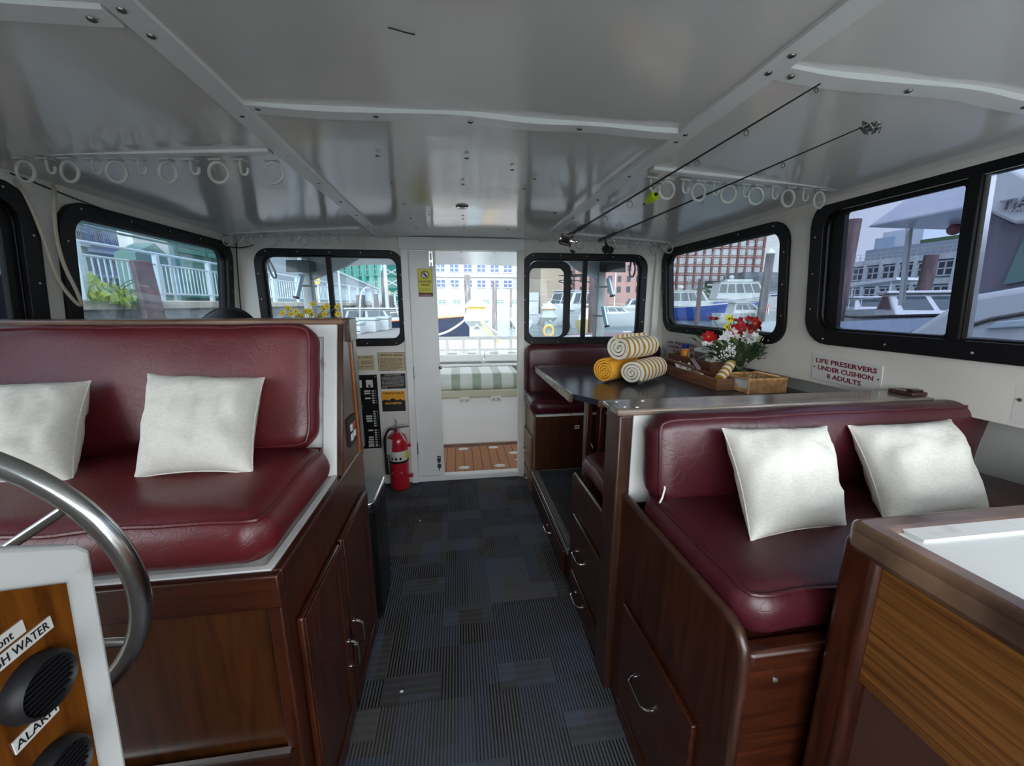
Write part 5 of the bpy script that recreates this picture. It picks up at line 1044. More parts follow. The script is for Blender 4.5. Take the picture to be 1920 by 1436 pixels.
for k in range(16):
    c = at_f(random.uniform(1410, 1432), random.uniform(634, 650), -0.02); part('seed_sprig', MB().tube([c, c+Vector((random.uniform(-.012, .012), 0, 0.016))], [0.0015, 0.003], 5), M['sprig'], fa)
# ---------------------------------------------------------------- outside: cockpit
WZ = -0.75
gel = mat('white_gelcoat', (0.46, 0.48, 0.48), 0.3); gel_b = mat('bluish_gelcoat', (0.38, 0.45, 0.47), 0.35)
m = mat('teak_foam_deck', (0.42, 0.17, 0.07), 0.6); v = coords(m); s_ = N(m, 'ShaderNodeSeparateXYZ'); LK(m, v, s_.inputs[0])
fx = mth(m, 'FRACT', mth(m, 'MULTIPLY_ADD', s_.outputs[0], 1/0.083, 0.35)); gq = mth(m, 'LESS_THAN', fx, 0.07); mx = N(m, 'ShaderNodeMix', data_type='RGBA'); LK(m, gq, mx.inputs[0]); mx.inputs[6].default_value = (0.36, 0.15, 0.065, 1); mx.inputs[7].default_value = (0.02, 0.01, 0.008, 1); LK(m, mx.outputs[2], bsdf(m).inputs['Base Color']); M['deck'] = m
ck = thing('cockpit_deck', 'brown planked cockpit deck outside the doorway', 'deck', (0.05, 4.3, 0)); ck['kind'] = 'structure'
part('deck_mat', slab(-0.55, 0.72, 3.26, 3.86, 0.018, 0.030), M['deck'], ck)
part('deck_base', slab(-1.72, 1.85, 3.225, 5.25, -0.05, 0.018), gel, ck)
for x, y in ((0.02, 3.33), (0.35, 3.33), (0.02, 3.80), (0.33, 3.80), (0.52, 3.62), (0.56, 3.44)):
    part('deck_fitting', MB().lathe([(0.05, 0.030), (0.05, 0.036), (0.03, 0.041), (1e-4, 0.042)], Matrix.Translation((x, y, 0)) @ Matrix.Diagonal((1, 0.6, 1, 1)), 20), M['plastic'], ck, smooth=True)
cs = thing('cockpit_side', 'white port coaming of the aft cockpit', 'coaming', (-1.8, 4.2, 0)); cs['kind'] = 'structure'; part('side_body', slab(-1.80, -1.66, 3.23, 5.3, -0.7, 0.88), gel, cs, bevel=0.02)
cs = thing('cockpit_side', 'white starboard coaming of the aft cockpit', 'coaming', (1.9, 4.2, 0)); cs['kind'] = 'structure'; part('side_body', slab(1.80, 1.94, 3.23, 5.3, -0.7, 0.88), gel, cs, bevel=0.02)
roofm = mat('cockpit_roof_paint', (0.62, 0.63, 0.62), 0.25)
cr_ = struct('cockpit_roof', MB().prism([(-1.80, 1.985), (-1.2, 2.03), (0.06, 2.05), (1.3, 2.03), (1.95, 1.985), (1.95, 2.04), (0.06, 2.11), (-1.80, 2.04)], 'y', 3.222, 5.80), roofm)
quad_screw(cr_, [(x, y, 2.043) for x in (0.06, 0.42, -0.3) for y in (3.8, 4.4, 5.0)], M['screw'], (0, 0, -1), 0.009)
for x, lb_ in ((-1.60, 'white roof post seen through the aft port window'), (1.715, 'grey white roof post seen through the aft starboard window')):
    p_ = thing('roof_post', lb_, 'post', (x, 4.6, 0.885), 'cockpit roof posts')
    part('post_shaft', MB().prism([(x-0.06, 0.885), (x+0.06, 0.885), (x+0.045, 1.985), (x-0.045, 1.985)], 'y', 4.55, 4.66), gel, p_, bevel=0.012)
    part('knee_bracket', MB().prism([(x-0.05, 1.983), (x+0.05 if x > 0 else x+0.55, 1.983), (x+0.04 if x > 0 else x+0.42, 1.90), (x+(0.02), 1.74), (x-(0.32 if x > 0 else 0.03), 1.90), (x-(0.42 if x > 0 else 0.04), 1.983)], 'y', 4.57, 4.64), gel, p_, bevel=0.01)
bxm = mat('dark_green_grey_box', (0.055, 0.07, 0.065), 0.4)
for px0, px1, lb_, yy in ((535, 583, 'dark grey box hanging under the cockpit roof on the port side', 4.30), (1135, 1172, 'black box hanging under the cockpit roof on the starboard side', 4.30)):
    a = aty(px0, 487, yy); b_ = aty(px1, 511, yy); q = thing('hanging_box', lb_, 'box', ((a.x+b_.x)/2, yy, a.z))
    part('case', MB().prism([(yy-0.02, b_.z), (yy+0.18, b_.z+0.02), (yy+0.18, a.z), (yy, a.z)], 'x', a.x, b_.x), bxm if px0 < 700 else M['rubber'], q, bevel=0.006)
    part('bracket', slab((a.x+b_.x)/2-0.02, (a.x+b_.x)/2+0.02, yy+0.05, yy+0.09, a.z, 2.02), M['alu'], q)
rhm = mat('anodised_blue_grey', (0.45, 0.58, 0.68), 0.3, 0.6)
for (p0, p1), lb_ in ((((566, 515), (556, 556)), 'pale rod holder tube beside the port roof post'), (((1140, 522), (1148, 553)), 'upper blue-grey rod holder tube beside the starboard post'), (((1131, 575), (1138, 610)), 'lower blue-grey rod holder tube beside the starboard post')):
    a = aty(*p0, 4.40); b_ = aty(*p1, 4.36); q = thing('rod_holder', lb_, 'rod holder', b_, 'rod holder tubes'); part('tube', MB().tube([a, b_], 0.028, 14), rhm, q, smooth=True); part('end_cap', MB().tube([b_, b_+(b_-a).normalized()*0.02], 0.031, 14), M['rubber'], q, smooth=True)
    part('clamp', MB().tube([a.lerp(b_, 0.5), Vector((a.x+(0.08 if a.x < 0 else -0.10), 4.56, a.lerp(b_, 0.5).z))], 0.010, 8), M['alu'], q)
lp = aty(1185, 500, 4.2); single('hanging_strap', MB().tube(smooth_path([Vector((lp.x, 4.2, 2.02)), aty(1180, 505, 4.2), aty(1181, 518, 4.2), aty(1187, 520, 4.2), aty(1192, 505, 4.2), aty(1188, 490, 4.2)]), 0.010, 6), M['rubber'], 'black looped strap hanging outside the aft starboard window', 'strap', smooth=True)
lp = aty(505, 490, 4.2); single('hanging_strap', MB().tube(smooth_path([Vector((aty(500, 480, 4.2).x, 4.2, 2.0)), aty(503, 500, 4.2), aty(512, 522, 4.2), aty(519, 520, 4.2), aty(514, 505, 4.2), aty(503, 485, 4.2)]), 0.010, 6), bxm, 'dark looped strap hanging outside the aft port window', 'strap', smooth=True)
gel_c = mat('cockpit_white', (0.80, 0.82, 0.81), 0.35)
# striped deck box
stp = mat('striped_cover', (0.8, 0.82, 0.76), 0.45); tcd = N(stp, 'ShaderNodeTexCoord'); s_ = N(stp, 'ShaderNodeSeparateXYZ'); LK(stp, tcd.outputs['Object'], s_.inputs[0])
g_ = mth(stp, 'LESS_THAN', mth(stp, 'FRACT', mth(stp, 'MULTIPLY_ADD', s_.outputs[0], 1/0.215, 0.08)), 0.42); mx = N(stp, 'ShaderNodeMix', data_type='RGBA'); LK(stp, g_, mx.inputs[0]); mx.inputs[6].default_value = (0.62, 0.66, 0.62, 1); mx.inputs[7].default_value = (0.30, 0.37, 0.29, 1); LK(stp, mx.outputs[2], bsdf(stp).inputs['Base Color'])
db = thing('deck_box', 'white deck box with green striped lid outside the doorway', 'deck box', (0.15, 4.2, 0.02))
part('box_body', slab(-0.42, 0.64, 3.93, 4.50, 0.03, 0.545), gel_c, db, bevel=0.015)
part('base_trim', slab(-0.42, 0.64, 3.90, 3.93, 0.02, 0.045), M['teak_x'], db)
part('lid_rim', slab(-0.44, 0.66, 3.905, 4.53, 0.545, 0.625), mat('cream_plastic', (0.50, 0.48, 0.36), 0.4), db, bevel=0.015)
part('lid_cushion', rbox(1.08, 0.60, 0.17, 0.06, (20, 12, 5), lambda p, u: Vector((p.x, p.y*(1-0.10*max(0, p.z/0.085)), p.z)), Matrix.Translation((0.11, 4.22, 0.70))), stp, db, smooth=True, ang=80)
for x in (0.045, 0.375): h_ = part('hinge_tab', slab(x-0.055, x+0.055, 3.898, 3.93, 0.50, 0.56), M['cream'], db, bevel=0.01); quad_screw(h_, [(x-0.025, 3.898, 0.525), (x+0.025, 3.898, 0.525)], M['screw'], (0, -1, 0), 0.008, 'bolt')
M['patch'] = mat('patch_grey', (0.34, 0.38, 0.36), 0.5)
sbn = thing('stern_bench', 'white stern bench with grey checked pads behind the deck box', 'bench', (0.2, 5.0, 0))
for x0_, x1_ in ((-1.4, 0.31), (0.33, 1.7)):
    part('bench_cushion', slab(x0_, x1_, 4.84, 5.18, 0.78, 0.87), gel_c, sbn, bevel=0.02)
    for k in range(int((x1_-x0_)/0.24)): part('check_patch', slab(x0_+0.07+k*0.24, x0_+0.18+k*0.24, 4.93, 5.06, 0.8695, 0.8725), M['patch'], sbn)
part('bench_frame', slab(-1.45, 1.72, 4.86, 5.16, 0.72, 0.755), gel_c, sbn, bevel=0.008)
for x in (-1.3, -0.22, 0.33, 1.6): part('bench_leg', slab(x-0.03, x+0.03, 4.88, 4.93, 0.02, 0.72), gel_c, sbn)
part('brace', MB().tube([(0.37, 4.86, 0.55), (0.52, 4.90, 0.72)], 0.015, 8).tube([(0.43, 4.86, 0.53), (0.62, 4.90, 0.72)], 0.015, 8), gel, sbn)
tr_ = thing('transom', 'grey inner transom wall behind the stern bench', 'transom', (0.05, 5.26, 0)); tr_['kind'] = 'structure'; part('transom_panel', slab(-1.66, 1.80, 5.21, 5.30, -0.7, 0.70), mat('transom_grey', (0.45, 0.44, 0.43), 0.5), tr_)
srl = thing('stern_rail', 'white stern railing with short posts beyond the bench', 'railing', (0.05, 5.28, 0.7))
part('top_rail', MB().tube([(-1.72, 5.27, 1.045), (1.86, 5.27, 1.045)], 0.022, 10), gel_c, srl, smooth=True)
part('lower_rail', MB().tube([(-1.72, 5.27, 0.89), (1.86, 5.27, 0.89)], 0.014, 8), gel_c, srl, smooth=True)
for k in range(17): x = -1.66+k*0.216; part('rail_post', slab(x-0.018, x+0.018, 5.255, 5.285, 0.70, 1.03), gel_c, srl)

# ---------------------------------------------------------------- water, quay, dock
m = mat('harbour_water', (0.12, 0.17, 0.18), 0.12, 0, 0.6); v = coords(m, (1, 1, 1)); n = N(m, 'ShaderNodeTexNoise'); n.inputs['Scale'].default_value = 1.6; n.inputs['Detail'].default_value = 5; LK(m, v, n.inputs['Vector'])
b_ = N(m, 'ShaderNodeBump'); b_.inputs['Strength'].default_value = 1.0; b_.inputs['Distance'].default_value = 0.5; LK(m, n.outputs['Fac'], b_.inputs['Height']); LK(m, b_.outputs[0], bsdf(m).inputs['Normal']); M['water'] = m
wt = single('water', MB().add([(-250, -250, WZ), (250, -250, WZ), (250, 350, WZ), (-250, 350, WZ)], [(0, 1, 2, 3)]), m, 'rippled grey-green harbour water around the boats', 'water', kind='stuff')
stone = noisy(mat('granite_wall', (0.3, 0.32, 0.33), 0.8), (0.12, 0.135, 0.145), (0.36, 0.38, 0.38), 1.5, 8, (1, 0.7, 1.6), 0.3, 0.7, 0.5, 0.05)
capm = noisy(mat('quay_cap', (0.55, 0.52, 0.45), 0.8), (0.30, 0.29, 0.24), (0.52, 0.50, 0.43), 3, 6)
qy = thing('quay_wall', 'granite quay wall with pale cap along the port side', 'quay', (-9, 30, WZ)); qy['kind'] = 'structure'
part('wall_face', slab(-30, -7.2, 8.3, 160, -1.5, 1.38), stone, qy)
part('cap_stones', slab(-30, -7.10, 8.3, 160, 1.38, 1.585), capm, qy, bevel=0.03)
wr = mat('white_blue_rail', (0.50, 0.62, 0.68), 0.4)
def railing(label, x, y0, y1, n, z0=1.66, z1=2.74, per=14, grp='white quay railings'):
    r_ = thing('quay_railing', label, 'railing', (x, (y0+y1)/2, 1.585), grp); L = (y1-y0)/n
    part('handrail', MB().tube([(x, y0, z1), (x, y1, z1)], 0.035, 8), wr, r_, smooth=True)
    part('upper_bar', MB().tube([(x, y0, z1-0.26), (x, y1, z1-0.26)], 0.028, 6), wr, r_, smooth=True)
    part('lower_bar', MB().tube([(x, y0, z0+0.10), (x, y1, z0+0.10)], 0.028, 6), wr, r_, smooth=True)
    for i in range(n+1): part('post', slab(x-0.05, x+0.05, y0+i*L-0.06, y0+i*L+0.06, 1.585, z1-0.01), wr, r_, bevel=0.01)
    for i in range(n):
        mb = MB()
        for k in range(1, per): yy = y0+i*L+L*k/per; mb.box(x-0.011, x+0.011, yy-0.011, yy+0.011, z0+0.10, z1-0.26)
        part('picket_panel', mb, wr, r_)
    return r_
railing('white picket railing on the quay outside the long port window', -7.5, 9.2, 17.6, 4)
railing('white picket railing on the quay seen through the aft port window', -7.5, 17.75, 50, 14, per=10)
# far side wall and parked shapes behind the railing
rp_ = thing('ramp_wall', 'grey blue sloping ramp wall behind the quay railing', 'wall', (-10, 40, 1.585)); part('ramp_body', MB().prism([(22, 1.585), (90, 1.585), (90, 2.6), (60, 3.2), (22, 5.0)], 'x', -11.2, -10.6), mat('ramp_grey', (0.28, 0.33, 0.36), 0.7), rp_); part('ramp_coping', MB().prism([(22, 5.0), (60, 3.2), (90, 2.6), (90, 2.8), (60, 3.4), (22, 5.2)], 'x', -11.3, -10.5), wr, rp_)
# leaning rusty fender plate
rust = noisy(mat('rusty_plate', (0.11, 0.075, 0.075), 0.7), (0.075, 0.055, 0.06), (0.20, 0.13, 0.13), 2.5, 8, (1, 1, 1), 0.3, 0.7, 0.4, 0.02)
pA, pB, pC, pD = atx(246, 487, -6.75), atx(283, 490, -6.75), atx(312, 600, -6.75), atx(274, 600, -6.75)
pD = pA.lerp(pD, 1.9); pC = pB.lerp(pC, 1.9)
single('fender_plank', MB().prism([(p.y, p.z) for p in (pA, pB, pC, pD)], 'x', -6.82, -6.72), rust, 'leaning rusty brown fender plank against the quay outside the port window', 'fender', bevel=0.03)
# vine on the quay
vn = thing('quay_vine', 'yellow-green leafy vine trailing over the quay cap', 'vine', (-7.0, 9.0, 1.585)); vm = noisy(mat('vine_leaf', (0.2, 0.32, 0.06), 0.5), (0.16, 0.28, 0.05), (0.42, 0.55, 0.16), 6)
mb = MB(); mbs = MB(); rnd = random.Random(12)
for k in range(190):
    t = rnd.random(); px = 168+t*125; top = 515+t*48; bot = 560+t*24; py = rnd.uniform(top, bot) if rnd.random() < 0.8 else rnd.gauss((top+bot)/2, 6); c = atx(px, py, -7.0+rnd.uniform(-0.25, 0.15)); a = rnd.uniform(0, 6.3); r_ = rnd.uniform(0.05, 0.12)
    u = Vector((rnd.uniform(-.4, .4), math.cos(a), math.sin(a))); w_ = u.cross(Vector((1, rnd.uniform(-.6, .6), rnd.uniform(-.4, .8)))).normalized()
    mb.add([c-u*r_, c+w_*r_*0.7-u*r_*0.2, c+u*r_, c-w_*r_*0.7-u*r_*0.2], [(0, 1, 2, 3)])
for k in range(9): a = atx(210, 558, -7.05); b_ = atx(rnd.uniform(165, 290), rnd.uniform(510, 575), -7.0); mbs.tube(smooth_path([a, a.lerp(b_, 0.5)+Vector((0, 0, 0.1)), b_], 1), 0.01, 5)
part('leaves', mb, vm, vn, kind='stuff'); part('vine_stems', mbs, stem_m, vn)
# main dock and pilings
dk = mat('dock_planks', (0.4, 0.36, 0.32), 0.8); v = coords(dk); s_ = N(dk, 'ShaderNodeSeparateXYZ'); LK(dk, v, s_.inputs[0]); fq = mth(dk, 'LESS_THAN', mth(dk, 'FRACT', mth(dk, 'MULTIPLY', s_.outputs[0], 1/0.15)), 0.1)
mx = N(dk, 'ShaderNodeMix', data_type='RGBA'); LK(dk, fq, mx.inputs[0]); mx.inputs[6].default_value = (0.24, 0.22, 0.205, 1); mx.inputs[7].default_value = (0.12, 0.10, 0.10, 1); LK(dk, mx.outputs[2], bsdf(dk).inputs['Base Color'])
d_ = thing('floating_dock', 'planked floating dock astern of the cockpit', 'dock', (-1, 10, 0)); part('dock_deck', slab(-6.5, 4.0, 8.0, 12.9, 0.25, 0.35), dk, d_); part('dock_extension', slab(-7.0, -1.4, 12.9, 19.5, -0.3, 0.35), dk, d_); part('dock_float', slab(-6.4, 3.9, 8.1, 12.8, -0.9, 0.25), mat('float_grey', (0.2, 0.2, 0.2), 0.8), d_)
d_ = thing('finger_pier', 'dark plum finger pier with cleats outside the aft starboard window', 'dock', (7.5, 14, 0)); part('dock_deck', slab(4.2, 12.5, 13.4, 14.9, 0.22, 0.35), mat('pier_brown', (0.16, 0.11, 0.12), 0.8), d_); part('edge_rail', slab(4.2, 12.5, 13.30, 13.38, 0.10, 0.30), gel, d_)
for x in (6.2, 8.0): part('cleat', MB().tube([(x-0.15, 13.7, 0.47), (x+0.15, 13.7, 0.47)], 0.025, 8).tube([(x-0.05, 13.7, 0.35), (x-0.05, 13.7, 0.47)], 0.02, 8).tube([(x+0.05, 13.7, 0.35), (x+0.05, 13.7, 0.47)], 0.02, 8), M['alu'], d_, smooth=True)
def water_at(px, py): return atz(px, py, WZ)
pilm = noisy(mat('grey_piling', (0.28, 0.26, 0.27), 0.85), (0.07, 0.065, 0.07), (0.19, 0.18, 0.18), 3, 6, (3, 3, 0.4)); pil_r = noisy(mat('brown_piling', (0.16, 0.11, 0.11), 0.85), (0.055, 0.035, 0.038), (0.13, 0.085, 0.08), 3, 6, (3, 3, 0.4))
def piling(label, px, ptop, Y, r_, m_=None, cap=None, lean=0.0, byx=False, group='mooring pilings'):
    t = atx(px, ptop, Y) if byx else aty(px, ptop, Y); p_ = thing('piling', label, 'piling', (t.x, t.y, WZ), group)
    part('trunk', MB().tube([(t.x-lean, t.y, WZ-0.5), (t.x, t.y, t.z)], [r_*1.05, r_], 14), m_ or pilm, p_, smooth=True, ang=50)
    if cap: part('cone_cap', MB().lathe([(r_*1.12, 0), (r_*1.12, 0.05), (1e-4, r_*1.5)], Matrix.Translation(t), 14), M['plastic'], p_, smooth=True, ang=30)
piling('short grey piling at the left of the dock boxes', 676, 553, 29, 0.30)
piling('slim grey piling rising between the short ones in the aft port window', 719, 508, 28.5, 0.22)
piling('short piling right of the slim one near the window corner', 703, 551, 28, 0.20)
piling('short piling at the right edge of the aft port window', 731, 554, 27, 0.22)
piling('thick grey piling with a white cone cap outside the starboard window', 1445, 476, 14, 0.145, None, True, 0.14)
piling('slim dark piling in front of the blue hulled boat', 1314, 523, 26, 0.15, pil_r)
piling('tall rusty piling in the forward starboard window', 1600, 412, 13, 0.23, pil_r, None, 0.1, True)
piling('second dark piling before the terraced building', 1747, 478, 18.5, 0.22, pil_r, None, 0.1, True)
piling('dark piling right of the lighthouse pedestal in the doorway', 927, 528, 32, 0.20)
piling('tall grey piling behind the dark hulled boat mast', 876, 515, 34, 0.26)
piling('rear piling on the right of the doorway view', 958, 540, 40, 0.12)
piling('dark piling beside the aft starboard roof post', 1116, 515, 16, 0.22, pil_r)
def dockbox(label, px0, px1, py0, py1, Y):
    a = aty(px0, py0, Y); b_ = aty(px1, py1, Y); b0 = 0.351; q = thing('dock_box', label, 'dock box', ((a.x+b_.x)/2, Y, b0), 'white dock boxes')
    part('bin', slab(a.x, b_.x, Y, Y+0.9, b0, a.z-0.12), gel, q, bevel=0.03); part('bin_lid', slab(a.x-0.03, b_.x+0.03, Y-0.03, Y+0.93, a.z-0.12, a.z), gel_b, q, bevel=0.04)
dockbox('white dock box nearest, left of the other dock boxes', 655, 676, 604, 620, 15.5); dockbox('white dock box in the middle of the row of three', 672, 705, 596, 618, 16.7); dockbox('white dock box farthest right in the row of three', 703, 729, 594, 616, 17.8)
def pedestal(label, x, y, z0, H, coil):
    q = thing('dock_pedestal', label, 'power pedestal', (x, y, z0), 'lighthouse shaped pedestals'); T = Matrix.Translation((x, y, z0)); k = H/1.25
    part('pedestal_body', MB().lathe([(0.17*k, 0), (0.155*k, 0.55*k), (0.17*k, 0.60*k), (0.29*k, 0.72*k), (0.20*k, 0.95*k)], T @ Matrix.Rotation(0.4, 4, 'Z'), 8), gel_b, q)
    part('lamp_band', MB().lathe([(0.205*k, 0.95*k), (0.205*k, 1.0*k)], T @ Matrix.Rotation(0.4, 4, 'Z'), 8), mat('amber_band', (0.85, 0.52, 0.08), 0.4), q)
    part('pedestal_roof', MB().lathe([(0.28*k, 0.995*k), (0.27*k, 1.02*k), (0.07*k, 1.17*k), (0.05*k, 1.20*k), (1e-4, 1.25*k)], T @ Matrix.Rotation(0.4, 4, 'Z'), 8), gel, q)
    part('face_recess', MB().prism([(x-0.08*k, z0+0.56*k), (x-0.03*k, z0+0.62*k), (x, z0+0.72*k), (x+0.03*k, z0+0.62*k), (x+0.08*k, z0+0.56*k), (x, z0+0.60*k)], 'y', y-0.21*k, y-0.17*k), M['alu'], q)
    if coil: part('hose_coil', MB().tube([(x-0.06*k+0.15*math.cos(a)*k, y-0.24*k, z0+0.30*k+0.17*k*math.sin(a)) for a in [2*PI*i/24 for i in range(24)]], 0.035, 8, closed=True), mat('yellow_hose', (0.75, 0.45, 0.08), 0.5), q, smooth=True)
pedestal('white lighthouse shaped pedestal in the doorway with amber band', aty(893, 600, 8.9).x, 8.9, 0.351, 1.36, False)
pedestal('white lighthouse pedestal with yellow hose in the sliding window', aty(1029, 600, 12.3).x, 12.3, 0.351, 1.25, True)
ropem = mat('white_rope', (0.60, 0.60, 0.57), 0.8)
for pts, lb_ in (([(818, 629), (840, 622), (862, 608), (880, 593)], 'white mooring rope rising left of the pedestal'), ([(905, 603), (925, 620), (950, 633), (968, 642)], 'white mooring rope running down right of the pedestal')):
    single('mooring_rope', MB().tube(smooth_path([aty(px, py, 8.2+0.3*i) for i, (px, py) in enumerate(pts)]), 0.022, 7), ropem, lb_, 'rope', smooth=True)
single('power_cord', MB().tube(smooth_path([aty(903, 603, 8.5), aty(912, 618, 8.4), aty(925, 632, 8.3), aty(938, 643, 8.3)]), 0.025, 7), mat('yellow_cord', (0.7, 0.5, 0.12), 0.6), 'yellow power cord curving down from the doorway pedestal', 'cord', smooth=True)

# ---------------------------------------------------------------- boats
def lpart(name, mb, m, parent, **k):
    me = mb.mesh(name, m, None, k.pop('smooth', False), k.pop('ang', 40)); o = bpy.data.objects.new(name, me); COL.objects.link(o); o.parent = parent
    bv = k.pop('bevel', 0)
    if bv: q = o.modifiers.new('bevel', 'BEVEL'); q.width = bv; q.segments = 2; q.limit_method = 'ANGLE'
    return props(o, **k)
navy = mat('navy_hull', (0.012, 0.018, 0.045), 0.15, 0, 0.6, 0.5); blue_h = mat('blue_hull', (0.012, 0.045, 0.26), 0.2, 0, 0.5, 0.5); wind = mat('boat_window', (0.04, 0.06, 0.07), 0.08, 0, 0.8); wind_g = mat('boat_window_green', (0.10, 0.17, 0.155), 0.3, 0, 0.4)
def hull_mb(L, B, Hs, Hb, z0=-0.25):
    mb = MB(); n = 22; secs = 6; vs = []
    for i in range(n+1):
        t = i/n; hb = B/2*(1-max(0, (t-0.5)/0.5)**2.3)*(0.9+0.1*min(1, t*4)); sheer = Hs+(Hb-Hs)*t**2; rake = L*0.10*max(0, (t-0.7)/0.3)**1.5
        for s_ in (-1, 1):
            for j in range(secs+1):
                f = j/secs; wd_ = hb*(0.30+0.70*f**0.5) if t < 0.98 else hb*f; z = z0+(sheer-z0)*f; vs.append((-L/2+L*t*0.92+rake*f, s_*max(0.02, wd_), z))
    W = 2*(secs+1); fs = []
    for i in range(n):
        for s_ in (0, 1):
            for j in range(secs): p = i*W+s_*(secs+1)+j; fs.append((p, p+1, p+1+W, p+W))
        a = i*W+secs; b_ = i*W+2*secs+1; fs.append((a, b_, b_+W, a+W)); a = i*W; b_ = i*W+secs+1; fs.append((a, a+W, b_+W, b_))
    fs.append(tuple(range(secs+1)) + tuple(range(2*secs+1, secs, -1))); k = n*W; fs.append(tuple(k+j for j in range(secs+1)) + tuple(k+j for j in range(2*secs+1, secs, -1)))
    return mb.add(vs, fs)
def cabin_mb(x0, x1, w_, z0, z1, rf, rb, ins=0.12):
    a = w_/2; b_ = a-ins
    return MB().add([(x0, -a, z0), (x1, -a, z0), (x1, a, z0), (x0, a, z0), (x0+rb, -b_, z1), (x1-rf, -b_, z1), (x1-rf, b_, z1), (x0+rb, b_, z1)], [(0, 3, 2, 1), (4, 5, 6, 7), (0, 1, 5, 4), (1, 2, 6, 5), (2, 3, 7, 6), (3, 0, 4, 7)])
def boat(label, pos, head, L, B, Hs, Hb, hm, cabins, name='motor_boat', rail=True, stripe=None, extra=None, cat='boat', group=None):
    r_ = thing(name, label, cat, (pos[0], pos[1], WZ), group); r_.rotation_euler.z = R(head)
    lpart('hull', hull_mb(L, B, Hs, Hb), hm, r_, smooth=True, ang=45)
    if stripe:
        pts = [];
        for s_ in (-1, 1):
            mbt = MB(); P = []
            for i in range(18):
                t = i/17; hb = B/2*(1-max(0, (t-0.5)/0.5)**2.3); sheer = Hs+(Hb-Hs)*t**2; rake = L*0.10*max(0, (t-0.7)/0.3)**1.5; P.append((-L/2+L*t*0.92+rake, s_*(hb+0.01), sheer))
            mbt.tube(P, 0.05, 6); lpart('gunwale', mbt, stripe, r_, smooth=True)
    for (x0, x1, w_, z0, z1, rf, rb, wn) in cabins:
        c = lpart('cabin', cabin_mb(x0, x1, w_, z0, z1, rf, rb), gel, r_, bevel=0.04)
        H = z1-z0; roof = lpart('cabin_roof', MB().box(x0+rb-0.15, x1-rf+0.25, -w_/2+0.0, w_/2, z1, z1+0.08), gel, r_, bevel=0.03)
        if wn:
            zz0, zz1 = z0+H*0.35, z0+H*0.88
            for s_ in (-1, 1):
                for k in range(wn):
                    f0, f1 = k/wn, (k+0.86)/wn
                    def X(f, z): lo = x0+rb*(z-z0)/H+0.15; hi = x1-rf*(z-z0)/H-0.15; return lo+(hi-lo)*f
                    def Yy(z): return s_*(w_/2-0.12*(z-z0)/H+0.015)
                    q = [(X(f0, zz0), Yy(zz0), zz0), (X(f1, zz0), Yy(zz0), zz0), (X(f1, zz1), Yy(zz1), zz1), (X(f0, zz1), Yy(zz1), zz1)]
                    q2 = [(a, b_-s_*0.04, c_) for a, b_, c_ in q]
                    lpart('cabin_window', MB().add(q+q2, [(0, 1, 2, 3), (4, 7, 6, 5), (0, 4, 5, 1), (1, 5, 6, 2), (2, 6, 7, 3), (3, 7, 4, 0)]), wind, c)
            for s_ in (-1, 1):
                xf = lambda z: x1-rf*(z-z0)/H+0.015; ya = s_*0.06; yb_ = s_*(w_/2-0.25)
                q = [(xf(zz0), ya, zz0), (xf(zz0), yb_, zz0), (xf(zz1), yb_, zz1), (xf(zz1), ya, zz1)]; q2 = [(a-0.04, b_, c_) for a, b_, c_ in q]
                lpart('windscreen', MB().add(q+q2, [(0, 1, 2, 3), (4, 7, 6, 5), (0, 4, 5, 1), (1, 5, 6, 2), (2, 6, 7, 3), (3, 7, 4, 0)]), wind, c)
    if rail:
        P = []; Q = []
        for i in range(12):
            t = 0.55+0.43*i/11; hb = B/2*(1-max(0, (t-0.5)/0.5)**2.3)*0.93; sheer = Hs+(Hb-Hs)*t**2; rake = L*0.10*max(0, (t-0.7)/0.3)**1.5; x = -L/2+L*t*0.92+rake; P.append((x, hb, sheer+0.45)); Q.append((x, -hb, sheer+0.45))
        mbt = MB().tube(P+Q[::-1], 0.02, 6)
        for k in range(0, 12, 3):
            for a in (P, Q): mbt.tube([a[k], (a[k][0], a[k][1], a[k][2]-0.47)], 0.015, 5)
        lpart('bow_rail', mbt, M['alu'], r_, smooth=True)
    if extra: extra(r_)
    return r_
def bpos(px, py, Y): p = aty(px, py, Y); return (p.x, p.y)
# seen through the doorway
mastm = gel
def ex1(r_):
    lpart('mast', MB().tube([(-0.4, 0, 1.4), (-0.4, 0, 9.0)], 0.11, 10), gel, r_, smooth=True)
    lpart('dodger_frame', MB().tube(smooth_path([(-1.6, -1.3, 1.5), (-1.5, -1.2, 2.9), (-1.4, 0, 3.25), (-1.5, 1.2, 2.9), (-1.6, 1.3, 1.5)]), 0.05, 7).tube(smooth_path([(0.4, -1.0, 1.6), (0.2, -0.9, 2.7), (0.2, 0, 2.9), (0.2, 0.9, 2.7), (0.4, 1.0, 1.6)]), 0.04, 7), gel, r_, smooth=True)
    lpart('shrouds', MB().tube([(-0.4, 0, 8.5), (4.4, 0, 1.7)], 0.015, 4).tube([(-0.4, 0, 6.5), (-0.6, -1.3, 1.4)], 0.012, 4).tube([(-0.4, 0, 6.5), (-0.6, 1.3, 1.4)], 0.012, 4), M['alu'], r_)
    lpart('anchor', MB().obox(Matrix.Translation((4.5, -0.1, 1.35)) @ Matrix.Rotation(0.5, 4, 'Y'), 0.7, 0.35, 0.35), mat('anchor_grey', (0.12, 0.12, 0.11), 0.6), r_, bevel=0.08)
    lpart('radar_pole', MB().tube([(-3.2, 0.6, 1.2), (-3.2, 0.6, 5.4)], 0.06, 8).lathe([(0.42, 5.35), (0.5, 5.5), (0.45, 5.72), (0.2, 5.85)], Matrix.Translation((-3.2, 0.6, 0)), 18), gel, r_, smooth=True)
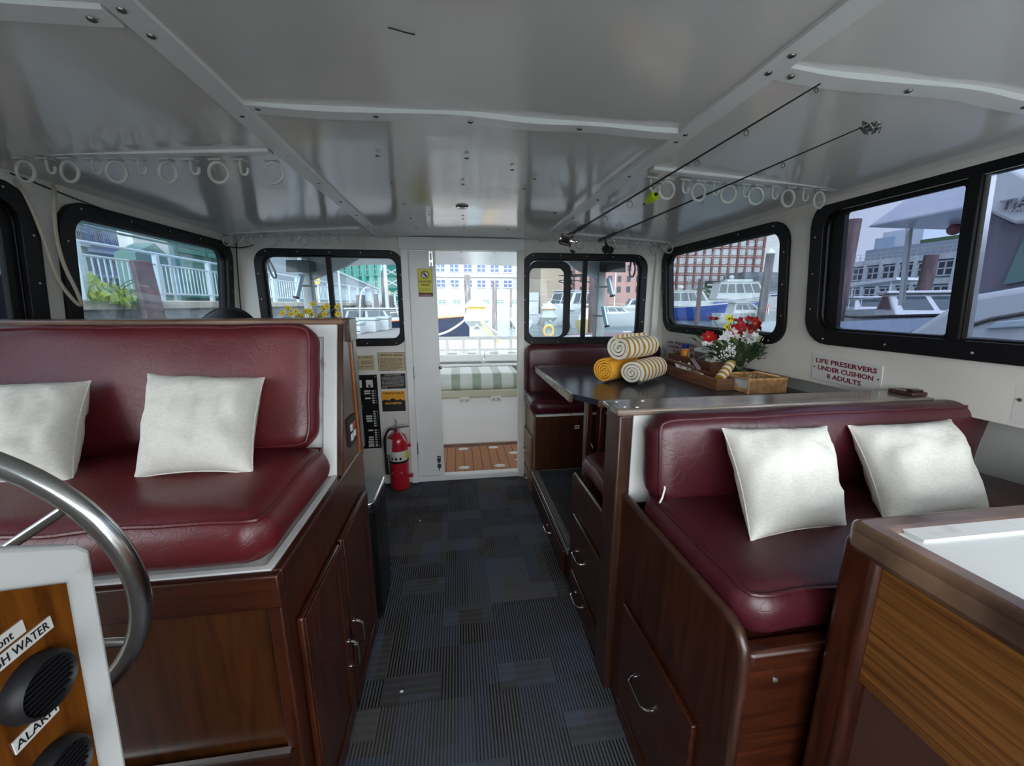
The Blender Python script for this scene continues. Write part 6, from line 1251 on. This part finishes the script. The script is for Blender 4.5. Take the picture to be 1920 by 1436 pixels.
org_s = mat('orange_teak_rail', (0.62, 0.22, 0.08), 0.4)
boat('dark navy hulled sailing yacht with orange rail seen through the doorway', (-3.6, 23.5), -4, 9.6, 3.0, 1.20, 1.62, navy, [(-2.6, 1.4, 2.0, 1.3, 1.95, 0.7, 0.2, 3)], 'sailing_yacht', True, org_s, ex1)
def ex2(r_):
    lpart('outboard_engine', MB().box(-2.9, -2.5, -0.22, 0.22, 0.5, 1.1).box(-2.8, -2.62, -0.06, 0.06, -0.2, 0.5), M['rubber'], r_, bevel=0.06)
    lpart('canopy_frame', MB().box(-1.6, 1.0, -0.95, 0.95, 1.75, 1.82).tube([(-1.5, -0.9, 0.8), (-1.5, -0.9, 1.8)], 0.03, 6).tube([(-1.5, 0.9, 0.8), (-1.5, 0.9, 1.8)], 0.03, 6).tube([(0.9, -0.9, 0.8), (0.9, -0.9, 1.8)], 0.03, 6).tube([(0.9, 0.9, 0.8), (0.9, 0.9, 1.8)], 0.03, 6), gel, r_)
p = bpos(970, 600, 38); boat('small white motorboat with dark outboard at the right of the doorway', (p[0]+0.3, p[1]), 85, 5.5, 2.1, 0.7, 1.0, gel, [], 'motor_boat', False, None, ex2)
p = bpos(1008, 600, 36); boat('white open boat with flat canopy behind the lighthouse pedestal window', (p[0]+1.2, p[1]+10), 80, 6, 2.4, 0.9, 1.3, gel, [(-1.0, 1.0, 1.8, 1.0, 2.6, 0.3, 0.0, 2)], 'motor_boat', False)
p = bpos(1052, 598, 40)
def ex3(r_): lpart('flybridge_rail', MB().tube(smooth_path([(-2.0, -1.5, 4.3), (0.8, -1.5, 4.5), (1.8, 0, 4.6), (0.8, 1.5, 4.5), (-2.0, 1.5, 4.3)]), 0.05, 6).tube([(-2.0, -1.4, 3.5), (-2.0, -1.5, 5.1)], 0.04, 6).tube([(-2, 1.4, 3.5), (-2, 1.5, 5.1)], 0.04, 6).box(-2.2, 0.6, -1.5, 1.5, 5.1, 5.16), M['rubber'], r_)
boat('white trawler with black flybridge rails in the sliding window', (p[0]+1.2, p[1]), 215, 9, 3.6, 1.5, 2.3, gel, [(-2.6, 2.4, 3.0, 1.6, 3.5, 1.0, 0.1, 4)], 'trawler', True, None, ex3)
p = bpos(1107, 592, 26)
yb_ = mat('yellow_cover', (0.62, 0.52, 0.22), 0.7)
boat('boat under a yellow cover behind the starboard roof post', (p[0], p[1]), 250, 4.6, 2.1, 1.0, 1.3, yb_, [(-1.2, 0.7, 1.5, 1.1, 2.1, 0.4, 0.1, 2)], 'covered_boat', False)
p = bpos(1150, 596, 36)
boat('white sailboat with grey pulpit rail in the aft starboard window', (p[0]+0.2, p[1]), 5, 8.5, 2.6, 1.2, 1.7, gel, [(-2.2, 1.2, 1.7, 1.3, 1.9, 0.8, 0.1, 3)], 'sailing_yacht', True, None, lambda r_: lpart('mast', MB().tube([(-0.2, 0, 1.8), (-0.2, 0, 5.5)], 0.07, 8), M['alu'], r_, smooth=True))
p = bpos(1192, 588, 62); boat('white cabin boat at the right edge of the aft starboard window', p, 170, 9, 3, 1.4, 1.9, gel, [(-3, 2, 2.5, 1.5, 3.0, 0.9, 0.1, 4)], 'motor_boat', True)
# starboard window boats
p = bpos(1315, 596, 49)
boat('white cabin boat with blue hull in the aft side window', (p[0]+0.3, p[1]), -22, 11.5, 3.4, 1.75, 2.6, blue_h, [(-4.4, 0.6, 2.7, 1.9, 3.9, 1.2, 0.1, 4)], 'motor_yacht', True, gel, lambda r_: lpart('radar_dome', MB().ball((-3.2, 0, 4.4), 0.4, 10, (1, 1, 0.7)).tube([(-3.8, 0.4, 4.0), (-4.6, 0.4, 6.4)], 0.03, 5).tube([(-1.6, 0.4, 4.0), (-2.6, 0.4, 5.9)], 0.03, 5), gel, r_, smooth=True))
p = bpos(1398, 568, 76)
boat('large white and blue motor yacht behind the blue hulled boat', p, -14, 17, 5.0, 3.0, 4.6, gel, [(-6.8, 3.2, 4.2, 3.2, 6.6, 2.0, 0.6, 5)], 'motor_yacht', True, gel, lambda r_: (lpart('blue_band', MB().box(-7.5, 3.0, -2.56, -2.50, 0.9, 2.6), blue_h, r_), lpart('roof_gear', MB().box(-4.5, 0.5, -0.8, 0.8, 6.75, 7.2).ball((-3.4, 0, 7.6), 0.5, 8).tube([(-4.0, 0.6, 7), (-5.0, 0.6, 9.4)], 0.05, 5), gel, r_)))
p = bpos(1408, 596, 39)
boat('low white runabout with dark windscreen right of the blue hull', p, -12, 7.5, 2.6, 1.2, 1.6, gel, [(-2.4, 0.8, 2.0, 1.2, 2.3, 1.2, 0.2, 3)], 'motor_boat', False)
p = bpos(1480, 596, 36)
cvb = mat('blue_canvas', (0.02, 0.05, 0.22), 0.7)
boat('white boat with dark blue canopy at the right edge of the side window', p, 160, 6.5, 2.4, 1.2, 1.6, gel, [], 'motor_boat', True, None, lambda r_: (lpart('canopy', MB().box(-1.6, 1.6, -1.1, 1.1, 3.0, 3.12), cvb, r_, bevel=0.04), lpart('canopy_frame', MB().tube([(-1.5, -1, 1.2), (-1.3, -1, 3.0)], 0.04, 6).tube([(1.4, -1, 1.2), (1.2, -1, 3.0)], 0.04, 6).tube([(-1.5, 1, 1.2), (-1.3, 1, 3.0)], 0.04, 6).tube([(1.4, 1, 1.2), (1.2, 1, 3.0)], 0.04, 6), M['alu'], r_), lpart('seat_back', MB().box(-2.2, -2.0, -0.8, 0.8, 1.4, 2.1), M['rubber'], r_)))
oc = aty(1447, 613, 7.0)
ob_ = thing('outboard_motor', 'pale blue-white outboard cowl just below the side window', 'outboard', (oc.x, oc.y, oc.z-0.25))
part('cowl', rbox(0.72, 0.5, 0.42, 0.17, (16, 12, 8), lambda p, u: Vector((p.x*(1-0.35*max(0, p.z/0.21)), p.y, p.z+0.04*p.x)), Matrix.Translation((oc.x, oc.y, oc.z-0.10)) @ Matrix.Rotation(R(35), 4, 'Z')), gel_b, ob_, smooth=True, ang=80)
part('engine_leg', slab(oc.x-0.12, oc.x+0.12, oc.y-0.12, oc.y+0.12, WZ-0.3, oc.z-0.28), gel_b, ob_, bevel=0.03)
for k in range(2): part('cowl_badge', MB().obox(Matrix.Translation((oc.x+0.02, oc.y-0.27, oc.z-0.02-0.08*k)) @ Matrix.Rotation(R(35), 4, 'Z'), 0.16, 0.02, 0.02), navy, ob_)
# big yacht close alongside
yt = thing('motor_yacht', 'very large white yacht close alongside with hardtop, forward starboard window', 'boat', (6.0, 1.0, WZ))
def pr(pts, X): return [(lambda q: (q.y, q.z))(atx(px, py, X)) for px, py in pts]
hs = pr([(1660, 648), (1705, 621), (1793, 564), (1827, 551), (1920, 535)], 4.5); y0_, z0_ = hs[-1]
part('hull_side', MB().prism([(hs[0][0]+0.3, WZ-0.2)]+hs+[(y0_-2.0, z0_+0.35), (y0_-6.0, z0_+0.7), (y0_-6.0, WZ-0.2)], 'x', 4.5, 8.3), gel, yt, bevel=0.06, seg=3)
part('rub_rail', MB().tube([(4.49,)+pr([(px, py)], 4.49)[0] for px, py in ((1750, 640), (1810, 613), (1860, 598), (1920, 588))]+[(4.49, y0_-3, z0_+0.0)], 0.018, 8), M['screw'], yt, smooth=True)
part('recess_panel', MB().prism(pr([(1847, 617), (1868, 603), (1925, 598), (1925, 612)], 4.47), 'x', 4.46, 4.50), gel_b, yt, bevel=0.01)
cab = part('dark_cabin_side', MB().prism(pr([(1849, 397), (1900, 421), (1925, 416), (1990, 420), (1990, 528), (1920, 536), (1832, 550)], 5.2), 'x', 5.2, 7.8), mat('yacht_cabin_grey', (0.13, 0.12, 0.15), 0.35), yt)  # cabin side in one even dark grey
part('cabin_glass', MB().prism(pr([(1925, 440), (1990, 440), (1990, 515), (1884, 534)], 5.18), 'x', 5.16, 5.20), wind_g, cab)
part('arch', MB().prism(pr([(1854, 323), (1897, 315), (1925, 330), (2010, 330), (2010, 416), (1925, 416), (1900, 421), (1849, 397)], 5.05), 'x', 5.05, 7.9), gel, yt, bevel=0.03, seg=3)
part('hardtop', MB().prism(pr([(1622, 427), (1705, 366), (1817, 334), (1925, 315), (1925, 350), (1812, 392), (1705, 412)], 5.3), 'x', 5.3, 8.2), mat('hardtop_grey', (0.60, 0.63, 0.70), 0.3), yt, bevel=0.03, seg=3)
part('awning_pole', MB().tube([atx(1706, 425, 6.0), atx(1690, 572, 6.0)], 0.035, 8), gel, yt, smooth=True)
dm_ = atx(1789, 430, 6.2); part('red_beacon', MB().ball(dm_, 0.07, 8), mat('beacon', (0.35, 0.10, 0.10), 0.4), yt, smooth=True)
tc_ = atx(1928, 377, 5.03); mt = MU(tc_, (0, -1, 0.0), (0, 0, 1)); mt2 = MU(atx(1928, 389, 5.03), (0, -1, 0.0), (0, 0, 1))
tq = text_mesh('TIARA', 0.115, 0.012, mt, 0.002, 'CENTER', 1.15); part('lettering', tq, mat('badge_grey', (0.22, 0.23, 0.26), 0.3, 0.5), yt)
tq = text_mesh('YACHTS', 0.045, 0.008, mt2, 0.0, 'CENTER', 1.5); part('lettering', tq, M['alu'], yt)
# boats beyond the forward starboard window
def bx(px, py, X): p = atx(px, py, X); return (p.x, p.y)
boat('white runabout with raked windscreen in the forward starboard window', bx(1735, 580, 14), 232, 7.0, 2.4, 1.75, 2.0, gel, [(-1.0, 1.4, 1.9, 1.8, 2.55, 1.6, 0.1, 2)], 'motor_boat', False, M['rubber'])
boat('long white cruiser moored behind the runabout', bx(1650, 575, 20), 228, 10, 3, 1.8, 2.1, gel, [(-2.5, 1.5, 2.2, 1.9, 2.5, 1.2, 0.1, 3)], 'motor_boat', True, None)
single('white_awning', MB().prism(pr([(1592, 530), (1680, 520), (1682, 525), (1592, 537)], 27), 'x', 27, 29).tube([atx(1600, 533, 27.2), Vector((*atx(1600, 533, 27.2).xy, WZ))], 0.05, 6).tube([atx(1672, 524, 27.2), Vector((*atx(1672, 524, 27.2).xy, WZ))], 0.05, 6), gel, 'long thin white awning before the terraced building', 'awning')
sw_ = thing('swim_platform', 'low pale blue-grey boat deck along the sill of the large window', 'platform', (8, 7.5, WZ)); part('platform_body', MB().prism(pr([(1570, 603), (1760, 595), (1700, 625), (1566, 624)], 9.0), 'x', 9.0, 11.5), mat('blue_grey_deck', (0.40, 0.47, 0.58), 0.4), sw_)
# forward port window: dark hulled boat modelled in place of a reflection in the pane
boat('white cabin boat with dark hull standing in for a window reflection, far left', (-12.0, 6.85), 176, 9.4, 2.5, 2.7, 3.0, mat('black_hull', (0.012, 0.012, 0.014), 0.2), [(-4.3, 1.5, 2.1, 2.65, 3.3, 0.6, 0.1, 4)], 'motor_boat', False, mat('red_stripe', (0.3, 0.03, 0.03), 0.4))

# ---------------------------------------------------------------- buildings
def facade(name, label, p0, p1, z0, z1, depth, wm, cols, rws, wz0, wz1, fw, fh, frame_m, pane_m, bands=None, piers=None, margin=0.5, cat='building', skip=None):
    p0 = Vector((*p0, 0)); p1 = Vector((*p1, 0)); d = (p1-p0); L = d.length; d.normalize(); nn = Vector((d.y, -d.x, 0))   # nn points to the viewer
    if nn.dot(-p0) < 0: nn = -nn
    r_ = thing(name, label, cat, ((p0+p1)/2)+Vector((0, 0, z0))); off = wloc(r_)
    mt = Matrix(((d.x, nn.x, 0, p0.x-off.x), (d.y, nn.y, 0, p0.y-off.y), (0, 0, 1, -off.z), (0, 0, 0, 1)))
    def bx_(mb, u0, u1, w0, w1, a, b_): q = MB().box(u0, u1, w0, w1, a, b_); return mb.add([mt @ Vector(v) for v in q.v], q.f)
    lpart('walls', bx_(MB(), 0, L, -depth, 0, z0, z1), wm, r_)
    me1 = me2 = None; cw = (L-2*margin)/max(1, cols); rh = (wz1-wz0)/max(1, rws)
    for i in range(cols):
        for j in range(rws):
            if skip and skip(i, j): continue
            u = margin+cw*(i+0.5); z = wz0+rh*(j+0.5)
            if me1 is None:
                W, H = cw*fw, rh*fh; mb = MB(); t_ = min(W, H)*0.09
                for q in ((-W/2, W/2, -H/2, -H/2+t_), (-W/2, W/2, H/2-t_, H/2), (-W/2, -W/2+t_, -H/2, H/2), (W/2-t_, W/2, -H/2, H/2), (-t_/2, t_/2, -H/2, H/2), (-W/2, W/2, -t_/2, t_/2)): b_ = MB().box(q[0], q[1], -0.02, 0.10, q[2], q[3]); mb.add(b_.v, b_.f)
                M3 = mt.to_3x3().to_4x4(); me1 = mb.mesh('window', frame_m); me1.transform(M3); me2 = MB().box(-W/2, W/2, 0.0, 0.05, -H/2, H/2).mesh('pane', pane_m); me2.transform(M3)
            o_ = bpy.data.objects.new('window', me1); COL.objects.link(o_); o_.parent = r_; o_.location = mt @ Vector((u, 0, z))
            o2 = bpy.data.objects.new('pane', me2); COL.objects.link(o2); o2.parent = o_
    if bands:
        bm_, hgt = bands
        for j in range(rws+1): lpart('floor_band', bx_(MB(), 0, L, 0, 0.25, wz0+rh*j-hgt/2, wz0+rh*j+hgt/2), bm_, r_)
    if piers:
        pm_, wd_ = piers
        for i in range(cols+1): u = margin+cw*i; lpart('pier', bx_(MB(), u-wd_/2, u+wd_/2, 0, 0.45, z0, z1), pm_, r_)
    r_['cols'] = cols; del r_['cols']
    return r_, mt, bx_
brick = noisy(mat('red_brick', (0.26, 0.11, 0.09), 0.85), (0.14, 0.052, 0.045), (0.20, 0.085, 0.072), 0.6, 5)
wfr = mat('window_frame_white', (0.44, 0.46, 0.46), 0.5); pn_l = mat('pale_pane', (0.24, 0.29, 0.31), 0.1, 0, 0.8); pn_b = mat('blue_pane', (0.07, 0.11, 0.21), 0.5, 0, 0.2); pn_d = mat('dark_pane', (0.04, 0.045, 0.06), 0.4, 0, 0.3)
f_, mt_, _b = facade('brick_building', 'large red brick building with white windows in the aft side window', (73.5, 132), (108.6, 130), WZ, 40, 20, brick, 11, 11, 2.6, 35.8, 0.66, 0.66, wfr, pn_l, (mat('brick_band', (0.36, 0.25, 0.22), 0.8), 0.35), (brick, 0.7))
sal = noisy(mat('salmon_stucco', (0.62, 0.38, 0.31), 0.85), (0.32, 0.18, 0.15), (0.38, 0.22, 0.185), 0.5, 4)
facade('salmon_building', 'salmon pink building with dark windows in the aft starboard window', (25.5, 84), (44, 80), WZ, 16, 8, sal, 9, 5, 3.4, 14.5, 0.40, 0.55, pn_d, pn_d)
facade('beige_building', 'beige clapboard building left in the sliding window', (13.2, 62), (17.6, 62), WZ, 11, 12, noisy(mat('beige_siding', (0.55, 0.45, 0.34), 0.8), (0.25, 0.19, 0.13), (0.33, 0.27, 0.20), 1.2, 3, (0.2, 1, 5)), 0, 0, 1, 2, .5, .5, wfr, pn_d)
facade('white_block', 'narrow white block with small windows in the sliding window', (24.0, 98), (27.2, 98), WZ, 18, 12, mat('white_render', (0.5, 0.49, 0.46), 0.8), 3, 7, 4, 17, 0.5, 0.55, pn_d, pn_d)
facade('yellow_building', 'small ochre building beside the white block', (27.4, 97), (31, 97), WZ, 15, 12, mat('ochre_render', (0.5, 0.34, 0.15), 0.8), 2, 5, 4, 14, 0.45, 0.5, pn_d, pn_d)
f_, mt_, _b = facade('white_building', 'long white building with blue windows behind the doorway view', (-4.8, 78), (17, 78), WZ, 13.5, 15, mat('white_siding', (0.26, 0.275, 0.285), 0.7), 8, 3, 3.9, 12.5, 0.72, 0.55, wfr, pn_b, (wfr, 0.3))
facade('boat_house', 'low white boat house with green windows behind the marina', (-3.8, 60), (12.5, 60), WZ, 3.2, 8, mat('boathouse_white', (0.33, 0.36, 0.36), 0.7), 7, 1, 1.0, 2.6, 0.55, 0.45, wfr, wind_g)
teal = noisy(mat('teal_cladding', (0.03, 0.28, 0.22), 0.5), (0.008, 0.12, 0.095), (0.02, 0.18, 0.14), 0.8, 4)
facade('teal_building', 'bright teal building with white columns in the aft port window', (-27, 72), (-10.5, 60), WZ, 8.2, 8, teal, 12, 2, 2.6, 7.8, 0.66, 0.7, wfr, teal, None, (mat('teal_pier', (0.12, 0.42, 0.35), 0.5), 0.5))
facade('glass_building', 'dark teal glass building beyond the quay in the long port window', (-21, 33.4), (-21, 66), 1.0, 13, 1.2, mat('teal_frame', (0.03, 0.10, 0.09), 0.4), 9, 3, 1.8, 12, 0.90, 0.88, mat('teal_mullion', (0.05, 0.22, 0.18), 0.4), mat('teal_glass', (0.10, 0.22, 0.21), 0.08, 0, 0.9))
facade('white_shed', 'plain white panel building beside the teal glass building', (-19, 27.1), (-19, 30.2), 1.0, 6.2, 0.8, mat('white_panel', (0.55, 0.57, 0.56), 0.6), 0, 0, 1, 2, .5, .5, wfr, pn_l)
single('gabled_kiosk', MB().prism([(23.5, 1.585), (25.8, 1.585), (25.8, 4.3), (25.0, 4.8), (23.5, 4.1)], 'x', -17.5, -16.5), mat('kiosk_green', (0.10, 0.20, 0.18), 0.5), 'small dark green gabled kiosk before the white panel building', 'kiosk')
f_, mt_, bxx = facade('apartment_tower', 'blue grey apartment tower behind the railing, long port window', (-46, 58), (-46, 66), 1.0, 40, 12, mat('tower_blue', (0.16, 0.22, 0.34), 0.6), 6, 11, 2, 36, 0.5, 0.55, mat('tower_frame', (0.36, 0.44, 0.56), 0.5), pn_d, (mat('tower_band', (0.30, 0.38, 0.52), 0.6), 0.4))
facade('concrete_tower', 'half built green grey tower at the left of the port window', (-40, 46.5), (-40, 50.5), 1.0, 30, 10, mat('tower_green', (0.16, 0.20, 0.18), 0.7), 4, 9, 2, 28, 0.6, 0.6, mat('tower_frame_2', (0.40, 0.42, 0.36), 0.5), pn_d, (mat('slab_pale', (0.44, 0.46, 0.42), 0.7), 0.35))
sc_ = thing('scaffold', 'steel scaffold frame beside the apartment tower', 'scaffold', (-38, 53, 1.0)); stl = mat('scaffold_steel', (0.10, 0.10, 0.13), 0.5)
for k in range(8): part('standard', MB().tube([(-38, 52+k*0.35, WZ), (-38, 52+k*0.35, 11.5)], 0.07, 5), stl, sc_)
for k in range(9): part('ledger', MB().tube([(-38, 51.8, 2.2+k*1.1), (-38, 54.7, 2.2+k*1.1)], 0.07, 5), stl, sc_)
pp = thing('overhead_pipe', 'dark teal double pipe crossing above the port window view', 'pipe', (-12, 18, 4.1)); tp_ = mat('pipe_teal', (0.05, 0.14, 0.15), 0.4)
part('upper_pipe', MB().tube([(-12, 13.0, 4.15), (-12, 60, 4.15)], 0.075, 8), tp_, pp, smooth=True); part('lower_pipe', MB().tube([(-12, 13.0, 3.98), (-12, 60, 3.98)], 0.04, 8), tp_, pp, smooth=True)
for y in (13.4, 19.2, 26, 34, 44): part('pipe_post', slab(-12.09, -11.91, y-0.12, y+0.12, 1.585, 4.1), tp_, pp)
ttr = thing('truss_tower', 'white lattice mast at the right of the aft port window', 'lattice mast', aty(735, 560, 40)*1.0); cxx = aty(735, 530, 40).x
mb = MB()
for s_ in (-0.9, 0.9): mb.tube([(cxx+s_, 40, 0), (cxx+s_, 40, 6)], 0.06, 5)
for k in range(6): mb.tube([(cxx-0.9, 40, k), (cxx+0.9, 40, k+1)], 0.045, 4).tube([(cxx+0.9, 40, k), (cxx-0.9, 40, k+1)], 0.045, 4)
part('lattice', mb, gel, ttr)
yp = mat('yellow_panel', (0.80, 0.52, 0.05), 0.5)
for px0, px1, py0, py1, Y, lb_ in ((586, 600, 517, 532, 24, 'yellow panel behind the railing left of the window bar'), (726, 732, 546, 551, 40, 'small yellow panel at the right of the aft port window')):
    a = aty(px0, py0, Y); b_ = aty(px1, py1, Y); q = thing('yellow_board', lb_, 'panel', (a.x, Y, 1.585)); part('panel_board', slab(a.x, b_.x, Y, Y+0.1, b_.z, a.z), yp, q); part('panel_post', slab((a.x+b_.x)/2-0.05, (a.x+b_.x)/2+0.05, Y+0.1, Y+0.2, 1.4, a.z), M['alu'], q)
cnc = noisy(mat('pale_concrete', (0.34, 0.38, 0.38), 0.8), (0.30, 0.34, 0.34), (0.42, 0.46, 0.45), 0.5, 4)
tb_, mt_, bxx = facade('terraced_building', 'grey terraced waterfront building in the forward starboard window', (80, 72), (80, 51), WZ, 9.5, 18, mat('terrace_dark', (0.10, 0.105, 0.13), 0.6), 7, 2, 1.2, 9.2, 0.82, 0.62, cnc, pn_d, (cnc, 1.0), (cnc, 0.45))
lpart('upper_block', bxx(MB(), 0.5, 21, -12, -2.5, 9.5, 12.0), mat('upper_grey', (0.22, 0.27, 0.30), 0.6), tb_)
lpart('penthouse', bxx(MB(), 2.0, 9.0, -12, -4, 12.0, 15.2), mat('penthouse_grey', (0.45, 0.50, 0.54), 0.6), tb_); lpart('penthouse_glass', bxx(MB(), 1.0, 4.5, -11, -3.6, 12.0, 14.2), mat('ph_glass', (0.25, 0.33, 0.42), 0.1, 0, 0.8), tb_)
lpart('roof_plants', bxx(MB(), 9.5, 20.5, -5, -3.0, 12.0, 12.7), leaf_m, tb_); 
mb = MB()
for k in range(22): bxx(mb, k*0.98, k*0.98+0.07, 0.2, 0.27, 9.6, 10.9)
for z in (10.2, 10.85): bxx(mb, 0, 21, 0.2, 0.27, z, z+0.07)
lpart('terrace_rail', mb, M['alu'], tb_)
me = text_mesh('PIER', 1.3, 0.05, Matrix.Identity(4), 0.0, 'CENTER'); me.transform(mt_ @ Matrix.Translation((16.5, 0.6, 3.2)) @ Matrix(((1, 0, 0, 0), (0, 0, 1, 0), (0, 1, 0, 0), (0, 0, 0, 1))))
me.materials.clear(); me.materials.append(gel); o_ = bpy.data.objects.new('lettering', me); COL.objects.link(o_); o_.parent = tb_
# dark shed and bush beside the brick building
single('dark_wharf_building', MB().box(88, 150, 112, 122, WZ, 11.0).box(88, 150, 111.0, 112, 4.0, 4.6), noisy(mat('wharf_dark', (0.09, 0.10, 0.13), 0.6), (0.06, 0.07, 0.09), (0.16, 0.17, 0.20), 0.3, 4, (1, 1, 3)), 'low dark wharf building right of the brick building', 'building')
bl = aty(1350, 531, 98); sb_ = thing('notice_board', 'black notice board with white lines beside the large yacht', 'notice board', (bl.x, 98, WZ))
part('board', slab(bl.x-4.2, bl.x+3.0, 98, 98.3, 1.5, 7.4).box(bl.x-3.9, bl.x-3.6, 98.1, 98.3, WZ-0.5, 1.5).box(bl.x+2.4, bl.x+2.7, 98.1, 98.3, WZ-0.5, 1.5), M['black'], sb_)
for k in range(4): part('white_line', slab(bl.x-3.6, bl.x-0.4+0.5*(k % 2), 97.95, 98.0, 6.2-k*1.15, 6.6-k*1.15), gel, sb_)
rnd = random.Random(3); bc_ = aty(1317, 551, 95); mb = MB()
for k in range(900):
    a, b_ = rnd.uniform(0, 2*PI), math.acos(rnd.uniform(-0.2, 1)); q = Vector((bc_.x+4.9*math.sin(b_)*math.cos(a), 95+2.5*math.sin(b_)*math.sin(a), 0.2+5.4*math.cos(b_)*rnd.uniform(0.8, 1)**0.5)); u = Vector((rnd.gauss(0, 1), rnd.gauss(0, 1), rnd.gauss(0, 1))).normalized(); w_ = u.orthogonal().normalized(); r_ = 0.42
    mb.add([q-u*r_, q+w_*r_*.7, q+u*r_, q-w_*r_*.7], [(0, 1, 2, 3)])
bu = thing('round_bush', 'dark green round bush before the brick building', 'bush', (bc_.x, 95, WZ)); part('foliage', mb, leaf_m, bu, kind='stuff'); part('stem', MB().tube([(bc_.x, 95, WZ), (bc_.x, 95, 3)], 0.4, 8), pil_r, bu)
fl_ = thing('small_flag', 'small striped flag beside the thick piling', 'flag', aty(1432, 580, 30)); a = aty(1433, 568, 30); part('flag_pole', MB().tube([a, Vector((a.x, a.y, WZ-0.3))], 0.03, 6), gel, fl_); flm = stripes('flag_stripes', (0.75, 0.72, 0.7), (0.45, 0.04, 0.05), 0.2, 0.5); part('cloth', MB().prism([(a.x, a.z), (a.x+0.6, a.z-0.2), (a.x+0.5, a.z-1.0), (a.x, a.z-0.8)], 'y', 29.98, 30.02), flm, fl_)
